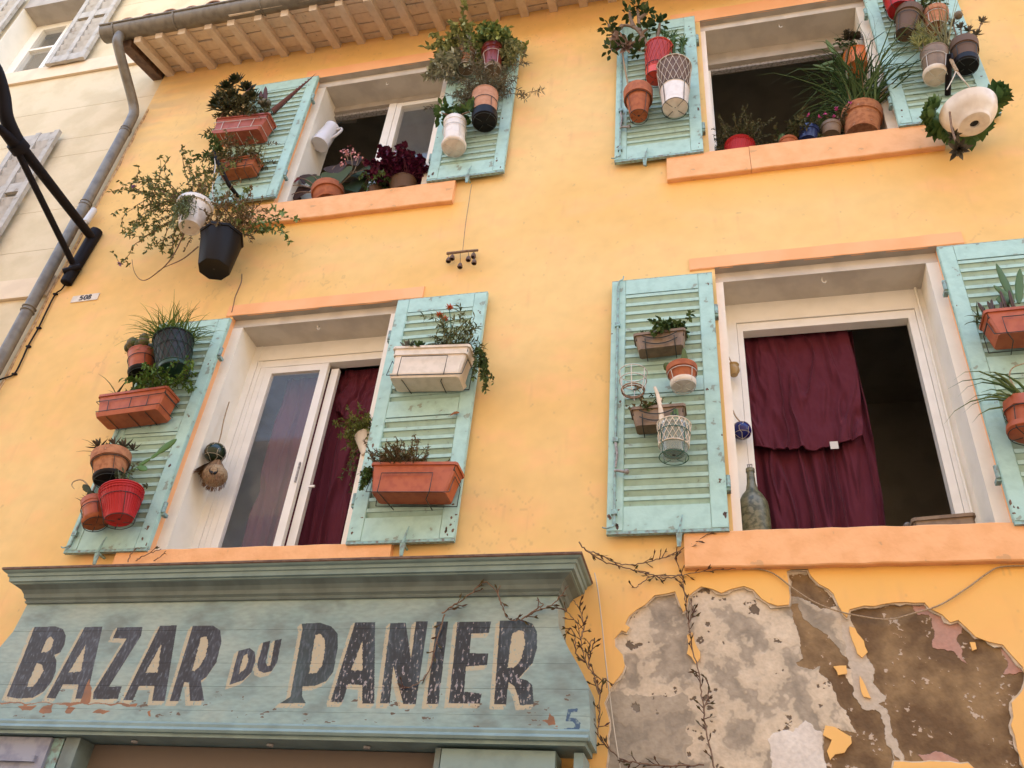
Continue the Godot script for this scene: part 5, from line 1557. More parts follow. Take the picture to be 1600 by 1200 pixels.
# a long trough: front rim from fl to fr, height h, going back to the shutter
func trough(label: String, fl: Vector3, fr: Vector3, h: float, depth: float, m: Material, o := {}) -> Node3D:
	var xx := (fr - fl).normalized()
	var zz := (Vector3.BACK - xx * xx.z).normalized()
	var yy := zz.cross(xx)
	var w := fl.distance_to(fr)
	var t := thing("planter", label, o.get("category", "planter"), (fl + fr) * 0.5 - yy * h - zz * depth * 0.5)
	t.basis = Basis(xx, yy, zz)
	var s := MB.new()
	var taper: float = o.get("taper", 0.86)
	var hw := w * 0.5
	var hd := depth * 0.5
	var c: float = o.get("cut", 0.012)
	var ring := func(sx: float, sz: float, y: float) -> Array:
		return [Vector3(-sx + c, y, sz), Vector3(sx - c, y, sz), Vector3(sx, y, sz - c), Vector3(sx, y, -sz + c), Vector3(sx - c, y, -sz), Vector3(-sx + c, y, -sz), Vector3(-sx, y, -sz + c), Vector3(-sx, y, sz - c)]
	var lip: float = o.get("lip", 0.018)
	var lx := 0.008
	var rings := [ring.call(hw * taper, hd * taper, 0.0), ring.call(hw - lx, hd - lx, h - lip), ring.call(hw, hd, h - lip), ring.call(hw, hd, h), ring.call(hw - 0.012, hd - 0.012, h), ring.call(hw - 0.014, hd - 0.014, h - 0.03)]
	if o.get("step", false):
		var hx := lerpf(hw * taper, hw - lx, 0.72)
		var hz := lerpf(hd * taper, hd - lx, 0.72)
		rings.insert(1, ring.call(hx - 0.005, hz - 0.005, h * 0.7))
		rings.insert(2, ring.call(hx + 0.003, hz + 0.003, h * 0.7))
	for k in rings.size() - 1:
		for i in 8:
			var j: int = (i + 1) % 8
			s.quad(rings[k][i], rings[k][j], rings[k + 1][j], rings[k + 1][i])
	for i in range(1, 7):
		s.tri(rings[0][0], rings[0][i + 1], rings[0][i])
	obj("trough", s, m, t)
	bx("soil", Vector3(-hw + 0.013, h - 0.05, -hd + 0.013), Vector3(hw - 0.013, h - 0.018, hd - 0.013), M.soil, t)
	if o.has("saucer"):
		s = MB.new()
		var sx := hw * taper + 0.012
		var sz := hd * taper + 0.012
		var r2 := [ring.call(sx * 0.95, sz * 0.9, -0.022), ring.call(sx, sz, 0.008), ring.call(sx - 0.004, sz - 0.004, 0.008), ring.call(sx * 0.93, sz * 0.88, -0.018)]
		for k in 3:
			for i in 8:
				var j: int = (i + 1) % 8
				s.quad(r2[k][i], r2[k][j], r2[k + 1][j], r2[k + 1][i])
		for i in range(1, 7):
			s.tri(r2[0][0], r2[0][i + 1], r2[0][i])
		obj("saucer", s, o.saucer, t)
	if o.has("wire"):
		var t2 := thing("wire_trough_holder", o.get("wlabel", "wire cradle carrying the " + label), "planter holder")
		t2.transform = t.transform
		var wm: Material = o.wire
		var style: String = o.get("style", "rail")
		var z1 := hd * lerpf(taper, 1.0, 0.6) + 0.006
		var x1 := hw * lerpf(taper, 1.0, 0.4) + 0.01
		if style == "rail":  # rails round the trough with crossing wires
			for hh in [0.62, 0.12]:
				var k: float = lerpf(taper, 1.0, hh)
				s = MB.new()
				s.tube([Vector3(-hw * k - 0.006, h * hh, -hd), Vector3(-hw * k - 0.006, h * hh, hd * k + 0.005), Vector3(hw * k + 0.006, h * hh, hd * k + 0.005), Vector3(hw * k + 0.006, h * hh, -hd)], 0.0026, -1, 5)
				obj("rail", s, wm, t2)
			for f in [-0.6, 0.05, 0.55]:
				s = MB.new()
				s.tube([Vector3(hw * f, h * 0.62, hd * lerpf(taper, 1.0, 0.62) + 0.006), Vector3(hw * f * 0.95, h * 0.02, hd * taper + 0.006), Vector3(hw * f * 0.95, -0.026, hd * taper - 0.01), Vector3(hw * f * 0.95, -0.026, -hd)], 0.0025, -1, 5)
				obj("upright", s, wm, t2)
		elif style == "frame":  # a bent front hoop and two end hoops
			s = MB.new()
			s.tube([Vector3(-hw * 0.5, -0.03, -hd), Vector3(-hw * 0.55, -0.03, hd * 0.5), Vector3(-hw * 0.68, -0.004, z1), Vector3(-hw * 0.68, h * 0.6, z1 + 0.004), Vector3(hw * 0.5, h * 0.6, z1 + 0.004), Vector3(hw * 0.5, -0.004, z1), Vector3(hw * 0.4, -0.03, hd * 0.5), Vector3(hw * 0.4, -0.03, -hd)], 0.0028, -1, 5)
			obj("front_hoop", s, wm, t2)
			for sg in [-1, 1]:
				s = MB.new()
				s.tube([Vector3(sg * x1, -0.006, -hd), Vector3(sg * (x1 + 0.004), h * 0.58, -hd * 0.8), Vector3(sg * (x1 + 0.004), h * 0.58, hd * 0.6), Vector3(sg * x1, -0.006, z1)], 0.0026, -1, 5)
				obj("end_hoop", s, wm, t2)
			for zz2 in [z1, -hd]:
				s = MB.new()
				s.tube([Vector3(-x1, -0.006, zz2), Vector3(x1, -0.006, zz2)], 0.0026, -1, 5)
				obj("rail", s, wm, t2)
		else:  # two hanging bows across the front
			for hh in [0.75, 0.42]:
				s = MB.new()
				var pts := []
				for i in 13:
					var f := i / 6.0 - 1.0
					pts.append(Vector3(f * hw * 0.66, h * (hh - 0.26 * (1.0 - f * f)), hd * lerpf(taper, 1.0, hh) + 0.007))
				s.tube(pts, 0.003, -1, 5)
				obj("bow", s, wm, t2)
			for f in [-0.55, 0.55]:
				s = MB.new()
				s.tube([Vector3(hw * f, h * 0.55, z1 + 0.002), Vector3(hw * f, -0.012, hd * taper + 0.004), Vector3(hw * f, -0.014, -hd)], 0.003, -1, 5)
				obj("upright", s, wm, t2)
	t.set_meta("h", h)
	return t

func loc(t: Node3D, pts: Array) -> Array:
	var q := []
	var inv := t.transform.affine_inverse()
	for p in pts:
		q.append(inv * p)
	return q

func top(t: Node3D, x := 0.0, dy := -0.012) -> Vector3:
	return Vector3(x, float(t.get_meta("h")) + dy, 0)

func curtain(label: String, tl: Vector3, tr: Vector3, bl: Vector3, br: Vector3, folds: float, amp: float, m: Material, sd: int, sag := 0.0, bulge := 0.0) -> Node3D:
	var t := thing("curtain", label, "curtain")
	var f := noise(sd, 1.4, 3)
	var nx := 110
	var ny := 36
	var at := func(s: float, v: float) -> Vector3:
		var p := tl.lerp(tr, s).lerp(bl.lerp(br, s), v)
		var ph := s * folds + f.get_noise_2d(s * 2.0, v * 0.6) * 1.1
		p.z += (sin(TAU * ph) + 0.45 * sin(TAU * ph * 2.3 + 1.0)) * amp * (0.55 + 0.45 * v) + f.get_noise_2d(s * 5.0 + 20.0, v * 3.0) * amp * 0.7
		p.x += cos(TAU * ph) * amp * 0.3 + sin(PI * v) * bulge * s
		p.y -= sag * sin(PI * s) * v + f.get_noise_2d(s * 1.2, 7.0) * sag * v
		return p
	var b := MB.new()
	for j in ny + 1:
		for i in nx + 1:
			var s := float(i) / nx
			var v := float(j) / ny
			var du: Vector3 = at.call(s + 0.004, v) - at.call(s - 0.004, v)
			var dv: Vector3 = at.call(s, v + 0.01) - at.call(s, v - 0.01)
			b.vert(at.call(s, v), dv.cross(du))
	for j in ny:
		for i in nx:
			var k := j * (nx + 1) + i
			b.face(k, k + nx + 1, k + nx + 2)
			b.face(k, k + nx + 2, k + 1)
	obj("cloth", b, m, t)
	b = MB.new()
	var pts := []
	for i in nx + 1:
		pts.append(at.call(float(i) / nx, 1.0))
	b.tube(pts, 0.005, -1, 5)
	obj("hem", b, m, t)
	return t

func float_ball(label: String, c: Vector3, r: float, col: Color, cord: Array) -> void:
	var t := thing("glass_float", label, "glass float", c)
	var m := mat(col, 0.08)
	m.roughness = 0.25
	var b := MB.new()
	b.ball(Vector3.ZERO, r, 14, 20)
	obj("ball", b, m, t)
	b = MB.new()
	for k in 6:
		var pts := []
		for i in 9:
			var an: float = PI * i / 8
			var tw: float = TAU * k / 6 + [0.0, 0.0, 0.26, 0.26, -0.26, -0.26, 0.0, 0.0, 0.0][i]
			pts.append(Vector3(sin(an) * sin(tw), cos(an), sin(an) * cos(tw)) * (r + 0.001))
		b.tube(pts, 0.0014, -1, 4, false)
	for e in [0.7, -0.5]:
		var pts := []
		for i in 13:
			pts.append(Vector3(sin(TAU * i / 12) * sqrt(1.0 - e * e), e, cos(TAU * i / 12) * sqrt(1.0 - e * e)) * (r + 0.001))
		b.tube(pts, 0.0014, -1, 4, false)
	obj("net", b, M.string, t)
	strand(t, "cord", loc(t, cord + [c + Vector3(0, r, 0)]), 0.0045, M.rope)

func build_things() -> void:
	things_lower_left()
	things_lower_right()
	things_upper_left()
	things_upper_right()
	things_left_wall()
	things_wall()

func things_lower_left() -> void:
	var t: Node3D
	# left shutter
	t = potted("flower_pot", "dark green woven pot of grass, topmost on lower left window's left shutter", Vector3(-3.654, 5.339, 0.204), Vector3(-3.559, 5.068, 0.204), 0.264, 0.1964, M.dark_green, {"net": true, "netlow": 0.1, "core": M.black, "netmat": M.dark_green, "wire": M.wire, "wlabel": "black wire hoop round the dark green woven pot"})
	blades(t, top(t), {"n": 300, "len": 0.2, "base": 0.09, "spread": 0.95, "droop": 0.22, "w": 0.0045, "a": Color(0.05, 0.1, 0.02), "b": Color(0.2, 0.29, 0.05), "seed": 11})
	t = potted("flower_pot", "small red-brown pot of round cacti beside the green woven pot", Vector3(-3.909, 5.285, 0.163), Vector3(-3.844, 5.099, 0.163), 0.1821, 0.1436, M.clay_plastic, {"saucer": M.black_plastic, "wire": M.wire, "wlabel": "wire holder of the small pot of round cacti"})
	knobs(t, top(t, 0, 0.03), 0.09, 18, 0.042, Color(0.06, 0.07, 0.02), Color(0.14, 0.1, 0.04), 12)
	t = trough("terracotta trough of aloes on lower left window's left shutter", Vector3(-4.041, 4.886, 0.24), Vector3(-3.529, 4.921, 0.24), 0.158, 0.17, M.clay_plastic, {"saucer": M.clay_plastic, "wire": M.wire, "wlabel": "black wire cradle under the terracotta trough of aloes"})
	blades(t, top(t, -0.12), {"n": 9, "len": 0.16, "row": 0.08, "spread": 0.7, "droop": 0.1, "w": 0.013, "a": Color(0.05, 0.07, 0.03), "b": Color(0.1, 0.13, 0.05), "seed": 13, "single": true})
	shrub(t, top(t, 0.14), {"n": 16, "len": 0.16, "spread": 0.9, "leaf": 0.03, "wide": 0.5, "dense": 120, "a": Color(0.06, 0.12, 0.02), "b": Color(0.16, 0.25, 0.05), "seed": 14, "base": 0.07})
	t = potted("flower_pot", "old clay pot of dark spiky rosettes below the trough of aloes", Vector3(-3.782, 4.421, 0.1931), Vector3(-3.727, 4.24, 0.1931), 0.2421, 0.158, M.clay_old, {"lip": 0.34, "saucer": M.black_plastic, "wire": M.wire, "wlabel": "black wire holder of the pot of dark rosettes"})
	for k in 11:
		rosette(t, top(t) + Vector3(-0.1 + 0.022 * k, 0.02 + 0.02 * (k % 3), 0.05 * ((k * 7) % 5 - 2) * 0.5), 0.06 + 0.012 * (k % 3), 16, {"seed": 20 + k, "wide": 0.28, "a": Color(0.05, 0.045, 0.03), "b": Color(0.13, 0.085, 0.055), "axis": Vector3(-0.4 + 0.1 * (k % 7), 1, 0.5)})
	blades(t, top(t, -0.04), {"n": 4, "len": 0.16, "spread": 0.5, "lean": Vector3(-0.5, 1, 0), "w": 0.008, "a": Color(0.08, 0.06, 0.03), "b": Color(0.16, 0.1, 0.06), "seed": 15, "single": true})
	t = potted("flower_pot", "small clay pot with curled dead stem, lowest left on that shutter", Vector3(-3.818, 4.122, 0.1468), Vector3(-3.74, 3.968, 0.1468), 0.1497, 0.1274, M.clay_plastic, {"lip": 0.22, "saucer": M.clay, "wire": M.wire, "wlabel": "wire holder of the small pot with curled dead stem"})
	strand(t, "dry_stem", loc(t, [Vector3(-3.815, 4.137, 0.16), Vector3(-3.888, 4.222, 0.16), Vector3(-3.956, 4.272, 0.16), Vector3(-4.009, 4.266, 0.16), Vector3(-4.016, 4.238, 0.16), Vector3(-3.984, 4.209, 0.16)]), 0.006, M.rope, 0.002)
	pads(t, [[top(t, 0.0), top(t, -0.01) + Vector3(0, 0.09, 0.02), 0.028], [top(t, -0.01) + Vector3(0, 0.08, 0.02), top(t, -0.04) + Vector3(0, 0.15, 0.03), 0.02]], Color(0.05, 0.06, 0.025))
	blades(t, top(t), {"n": 40, "len": 0.045, "base": 0.05, "spread": 0.9, "w": 0.004, "a": Color(0.12, 0.07, 0.05), "b": Color(0.25, 0.16, 0.12), "seed": 16})
	t = potted("flower_pot", "bright red ribbed pot on lower left window's left shutter", Vector3(-3.595, 4.148, 0.2002), Vector3(-3.536, 3.953, 0.2002), 0.2564, 0.1593, M.red, {"ribs": 40, "wire": M.wire, "wlabel": "black wire holder of the red ribbed pot"})
	pads(t, loc2(t, [[Vector3(-3.597, 4.175, 0.2), Vector3(-3.59, 4.284, 0.2), 0.006], [Vector3(-3.59, 4.284, 0.2), Vector3(-3.548, 4.328, 0.2), 0.006], [Vector3(-3.548, 4.328, 0.2), Vector3(-3.476, 4.291, 0.2), 0.022], [Vector3(-3.548, 4.328, 0.2), Vector3(-3.478, 4.38, 0.2), 0.016], [Vector3(-3.478, 4.38, 0.2), Vector3(-3.43, 4.424, 0.2), 0.016], [Vector3(-3.445, 4.415, 0.2), Vector3(-3.345, 4.513, 0.2), 0.028]]), Color(0.08, 0.15, 0.04), 0.25)
	shrub(t, top(t, 0.02), {"n": 7, "len": 0.09, "leaf": 0.025, "dense": 150, "seed": 17, "base": 0.06, "a": Color(0.06, 0.08, 0.04), "b": Color(0.18, 0.2, 0.12)})
	# right shutter
	t = trough("cream trough with orange flowers on lower left window's right shutter", Vector3(-1.999, 5.102, 0.23), Vector3(-1.49, 5.07, 0.23), 0.2242, 0.16, M.cream, {"step": true, "saucer": M.cream, "wire": M.wire, "style": "frame", "wlabel": "black wire frame holding the cream trough"})
	rosette(t, top(t, -0.17) + Vector3(0, 0.02, 0.02), 0.095, 30, {"seed": 31, "a": Color(0.1, 0.11, 0.09), "b": Color(0.22, 0.2, 0.17), "axis": Vector3(-0.3, 1, 0.5), "wide": 0.3})
	rosette(t, top(t, -0.1) + Vector3(0, 0.01, 0.03), 0.09, 26, {"seed": 32, "a": Color(0.03, 0.07, 0.02), "b": Color(0.1, 0.16, 0.05), "axis": Vector3(0.3, 1, 0.6), "wide": 0.5})
	shrub(t, top(t, 0.11), {"n": 16, "len": 0.17, "spread": 0.55, "leaf": 0.035, "wide": 0.22, "dense": 110, "seed": 33, "grow": 1.2, "a": Color(0.06, 0.09, 0.03), "b": Color(0.2, 0.2, 0.08), "base": 0.07})
	for q in [[Vector3(-1.695, 5.446, 0.16), 34], [Vector3(-1.752, 5.377, 0.17), 35], [Vector3(-1.712, 5.34, 0.17), 36]]:
		var b := MB.new()
		var c: Vector3 = t.transform.affine_inverse() * q[0]
		strand(t, "flower_stem", arc_pts([top(t, 0.1), c.lerp(top(t, 0.1), 0.45) + Vector3(0.01, 0, 0), c], 3), 0.0035, M.wire_green)
		rng.seed = q[1]
		for k in 40:
			tint(b, Color(0.5, 0.06, 0.015), Color(0.75, 0.16, 0.04))
			var a := k * 2.4
			b.leaf(c, Vector3(sin(a), 0.25 + 0.3 * (k % 3), cos(a)), Vector3.UP, 0.026 + 0.006 * (k % 3), 0.008, 0.1, 0.1, 2)
		obj("flower", b, M.plant, t)
	shrub(t, top(t, 0.27) + Vector3(0, 0, 0.0), {"n": 9, "len": 0.13, "lean": Vector3(1, -0.1, 0.2), "spread": 0.6, "droop": 0.5, "leaf": 0.022, "dense": 140, "seed": 37, "base": 0.03})
	t = trough("terracotta trough of reddish sedum on lower left window's right shutter", Vector3(-1.982, 4.245, 0.23), Vector3(-1.465, 4.219, 0.23), 0.1893, 0.16, M.clay_plastic, {"wire": M.wire, "style": "frame", "taper": 0.84, "wlabel": "black wire frame under the trough of sedum"})
	shrub(t, top(t, -0.16), {"n": 60, "len": 0.1, "spread": 0.8, "leaf": 0.016, "wide": 0.3, "dense": 260, "seed": 38, "grow": 1.7, "wall": -0.1, "base": 0.09, "a": Color(0.08, 0.1, 0.03), "b": Color(0.28, 0.16, 0.09), "forks": 0})
	shrub(t, top(t, -0.05), {"n": 44, "len": 0.11, "spread": 0.8, "leaf": 0.016, "wide": 0.3, "dense": 240, "seed": 39, "grow": 1.7, "wall": -0.1, "base": 0.09, "a": Color(0.1, 0.12, 0.03), "b": Color(0.3, 0.17, 0.1), "forks": 0})
	shrub(t, top(t, -0.27), {"n": 9, "len": 0.09, "lean": Vector3(-0.6, 0.3, 0.6), "spread": 0.6, "droop": 0.5, "leaf": 0.024, "dense": 170, "seed": 40, "grow": 1.2, "base": 0.03, "a": Color(0.04, 0.09, 0.02), "b": Color(0.12, 0.18, 0.05)})
	# hanging in the opening
	t = potted("hanging_pot", "round white pot hanging in front of the dark red curtain", Vector3(-2.183, 4.628, -0.06), Vector3(-2.147, 4.483, -0.06), 0.1681, 0.09442, M.white_glaze, {"wob": 0.0})
	shrub(t, top(t, -0.01), {"n": 40, "len": 0.14, "spread": 0.95, "leaf": 0.02, "wide": 0.4, "dense": 170, "seed": 41, "grow": 1.2, "base": 0.05, "wall": -0.2, "a": Color(0.08, 0.11, 0.02), "b": Color(0.26, 0.28, 0.07)})
	shrub(t, top(t, -0.05), {"n": 3, "len": 0.26, "lean": Vector3(-0.5, -0.8, 0.1), "spread": 0.3, "droop": 0.4, "leaf": 0.02, "dense": 80, "seed": 42, "grow": 1.2, "wall": -0.2, "a": Color(0.05, 0.07, 0.02), "b": Color(0.15, 0.16, 0.05)})
	float_ball("green glass float in a white net hanging on the window cheek", Vector3(-3.263, 4.597, -0.1), 0.07116, Color(0.07, 0.14, 0.03), [Vector3(-3.302, 5.029, -0.12), Vector3(-3.289, 4.876, -0.11), Vector3(-3.265, 4.738, -0.1)])
	t = thing("coconut_bird_house", "shaggy coconut bird house hanging below the green glass float", "bird house", Vector3(-3.228, 4.44, -0.11))
	var b := MB.new()
	b.ball(Vector3(0.01, -0.01, 0), 0.082, 10, 14, 0.9)
	obj("shell", b, M.rope, t)
	b = MB.new()
	rng.seed = 43
	for k in 170:
		var d := rdir()
		if d.y > 0.1:
			d.y = -d.y
		tint(b, Color(0.16, 0.08, 0.035), Color(0.3, 0.16, 0.08))
		b.leaf(Vector3(0.01, -0.01, 0) + d * 0.079, (Vector3(d.x * 0.25, -1.0, d.z * 0.25) + rdir() * 0.25).normalized(), d, 0.035, 0.006, 0.1, 0.1, 2)
	for k in 420:
		var a := rng.randf() * TAU
		tint(b, Color(0.17, 0.09, 0.04), Color(0.33, 0.19, 0.095))
		b.leaf(Vector3(sin(a) * 0.008, 0.115 - rng.randf() * 0.03, cos(a) * 0.008), Vector3(sin(a) * (1.25 if sin(a) < 0.0 else 0.75), -0.95, cos(a) * 0.8), Vector3(sin(a), 1, cos(a)), rng.randf_range(0.11, 0.165) * (1.2 if sin(a) < -0.3 else 0.9), 0.014, 0.06, 0.1, 2)
	stuff(obj("thatch", b, M.plant, t))
	b = MB.new()
	b.xf = Transform3D(Basis(Vector3.RIGHT, 1.35) * Basis(Vector3.BACK, -0.4), Vector3(0.04, -0.015, 0.068))
	b.lathe([Vector2(0.001, 0.004), Vector2(0.021, 0.0), Vector2(0.027, 0.006), Vector2(0.03, -0.01)], 14)
	obj("entrance", b, M.black, t)
	curtain("dark red curtain drawn across the lower left window", Vector3(-3.14, 5.47, -0.47), Vector3(-2.18, 5.5, -0.45), Vector3(-3.1, 3.7, -0.46), Vector3(-2.18, 3.7, -0.44), 6.5, 0.022, M.curtain, 101)
	curtain("second fold of dark red cloth over the lower left window's curtain", Vector3(-2.66, 5.47, -0.415), Vector3(-2.18, 5.46, -0.405), Vector3(-2.66, 5.12, -0.41), Vector3(-2.18, 4.98, -0.4), 3.0, 0.013, M.curtain, 102, 0.05)
	t = thing("dry_leaf", "dry brown leaf caught on the middle rail of a shutter", "leaf", Vector3(-1.583, 4.649, 0.075))
	b = MB.new()
	b.col = Color(0.26, 0.11, 0.045)
	b.leaf(Vector3(0.03, 0.015, 0), Vector3(-1, -0.15, 0.1), Vector3(0, 0.4, 1), 0.065, 0.032, 0.2, 0.5, 4)
	obj("blade", b, M.plant, t)

func loc2(t: Node3D, list: Array) -> Array:
	var inv := t.transform.affine_inverse()
	var q := []
	for e in list:
		q.append([inv * e[0], inv * e[1], e[2]])
	return q

func things_lower_right() -> void:
	var t: Node3D
	var b: MB
	t = trough("upper grey-brown trough on lower right window's left shutter", Vector3(-0.5021, 5.088, 0.18), Vector3(-0.1953, 5.104, 0.18), 0.1208, 0.11, M.taupe, {"wire": M.wire, "style": "bows", "taper": 0.84, "wlabel": "black wire bows of the upper grey-brown trough"})
	rosette(t, top(t, -0.1) + Vector3(0, 0.01, 0.02), 0.05, 18, {"seed": 51, "a": Color(0.03, 0.06, 0.03), "b": Color(0.1, 0.14, 0.07), "axis": Vector3(0, 1, 0.4), "wide": 0.25})
	shrub(t, top(t, 0.06), {"n": 14, "len": 0.07, "spread": 0.9, "leaf": 0.028, "wide": 0.7, "dense": 160, "seed": 52, "base": 0.05, "a": Color(0.04, 0.08, 0.02), "b": Color(0.14, 0.2, 0.07)})
	t = trough("lower grey-brown trough behind the white woven cactus pot", Vector3(-0.5182, 4.552, 0.18), Vector3(-0.2123, 4.558, 0.18), 0.1229, 0.11, M.taupe, {"wire": M.wire, "style": "bows", "taper": 0.82, "wlabel": "black wire bows of the lower grey-brown trough"})
	shrub(t, top(t, -0.09), {"n": 10, "len": 0.06, "spread": 0.9, "leaf": 0.02, "wide": 0.5, "dense": 160, "seed": 53, "base": 0.04, "a": Color(0.08, 0.06, 0.02), "b": Color(0.2, 0.14, 0.06)})
	shrub(t, top(t, 0.0), {"n": 8, "len": 0.06, "spread": 0.9, "leaf": 0.02, "wide": 0.5, "dense": 160, "seed": 54, "base": 0.04})
	# empty wire holder
	t = thing("wire_pot_holder", "empty white and rusty wire basket hooked on a shutter", "pot holder", Vector3(-0.5056, 4.687, 0.14))
	var rr := 0.08141
	var r2 := 0.0656
	for e in [[rr, 0.135, M.wire_white], [rr * 0.96, 0.075, M.wire_white], [r2, 0.012, M.wire_rust], [r2 * 0.95, 0.0, M.wire_rust]]:
		b = MB.new()
		var pts := []
		for i in 25:
			pts.append(Vector3(sin(TAU * i / 24) * e[0], e[1], cos(TAU * i / 24) * e[0]))
		b.tube(pts, 0.0032 if e[1] > 0.05 else 0.0045, -1, 5, false)
		obj("hoop", b, e[2], t)
	for k in 6:
		var d := Vector3(sin(TAU * k / 6), 0, cos(TAU * k / 6))
		b = MB.new()
		b.tube([d * rr + Vector3(0, 0.135, 0), d * rr * 0.96 + Vector3(0, 0.075, 0), d * r2 + Vector3(0, 0.0, 0), d * r2 * 0.8 + Vector3(0, -0.025, 0)], 0.003, -1, 4)
		obj("upright", b, M.wire_white, t)
	t = potted("flower_pot", "clay pot in white wire beside the empty wire basket", Vector3(-0.2272, 4.816, 0.1612), Vector3(-0.2201, 4.692, 0.1612), 0.1785, 0.122, M.clay, {"lip": 0.3, "saucer": M.white_glaze, "wire": M.wire_white, "wlabel": "white wire holder of the clay pot with cactus leaves"})
	pads(t, [[top(t, 0.02), top(t, 0.025) + Vector3(0, 0.14, 0.02), 0.018], [top(t, 0.0), top(t, 0.005) + Vector3(0, 0.07, 0.02), 0.016], [top(t, -0.06), top(t, -0.09) + Vector3(0, 0.04, 0.03), 0.03]], Color(0.09, 0.12, 0.04))
	t = potted("flower_pot", "white woven pot with ribbed cactus and driftwood stick", Vector3(-0.2797, 4.422, 0.1608), Vector3(-0.2843, 4.229, 0.1608), 0.1776, 0.1429, M.jar_glass, {"net": true, "netlow": 0.3, "netmat": M.cream, "wire": M.wire_green, "wlabel": "green wire holder of the white woven cactus pot", "whigh": 0.7})
	b = MB.new()
	var hh: float = t.get_meta("h")
	b.lathe([Vector2(0.001, 0.012), Vector2(0.05798, 0.012), Vector2(0.07334, hh - 0.03), Vector2(0.001, hh - 0.03)], 18)
	obj("inner_pot", b, M.dark_green, t)
	cactus_column(t, loc(t, [Vector3(-0.2704, 4.416, 0.15)])[0], loc(t, [Vector3(-0.2706, 4.549, 0.15)])[0], 0.03517)
	b = MB.new()
	b.tube(arc_pts(loc(t, [Vector3(-0.3447, 4.408, 0.17), Vector3(-0.3466, 4.506, 0.17), Vector3(-0.356, 4.581, 0.17), Vector3(-0.3659, 4.64, 0.17), Vector3(-0.3796, 4.686, 0.17)]), 4), 0.017, 0.008, 8)
	b.tube(arc_pts(loc(t, [Vector3(-0.3562, 4.572, 0.17), Vector3(-0.3451, 4.607, 0.17)]), 3), 0.01, 0.006, 6)
	obj("driftwood", b, M.soffit_tile, t)
	# right shutter, partly out of the picture
	t = trough("terracotta trough of dark succulents on lower right window's right shutter", Vector3(1.374, 5, 0.24), Vector3(1.374 + 0.46, 5 + 0.012, 0.24), 0.165, 0.16, M.clay_plastic, {"wire": M.wire, "style": "frame", "taper": 0.84, "wlabel": "black wire frame under the trough of dark succulents"})
	rng.seed = 55
	for k in 14:
		var p := top(t, -0.2 + 0.012 * k) + Vector3(0, 0, 0.03 * (k % 3 - 1))
		cactus_column(t, p, p + Vector3(rng.randf_range(-0.07, 0.04), rng.randf_range(0.08, 0.17), rng.randf_range(-0.02, 0.05)), 0.011, 4, Color(0.05, 0.03, 0.02), Color(0.13, 0.08, 0.05))
	pads(t, loc2(t, [[Vector3(1.554, 5.105, 0.17), Vector3(1.534, 5.389, 0.17), 0.022], [Vector3(1.558, 5.096, 0.17), Vector3(1.482, 5.219, 0.18), 0.022], [Vector3(1.578, 5.084, 0.17), Vector3(1.642, 5.334, 0.17), 0.022], [Vector3(1.505, 5.074, 0.18), Vector3(1.513, 5.139, 0.18), 0.04]]), Color(0.09, 0.15, 0.06), 0.4)
	blades(t, top(t, -0.22), {"n": 14, "len": 0.07, "spread": 0.8, "lean": Vector3(-0.4, 1, 0.3), "w": 0.006, "a": Color(0.03, 0.06, 0.02), "b": Color(0.1, 0.12, 0.05), "seed": 56})
	t = potted("flower_pot", "terracotta pot of arching aloe at the photo's right edge", Vector3(1.46, 4.409, 0.1834), Vector3(1.419, 4.236, 0.1834), 0.2227, 0.1557, M.clay_plastic, {"lip": 0.35, "sides": 8, "saucer": M.clay_plastic, "sh": 0.03, "wire": M.wire, "wlabel": "wire holder of the terracotta pot of arching aloe"})
	blades(t, top(t), {"n": 24, "len": 0.3, "spread": 0.9, "lean": Vector3(-0.2, 1, 0.2), "droop": 0.32, "w": 0.013, "base": 0.04, "a": Color(0.06, 0.12, 0.04), "b": Color(0.2, 0.27, 0.1), "seed": 57, "single": true})
	strand(t, "dry_tendril", loc(t, [Vector3(1.427, 4.479, 0.2), Vector3(1.412, 4.57, 0.2), Vector3(1.438, 4.629, 0.2), Vector3(1.497, 4.653, 0.2)]), 0.005, M.rope, 0.003)
	# in the opening
	float_ball("cobalt blue glass float hanging by the lower right window frame", Vector3(0.0816, 4.608, -0.2), 0.05551, Color(0.01, 0.018, 0.33), [Vector3(0.0346, 4.794, -0.22), Vector3(0.0525, 4.721, -0.21)])
	t = thing("ceramic_pot", "little ochre ceramic jar hanging above the blue glass float", "jar", Vector3(0.0639, 5.016, -0.2))
	b = MB.new()
	var q := 0.03699
	b.lathe([Vector2(0.001, 0.0), Vector2(q * 0.6, 0.0), Vector2(q, q * 0.9), Vector2(q * 0.9, q * 1.6), Vector2(q * 0.75, q * 1.8), Vector2(q * 0.95, q * 2.1), Vector2(q * 0.85, q * 2.1)], 18)
	obj("body", b, mat(lin(0.36, 0.22, 0.07), 0.4), t)
	strand(t, "cord", loc(t, [Vector3(0.0356, 5.187, -0.21), Vector3(0.0515, 5.13, -0.21), Vector3(0.0645, 5.093, -0.21)]), 0.004, M.rope)
	t = thing("glass_demijohn", "dusty green glass bottle standing in the lower right window", "bottle", Vector3(0.1077, 3.83, -0.13))
	b = MB.new()
	var s := 0.003445
	var prof := [Vector2(0.001, 0.0), Vector2(22 * s, 0.0), Vector2(24 * s, 0.02), Vector2(24 * s, 60 * s), Vector2(22.5 * s, 74 * s), Vector2(16 * s, 88 * s), Vector2(10 * s, 96 * s), Vector2(7 * s, 110 * s), Vector2(6 * s, 130 * s), Vector2(7 * s, 131 * s), Vector2(7 * s, 137 * s), Vector2(5 * s, 137 * s)]
	b.lathe(prof, 24)
	var gm := rough_mat(58, lin(0.04, 0.042, 0.012), lin(0.17, 0.15, 0.075), 0.4, 2.5, 0.02)
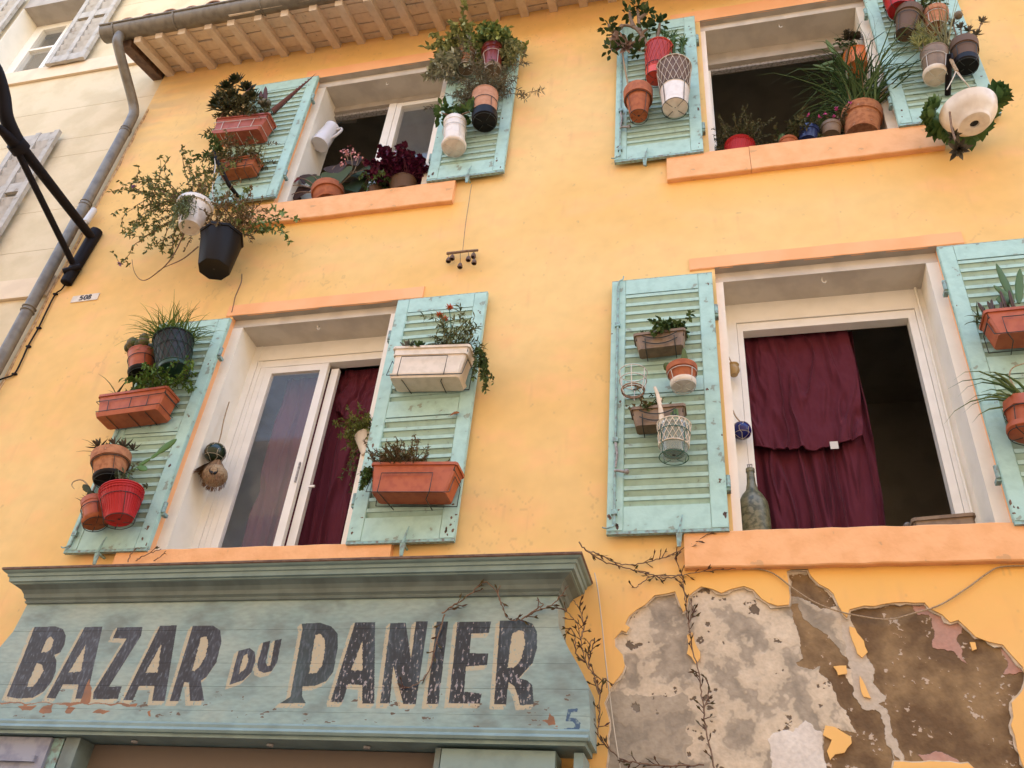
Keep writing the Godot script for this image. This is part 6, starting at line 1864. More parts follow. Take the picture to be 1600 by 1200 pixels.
	obj("bottle_glass", b, gm, t)
	b = MB.new()
	for k in 3:
		b.tube([Vector3((k - 1) * 3.0 * s, 137 * s, 0), Vector3((k - 1) * 3.5 * s, 146 * s, 0)], 0.003, -1, 4)
	b.tube([Vector3(-4 * s, 146 * s, 0), Vector3(4 * s, 146 * s, 0)], 0.003, -1, 4)
	obj("wire_stopper", b, M.steel, t)
	t = trough("small grey stone-filled trough at the lower right window sill's end", Vector3(0.8657, 3.931, -0.06), Vector3(1.165, 3.951, -0.06), 0.085, 0.12, M.taupe, {"taper": 0.92})
	b = MB.new()
	rng.seed = 59
	for k in 9:
		b.col = Color(0.2, 0.18, 0.15) * rng.randf_range(0.5, 1.4)
		b.ball(top(t, -0.16 + 0.035 * k, 0.0) + Vector3(0, 0, rng.randf_range(-0.03, 0.03)), rng.randf_range(0.016, 0.028), 6, 8, 0.75)
	stuff(obj("pebbles", b, M.plant, t))
	t = curtain("long dark red curtain hanging in the lower right window", Vector3(0.10, 5.50, -0.47), Vector3(0.8125, 5.50, -0.45), Vector3(0.16, 3.72, -0.42), Vector3(0.7766, 3.72, -0.40), 6.0, 0.022, M.curtain, 104, 0.0, 0.02)
	t = curtain("upper flounce of dark red curtain with a white care label", Vector3(0.10, 5.50, -0.405), Vector3(0.7815, 5.50, -0.39), Vector3(0.12, 4.60, -0.38), Vector3(0.7556, 4.64, -0.37), 4.0, 0.016, M.curtain, 105, 0.045, 0.03)
	bx("care_label", Vector3(0.568, 4.537, -0.335), Vector3(0.6126, 4.587, -0.335) + Vector3(0, 0, 0.003), M.wire_white, t)
	t = thing("dark_cupboard", "low dark cupboard deep inside the lower right room", "cupboard", Vector3(1.6, 3.2, -1.75))
	bx("carcass", Vector3(-0.9, 0, -0.3), Vector3(0.9, 1.42, 0.0), M.wood_brown, t)
	bx("cupboard_top", Vector3(-0.93, 1.422, -0.3), Vector3(0.93, 1.45, 0.03), M.wood_brown, t)
	t = thing("black_box", "black box standing on the dark cupboard", "box", Vector3(1.35, 4.651, -1.9))
	bx("body", Vector3(-0.14, 0, -0.1), Vector3(0.14, 0.17, 0.08), M.black_plastic, t)
	bx("lid", Vector3(-0.145, 0.171, -0.105), Vector3(0.145, 0.19, 0.085), M.black_plastic, t)

func things_upper_left() -> void:
	var t: Node3D
	var b: MB
	# left shutter
	t = trough("brick red trough of aeonium and aloes on upper left window's left shutter", Vector3(-4.115, 7.887, 0.23), Vector3(-3.593, 7.85, 0.23), 0.1887, 0.16, M.brick_plastic, {"saucer": M.brick_plastic, "wire": M.wire_white, "wlabel": "white wire cradle of the brick red trough"})
	var k2 := 0
	for q in [Vector3(-4.08, 8.423, 0.2), Vector3(-4.15, 8.334, 0.2), Vector3(-3.948, 8.281, 0.19), Vector3(-4.155, 8.161, 0.21), Vector3(-4.014, 8.147, 0.23), Vector3(-3.844, 8.134, 0.19), Vector3(-3.902, 8.019, 0.23), Vector3(-4.059, 7.964, 0.23), Vector3(-4.021, 8.033, 0.2), Vector3(-4.179, 8.101, 0.19)]:
		k2 += 1
		rosette(t, loc(t, [q])[0], 0.125, 30, {"seed": 460 + k2, "a": Color(0.02, 0.035, 0.015), "b": Color(0.10, 0.075, 0.03), "axis": Vector3(0.25 * (k2 % 5 - 2), 0.35, 0.9), "wide": 0.5})
	strand(t, "stem", [top(t, -0.16), top(t, -0.17) + Vector3(0, 0.2, 0), top(t, -0.14) + Vector3(0, 0.42, 0)], 0.014, M.twig)
	shrub(t, top(t, -0.02), {"n": 40, "len": 0.16, "spread": 0.9, "leaf": 0.022, "wide": 0.4, "dense": 170, "seed": 61, "base": 0.12, "droop": 0.15, "a": Color(0.05, 0.05, 0.02), "b": Color(0.15, 0.14, 0.06)})
	blades(t, loc(t, [Vector3(-4.059, 7.888, 0.22)])[0], {"n": 1, "len": 0.42, "spread": 0.0, "lean": Vector3(0.62, 1, 0.25), "droop": -0.02, "w": 0.022, "a": Color(0.13, 0.07, 0.055), "b": Color(0.17, 0.09, 0.07), "seed": 62, "single": true, "teeth": 9, "flat": 0.3, "grow": 1.0})
	blades(t, loc(t, [Vector3(-3.587, 7.862, 0.2)])[0], {"n": 1, "len": 0.52, "spread": 0.0, "lean": Vector3(0.75, 1.1, 0.1), "droop": -0.02, "w": 0.03, "a": Color(0.13, 0.055, 0.045), "b": Color(0.16, 0.07, 0.06), "seed": 63, "single": true, "teeth": 12, "flat": 0.3, "grow": 1.0})
	for q in [[Vector3(-3.732, 8.099, 0.17), Vector3(-3.794, 8.348, 0.17)], [Vector3(-3.766, 8.088, 0.17), Vector3(-3.828, 8.29, 0.17)]]:
		pads(t, loc2(t, [[q[0], q[1], 0.02]]), Color(0.13, 0.06, 0.05))
	knobs(t, loc(t, [Vector3(-3.73, 8.076, 0.16)])[0], 0.045, 9, 0.024, Color(0.1, 0.09, 0.06), Color(0.22, 0.19, 0.13), 64)
	t = trough("small clay trough with grasses below the brick red trough", Vector3(-3.921, 7.328, 0.2), Vector3(-3.578, 7.333, 0.2), 0.1407, 0.13, M.clay, {"wire": M.wire, "cut": 0.006, "wlabel": "wire cradle of the small clay trough with grasses"})
	shrub(t, top(t, -0.02), {"n": 30, "len": 0.14, "spread": 0.95, "leaf": 0.025, "wide": 0.3, "dense": 140, "seed": 65, "base": 0.09, "droop": 0.25, "a": Color(0.1, 0.07, 0.03), "b": Color(0.26, 0.22, 0.1)})
	blades(t, top(t, 0.1), {"n": 60, "len": 0.12, "row": 0.06, "spread": 0.9, "droop": 0.25, "w": 0.004, "seed": 66, "a": Color(0.1, 0.12, 0.05), "b": Color(0.3, 0.27, 0.12)})
	shrub(t, top(t, -0.14), {"n": 12, "len": 0.2, "spread": 0.8, "lean": Vector3(-0.3, 1, 0.2), "leaf": 0.03, "wide": 0.45, "dense": 130, "seed": 67, "base": 0.03})
	# hanging in front of the wall
	t = thing("iron_bracket", "black iron bracket behind the small clay trough", "bracket", Vector3.ZERO)
	b = MB.new()
	b.tube([Vector3(-3.915, 7.293, 0.3), Vector3(-3.797, 7.103, 0.28), Vector3(-3.697, 6.93, 0.24), Vector3(-3.695, 6.956, 0.07)], 0.017, -1, 6)
	obj("bar", b, M.black_iron, t)
	t = potted("hanging_pot", "round white pot with a wild trailing shrub near the downpipe", Vector3(-3.862, 6.637, 0.3), Vector3(-3.829, 6.39, 0.3), 0.2813, 0.1592, M.white_glaze, {"lip": 0.16})
	shrub(t, top(t), {"n": 8, "len": 0.52, "lean": Vector3(-0.55, 0.8, 0.0), "spread": 0.7, "wander": 0.32, "droop": 0.05, "forks": 2, "fork": 0.4, "r": 0.005, "leaf": 0.028, "wide": 0.45, "dense": 50, "tips": true, "bare": 0.25, "seed": 68, "grow": 0.95, "lush": 1.4, "wall": -0.25, "bloom": Color(0.3, 0.16, 0.3), "bloomshare": 0.03, "a": Color(0.0825, 0.105, 0.0375), "b": Color(0.255, 0.285, 0.112), "wood": Color(0.16, 0.1, 0.05)})
	shrub(t, top(t), {"n": 11, "len": 0.47, "lean": Vector3(-1.0, -0.1, 0.1), "spread": 0.55, "wander": 0.34, "droop": 0.08, "forks": 2, "fork": 0.45, "r": 0.005, "leaf": 0.028, "wide": 0.45, "dense": 62, "tips": true, "bare": 0.15, "seed": 69, "grow": 0.95, "lush": 1.4, "wall": -0.25, "bloom": Color(0.3, 0.16, 0.3), "bloomshare": 0.02, "a": Color(0.0825, 0.105, 0.0375), "b": Color(0.255, 0.285, 0.112), "wood": Color(0.16, 0.1, 0.05)})
	shrub(t, top(t), {"n": 6, "len": 0.4, "lean": Vector3(0.5, 0.8, 0.0), "spread": 0.6, "wander": 0.3, "droop": 0.05, "forks": 1, "leaf": 0.028, "dense": 50, "tips": true, "seed": 70, "grow": 0.95, "lush": 1.4, "wall": -0.25, "a": Color(0.105, 0.12, 0.045), "b": Color(0.255, 0.285, 0.112), "wood": Color(0.16, 0.1, 0.05)})
	shrub(t, top(t) + Vector3(0.03, 0, 0.08), {"n": 16, "len": 0.3, "lean": Vector3(0.0, -0.2, 1.0), "spread": 0.45, "droop": 0.75, "wander": 0.2, "leaf": 0.022, "wide": 0.3, "dense": 110, "seed": 71, "grow": 1.0, "wall": -0.25, "a": Color(0.12, 0.16, 0.07), "b": Color(0.26, 0.3, 0.15)})
	strand(t, "long_stem", loc(t, [Vector3(-3.905, 6.598, 0.25), Vector3(-3.966, 6.211, 0.2), Vector3(-4.122, 6.09, 0.14), Vector3(-4.247, 6.091, 0.1), Vector3(-4.353, 6.193, 0.1), Vector3(-4.433, 6.343, 0.1)]), 0.006, M.twig, 0.002)
	strand(t, "long_stem", loc(t, [Vector3(-3.774, 6.285, 0.2), Vector3(-3.907, 6.208, 0.16), Vector3(-4.052, 6.167, 0.14), Vector3(-4.126, 6.143, 0.12)]), 0.006, M.twig, 0.002)
	strand(t, "chain", loc(t, [Vector3(-3.709, 6.64, 0.3), Vector3(-3.784, 6.861, 0.3), Vector3(-3.832, 7.085, 0.3), Vector3(-3.884, 7.23, 0.3)]), 0.004, M.wire_white)
	t = potted("hanging_pot", "black square plastic pot hanging lowest left of upper windows", Vector3(-3.579, 6.331, 0.22), Vector3(-3.542, 5.993, 0.22), 0.3361, 0.2326, M.black_plastic, {"sides": 8, "lip": 0.07})
	shrub(t, top(t), {"n": 20, "len": 0.34, "lean": Vector3(0.12, 1, 0.0), "spread": 0.65, "wander": 0.3, "forks": 1, "fork": 0.5, "r": 0.004, "leaf": 0.022, "wide": 0.45, "dense": 85, "seed": 72, "grow": 1.15, "base": 0.07, "wall": -0.15, "a": Color(0.15, 0.105, 0.0525), "b": Color(0.33, 0.255, 0.135), "wood": Color(0.17, 0.1, 0.05)})
	shrub(t, top(t, 0.05), {"n": 6, "len": 0.42, "lean": Vector3(0.5, 1, 0.0), "spread": 0.4, "wander": 0.25, "forks": 1, "leaf": 0.034, "wide": 0.5, "dense": 60, "tips": true, "seed": 73, "grow": 1.0, "wall": -0.15, "a": Color(0.09, 0.15, 0.045), "b": Color(0.24, 0.3, 0.105)})
	for sx in [-0.07, 0.08]:
		strand(t, "cord", [top(t, sx), top(t, sx * 0.6) + Vector3(0, 0.14, -0.03), top(t, 0.0) + Vector3(0.03, 0.3, -0.06)], 0.003, M.wire)
	# right shutter
	t = potted("flower_pot", "dark red pot, upper right one on upper left window's right shutter", Vector3(-1.689, 8.338, 0.1714), Vector3(-1.66, 8.047, 0.1714), 0.1989, 0.1259, M.wine_plastic, {"lip": 0.2, "saucer": M.taupe, "wire": M.wire_white, "wlabel": "pale wire holder of the dark red pot"})
	shrub(t, top(t), {"n": 30, "len": 0.24, "spread": 0.95, "leaf": 0.044, "wide": 0.6, "dense": 80, "seed": 74, "grow": 0.74, "lush": 2.2, "base": 0.06, "droop": 0.12, "a": Color(0.081, 0.149, 0.054), "b": Color(0.378, 0.405, 0.121)})
	shrub(t, top(t, 0.05), {"n": 10, "len": 0.3, "lean": Vector3(1, -0.1, 0.1), "spread": 0.6, "leaf": 0.034, "dense": 90, "seed": 75, "grow": 0.74, "lush": 2.2, "droop": 0.25, "a": Color(0.135, 0.162, 0.0675), "b": Color(0.405, 0.392, 0.189)})
	t = potted("flower_pot", "brown clay pot under silver foliage, left of dark red pot", Vector3(-1.931, 8.401, 0.1538), Vector3(-1.91, 8.173, 0.1538), 0.1636, 0.1231, M.clay_old, {"lip": 0.2, "saucer": M.taupe, "wire": M.wire_white, "wlabel": "pale wire holder under the silver foliage"})
	shrub(t, top(t), {"n": 26, "len": 0.3, "lean": Vector3(-0.5, 0.8, 0.1), "spread": 0.8, "leaf": 0.044, "wide": 0.6, "dense": 75, "seed": 76, "grow": 0.74, "lush": 2.2, "base": 0.05, "droop": 0.1, "a": Color(0.162, 0.189, 0.0675), "b": Color(0.432, 0.419, 0.149)})
	shrub(t, top(t), {"n": 22, "len": 0.34, "lean": Vector3(-1, -0.1, 0.25), "spread": 0.55, "leaf": 0.05, "wide": 0.6, "dense": 80, "seed": 77, "grow": 0.74, "lush": 2.2, "droop": 0.35, "a": Color(0.203, 0.203, 0.121), "b": Color(0.486, 0.459, 0.297)})
	t = potted("flower_pot", "salmon pot with black foot on upper left window's right shutter", Vector3(-1.686, 7.695, 0.179), Vector3(-1.656, 7.361, 0.179), 0.2141, 0.1683, M.clay_pale, {"saucer": M.black_plastic, "sh": 0.085, "wire": M.wire, "wlabel": "black wire holder of the salmon pot"})
	shrub(t, top(t), {"n": 26, "len": 0.22, "spread": 0.65, "leaf": 0.04, "wide": 0.16, "dense": 110, "seed": 78, "base": 0.06, "droop": 0.08, "a": Color(0.12, 0.1, 0.06), "b": Color(0.24, 0.22, 0.15)})
	t = potted("flower_pot", "white pot of jade leaves on upper left window's right shutter", Vector3(-1.905, 7.418, 0.1649), Vector3(-1.877, 7.114, 0.1649), 0.1858, 0.1613, M.white_glaze, {"lip": 0.14, "saucer": M.white_glaze, "wire": M.wire_white, "wlabel": "white wire holder of the white jade pot"})
	jade(t, [[top(t), top(t, -0.03) + Vector3(0, 0.06, 0.03), top(t, -0.1) + Vector3(0, 0.12, 0.04)], [top(t), top(t, 0.05) + Vector3(0, 0.05, 0.03), top(t, 0.13) + Vector3(0, 0.06, 0.04)], [top(t), top(t, -0.01) + Vector3(0, 0.12, 0.0)]], {"n": 34, "ball": 0.075, "leaf": 0.058, "seed": 79, "a": Color(0.03, 0.07, 0.015), "b": Color(0.11, 0.18, 0.05)})
	# on the sill
	t = potted("flower_pot", "clay pot of dark begonia on the upper left sill", Vector3(-3.01, 7.087, -0.07), Vector3(-2.974, 6.927, -0.07), 0.2699, 0.2046, M.clay, {"lip": 0.4})
	rng.seed = 80
	var inv := t.transform.affine_inverse()
	for e in [[-0.16, 0.10, 0.15, 0], [-0.05, 0.13, 0.17, 1], [0.06, 0.1, 0.2, 1], [0.17, 0.12, 0.17, 2], [-0.12, 0.2, 0.12, 0], [0.05, 0.17, 0.15, 0], [0.22, 0.06, 0.15, 2], [-0.22, 0.03, 0.13, 0], [0.0, 0.06, 0.2, 1], [0.12, 0.03, 0.18, 2], [-0.26, 0.1, 0.11, 3], [-0.28, 0.02, 0.1, 3], [-0.2, 0.16, 0.1, 3], [0.25, 0.14, 0.13, 2], [0.15, 0.2, 0.12, 0]]:
		b = MB.new()
		var cols := [Color(0.045, 0.024, 0.016), Color(0.06, 0.075, 0.022), Color(0.032, 0.05, 0.024), Color(0.12, 0.014, 0.018)]
		b.col = cols[e[3]] * rng.randf_range(0.8, 1.2)
		var p := top(t, e[0] * 1.35) + Vector3(0, e[1] * 1.2 + 0.07, rng.randf_range(-0.03, 0.08))
		b.leaf(p + Vector3(0, 0.05, -0.06), Vector3(e[0] * 2.2, -0.7, 0.25), Vector3(0.1, 0.25, 1), e[2] * 1.35, e[2] * 1.35, 0.15, 0.2, 6)
		obj("leaf", b, M.plant, t)
		strand(t, "leaf_stalk", [top(t, e[0] * 0.15), p.lerp(top(t), 0.4) + Vector3(0, 0.02, 0), p + Vector3(0, 0.03, -0.05)], 0.005, M.twig, 0.003)
	for q in [[Vector3(-2.833, 7.267, -0.05), Vector3(-2.901, 7.542, -0.05)], [Vector3(-2.824, 7.262, -0.06), Vector3(-2.81, 7.445, -0.06)], [Vector3(-2.869, 7.298, -0.07), Vector3(-2.922, 7.377, -0.06)], [Vector3(-2.864, 7.297, -0.07), Vector3(-2.942, 7.529, -0.06)]]:
		var e: Vector3 = inv * q[1]
		strand(t, "flower_stem", [top(t, 0.06), inv * q[0], e], 0.0035, M.rope, 0.002)
		b = MB.new()
		for k in 26:
			tint(b, Color(0.5, 0.16, 0.16), Color(0.75, 0.42, 0.38))
			b.leaf(e + rdir() * 0.04, rdir(), rdir(), 0.022, 0.018, 0.1, 0.3, 2)
		stuff(obj("blossoms", b, M.plant, t))
	t = potted("flower_pot", "dark pot of purple oxalis on the upper left sill", Vector3(-2.35, 7.041, -0.06), Vector3(-2.329, 6.917, -0.06), 0.2225, 0.17, M.brown_plastic, {})
	shrub(t, top(t), {"n": 110, "len": 0.19, "spread": 0.95, "leaf": 0.032, "wide": 0.9, "dense": 90, "bare": 0.6, "seed": 82, "base": 0.08, "forks": 0, "droop": 0.05, "wall": -0.2, "a": Color(0.035, 0.006, 0.015), "b": Color(0.13, 0.015, 0.045), "wood": Color(0.12, 0.03, 0.04)})
	shrub(t, top(t) + Vector3(0, 0.1, -0.03), {"n": 9, "len": 0.15, "spread": 0.5, "leaf": 0.026, "wide": 0.6, "dense": 10, "seed": 83, "base": 0.12, "forks": 0, "wall": -0.2, "bloom": Color(0.5, 0.36, 0.46), "bloomshare": 1.0, "a": Color(0.3, 0.2, 0.25), "b": Color(0.5, 0.38, 0.45)})
	t = potted("flower_pot", "little pot of trailing green between begonia and oxalis", Vector3(-2.587, 7.019, -0.07), Vector3(-2.571, 6.933, -0.07), 0.1222, 0.1011, M.brown_plastic, {})
	shrub(t, top(t), {"n": 20, "len": 0.12, "spread": 0.9, "leaf": 0.025, "dense": 140, "seed": 84, "base": 0.04, "wall": -0.2, "droop": 0.2})
	# enamel jug hanging in the reveal
	t = thing("enamel_jug", "white enamel jug hanging on the upper left window's cheek", "jug", Vector3(-3.273, 7.803, -0.13))
	var s := 0.00563
	t.basis = Basis(Vector3.BACK, -0.2) * Basis(Vector3.RIGHT, -0.1)
	b = MB.new()
	b.lathe([Vector2(0.001, 0.002), Vector2(12 * s, 0.002), Vector2(14 * s, 0.0), Vector2(14.5 * s, 0.01), Vector2(13 * s, 26 * s), Vector2(11.5 * s, 40 * s), Vector2(12.2 * s, 48 * s), Vector2(11.8 * s, 48 * s), Vector2(11 * s, 40 * s)], 22)
	obj("body", b, mat(lin(0.66, 0.64, 0.64), 0.3), t)
	b = MB.new()
	b.tube(arc_pts([Vector3(11.5 * s, 40 * s, 0), Vector3(20 * s, 42 * s, 2 * s), Vector3(24 * s, 34 * s, 3 * s), Vector3(20 * s, 22 * s, 2 * s), Vector3(13.5 * s, 17 * s, 0)], 5), 2.2 * s, -1, 8, true, 0.6)
	obj("handle", b, mat(lin(0.66, 0.64, 0.64), 0.3), t)
	strand(t, "wire", [Vector3(0, 47 * s, 0), Vector3(2 * s, 58 * s, -2 * s), Vector3(5 * s, 70 * s, -4 * s)], 0.004, M.wire)
	t = thing("rolled_cloth", "folded beige cloth bundle inside the upper left window's top corner", "cloth", Vector3(-3.409, 8.676, -0.5))
	b = MB.new()
	for k in 4:
		b.tube(arc_pts([Vector3(-0.14, 0.06 - 0.03 * k, 0), Vector3(0, 0.02 - 0.03 * k, 0.03), Vector3(0.17, 0.055 - 0.035 * k, 0)], 5), 0.028, -1, 8, true, 0.6)
	obj("folds", b, M.cream, t)

func things_upper_right() -> void:
	var t: Node3D
	var b: MB
	# left shutter
	t = potted("flower_pot", "thick-rimmed clay pot with a drain hole, upper right window's left shutter", Vector3(-0.4714, 7.451, 0.1822), Vector3(-0.4668, 7.163, 0.1822), 0.2205, 0.1261, M.clay, {"lip": 0.36, "wire": M.wire, "wlabel": "wire holder of the thick-rimmed clay pot"})
	rosette(t, top(t, 0.0) + Vector3(0, 0.02, 0.02), 0.055, 16, {"seed": 111, "a": Color(0.1, 0.05, 0.04), "b": Color(0.2, 0.12, 0.09), "axis": Vector3(0.1, 1, 0.5), "wide": 0.34})
	strand(t, "stem", loc(t, [Vector3(-0.543, 7.546, 0.15), Vector3(-0.569, 7.758, 0.15), Vector3(-0.5908, 7.961, 0.15), Vector3(-0.6025, 8.114, 0.15)]), 0.008, M.rope, 0.006)
	for k in 3:
		rosette(t, loc(t, [Vector3(-0.601, 8.089, 0.16)])[0] + Vector3(0.03 * (k - 1), 0.07 - 0.05 * k, 0.02), 0.1, 16, {"seed": 112 + k, "a": Color(0.2, 0.11, 0.08), "b": Color(0.42, 0.3, 0.22), "axis": Vector3(0.5 * (k - 1), -0.5, 0.9), "wide": 0.38})
	t = potted("flower_pot", "cream net-patterned pot of spiky euphorbia, upper right window's left shutter", Vector3(-0.2, 7.65, 0.1998), Vector3(-0.202, 7.178, 0.1998), 0.2557, 0.1757, M.white_glaze, {"net": true, "netlow": 0.4, "core": M.wood_brown, "netmat": M.cream, "wire": M.wire, "whigh": 0.42, "wlabel": "dark wire holder of the cream net-patterned pot"})
	b = MB.new()
	var hh: float = t.get_meta("h")
	for e in [[Vector3(-0.3166, 7.806, 0.16), Vector3(-0.3272, 8.139, 0.16)], [Vector3(-0.2632, 7.792, 0.16), Vector3(-0.2558, 8.243, 0.15)], [Vector3(-0.2052, 7.777, 0.16), Vector3(-0.1906, 8.19, 0.16)], [Vector3(-0.1573, 7.733, 0.17), Vector3(-0.118, 8.083, 0.17)], [Vector3(-0.2902, 7.859, 0.12), Vector3(-0.2961, 8.121, 0.12)], [Vector3(-0.233, 7.754, 0.18), Vector3(-0.2273, 8.027, 0.18)]]:
		var p: Vector3 = t.transform.affine_inverse() * e[0]
		var q: Vector3 = t.transform.affine_inverse() * e[1]
		cactus_column(t, p, q, 0.017, 6, Color(0.04, 0.08, 0.03), Color(0.09, 0.14, 0.05))
		rng.seed = int(p.x * 1000)
		for k in 60:
			tint(b, Color(0.03, 0.08, 0.02), Color(0.12, 0.2, 0.06))
			var f := 0.35 + 0.65 * sqrt(rng.randf())
			b.leaf(p.lerp(q, f), rdir() + Vector3(0, 0.5, 0), rdir(), 0.055, 0.011, 0.0, 0.2, 2)
	stuff(obj("foliage", b, M.plant, t))
	rosette(t, loc(t, [Vector3(-0.2597, 7.676, 0.22)])[0], 0.085, 26, {"seed": 116, "a": Color(0.14, 0.17, 0.12), "b": Color(0.28, 0.3, 0.22), "axis": Vector3(-0.2, 0.5, 1), "wide": 0.45})
	t = potted("flower_pot", "coral red net pot with an old jade trunk, upper right window's left shutter", Vector3(-0.3089, 7.989, 0.1622), Vector3(-0.3429, 7.626, 0.1622), 0.2203, 0.136, M.coral, {"net": true, "netlow": 0.2, "core": M.coral_dark, "netmat": M.coral, "wire": M.wire, "whigh": 0.3, "wlabel": "dark wire holder of the coral red pot"})
	jade(t, [loc(t, [Vector3(-0.3947, 7.954, 0.2), Vector3(-0.4388, 8.169, 0.2), Vector3(-0.5052, 8.307, 0.2), Vector3(-0.5986, 8.352, 0.2), Vector3(-0.6598, 8.277, 0.2)]), loc(t, [Vector3(-0.454, 8.219, 0.2), Vector3(-0.4641, 8.406, 0.2), Vector3(-0.4745, 8.581, 0.2)]), loc(t, [Vector3(-0.4339, 8.123, 0.2), Vector3(-0.4933, 8.07, 0.21), Vector3(-0.5437, 8.067, 0.21)]), loc(t, [Vector3(-0.5052, 8.307, 0.2), Vector3(-0.5316, 8.445, 0.2), Vector3(-0.5374, 8.542, 0.2)]), loc(t, [Vector3(-0.5986, 8.352, 0.2), Vector3(-0.669, 8.207, 0.2), Vector3(-0.687, 8.059, 0.2)]), loc(t, [Vector3(-0.4641, 8.406, 0.2), Vector3(-0.4226, 8.451, 0.2), Vector3(-0.4017, 8.482, 0.2)]), loc(t, [Vector3(-0.4389, 8.143, 0.2), Vector3(-0.4265, 8.179, 0.22), Vector3(-0.3909, 8.205, 0.22)]), loc(t, [Vector3(-0.3571, 7.957, 0.18), Vector3(-0.3155, 8.183, 0.17), Vector3(-0.298, 8.351, 0.17)]), loc(t, [Vector3(-0.4945, 8.086, 0.2), Vector3(-0.4743, 8.002, 0.2), Vector3(-0.4543, 7.97, 0.2)]), loc(t, [Vector3(-0.6598, 8.277, 0.2), Vector3(-0.6972, 8.334, 0.2), Vector3(-0.709, 8.403, 0.2)])], {"n": 24, "ball": 0.062, "leaf": 0.052, "r": 0.02, "seed": 117, "a": Color(0.02, 0.045, 0.012), "b": Color(0.08, 0.11, 0.035)})
	# right shutter
	t = potted("flower_pot", "red pot cut by the photo's top edge on upper right shutter", Vector3(1.474, 8.17, 0.1867), Vector3(1.447, 7.978, 0.1867), 0.2295, 0.1646, M.red, {"wire": M.wire, "wlabel": "black wire holder of the topmost red pot"})
	shrub(t, top(t), {"n": 10, "len": 0.1, "leaf": 0.03, "dense": 120, "seed": 121, "base": 0.06})
	t = potted("flower_pot", "dark grey-brown pot just below the topmost red pot", Vector3(1.511, 7.96, 0.1706), Vector3(1.437, 7.697, 0.1706), 0.1971, 0.124, M.brown_plastic, {"lip": 0.25, "wire": M.wire, "wlabel": "black wire holder of the dark grey-brown pot"})
	shrub(t, top(t, 0.07), {"n": 10, "len": 0.09, "leaf": 0.022, "dense": 140, "seed": 122, "base": 0.05, "lean": Vector3(0.5, 1, 0)})
	t = potted("flower_pot", "orange-rimmed dark pot of dry spikes, right of grey-brown pot", Vector3(1.683, 7.917, 0.1604), Vector3(1.654, 7.734, 0.1604), 0.1768, 0.1282, M.clay_old, {"lip": 0.3, "wire": M.wire_white, "wlabel": "pale wire holder of the orange-rimmed dark pot"})
	blades(t, top(t), {"n": 26, "len": 0.05, "base": 0.05, "spread": 0.8, "w": 0.004, "seed": 123, "a": Color(0.12, 0.08, 0.04), "b": Color(0.25, 0.18, 0.1)})
	t = potted("flower_pot", "brown pot with pale foot and feathery yellow-green tufts", Vector3(1.577, 7.399, 0.1852), Vector3(1.538, 7.146, 0.1852), 0.1863, 0.1344, M.taupe, {"saucer": M.cream, "sh": 0.03, "wire": M.wire_white, "wlabel": "pale wire holder of the pot with feathery tufts"})
	for e in [[Vector3(1.518, 7.407, 0.2), Vector3(1.533, 7.754, 0.2)], [Vector3(1.495, 7.413, 0.2), Vector3(1.478, 7.607, 0.2)], [Vector3(1.566, 7.395, 0.2), Vector3(1.589, 7.592, 0.2)], [Vector3(1.55, 7.429, 0.18), Vector3(1.552, 7.699, 0.18)]]:
		var pp: Array = loc(t, e)
		b = MB.new()
		rng.seed = int(pp[0].x * 999)
		for k in 150:
			tint(b, Color(0.14, 0.16, 0.05), Color(0.42, 0.4, 0.14))
			var f := 0.25 + 0.75 * rng.randf()
			b.leaf(pp[0].lerp(pp[1], f), rdir() + (pp[1] - pp[0]).normalized() * 0.8, rdir(), 0.055, 0.006, 0.1, 0.1, 2)
		b.col = Color(0.15, 0.1, 0.05)
		b.tube([pp[0], pp[0].lerp(pp[1], 0.5), pp[1]], 0.005, 0.002, 5)
		stuff(obj("tuft", b, M.plant, t))
	t = potted("flower_pot", "brown pot with black foot above the hanging white bowl", Vector3(1.784, 7.482, 0.1654), Vector3(1.752, 7.239, 0.1654), 0.1868, 0.1349, M.brown_plastic, {"lip": 0.3, "saucer": M.black_plastic, "sh": 0.05, "wire": M.wire, "wlabel": "black wire holder above the hanging white bowl"})
	for k in 6:
		rosette(t, top(t, -0.1 + 0.045 * k) + Vector3(0, 0.08 + 0.05 * ((k * 3) % 4), 0.02), 0.06, 14, {"seed": 124 + k, "a": Color(0.08, 0.08, 0.05), "b": Color(0.22, 0.17, 0.12), "axis": Vector3(-0.5 + 0.2 * k, 1, 0.6), "wide": 0.42})
		strand(t, "stem", [top(t, -0.05 + 0.02 * k), top(t, -0.1 + 0.045 * k) + Vector3(0, 0.08 + 0.05 * ((k * 3) % 4), 0.02)], 0.005, M.twig)
	blades(t, top(t, -0.12), {"n": 60, "len": 0.26, "base": 0.03, "spread": 0.7, "lean": Vector3(-0.4, 1, 0.1), "w": 0.005, "droop": 0.1, "seed": 130, "a": Color(0.12, 0.13, 0.06), "b": Color(0.35, 0.32, 0.17)})
	knobs(t, loc(t, [Vector3(1.803, 7.79, 0.2)])[0], 0.004, 1, 0.035, Color(0.12, 0.09, 0.05), Color(0.2, 0.15, 0.09), 131, "seed_head")
	# hanging bowl
	t = thing("hanging_bowl", "white ceramic bowl of succulents hanging by the upper right window", "hanging planter", Vector3(1.621, 6.455, 0.3))
	var s := 0.004013
	t.basis = Basis(Vector3.BACK, 0.06)
	b = MB.new()
	b.lathe([Vector2(6 * s, 6 * s), Vector2(7 * s, 0.0), Vector2(14 * s, -1.5 * s), Vector2(22 * s, 0.0), Vector2(24 * s, 3 * s), Vector2(25 * s, 6 * s), Vector2(33 * s, 13 * s), Vector2(39 * s, 23 * s), Vector2(41.5 * s, 33 * s), Vector2(42.5 * s, 36 * s), Vector2(40 * s, 37 * s), Vector2(38 * s, 33 * s)], 36)
	obj("bowl", b, M.white_glaze, t)
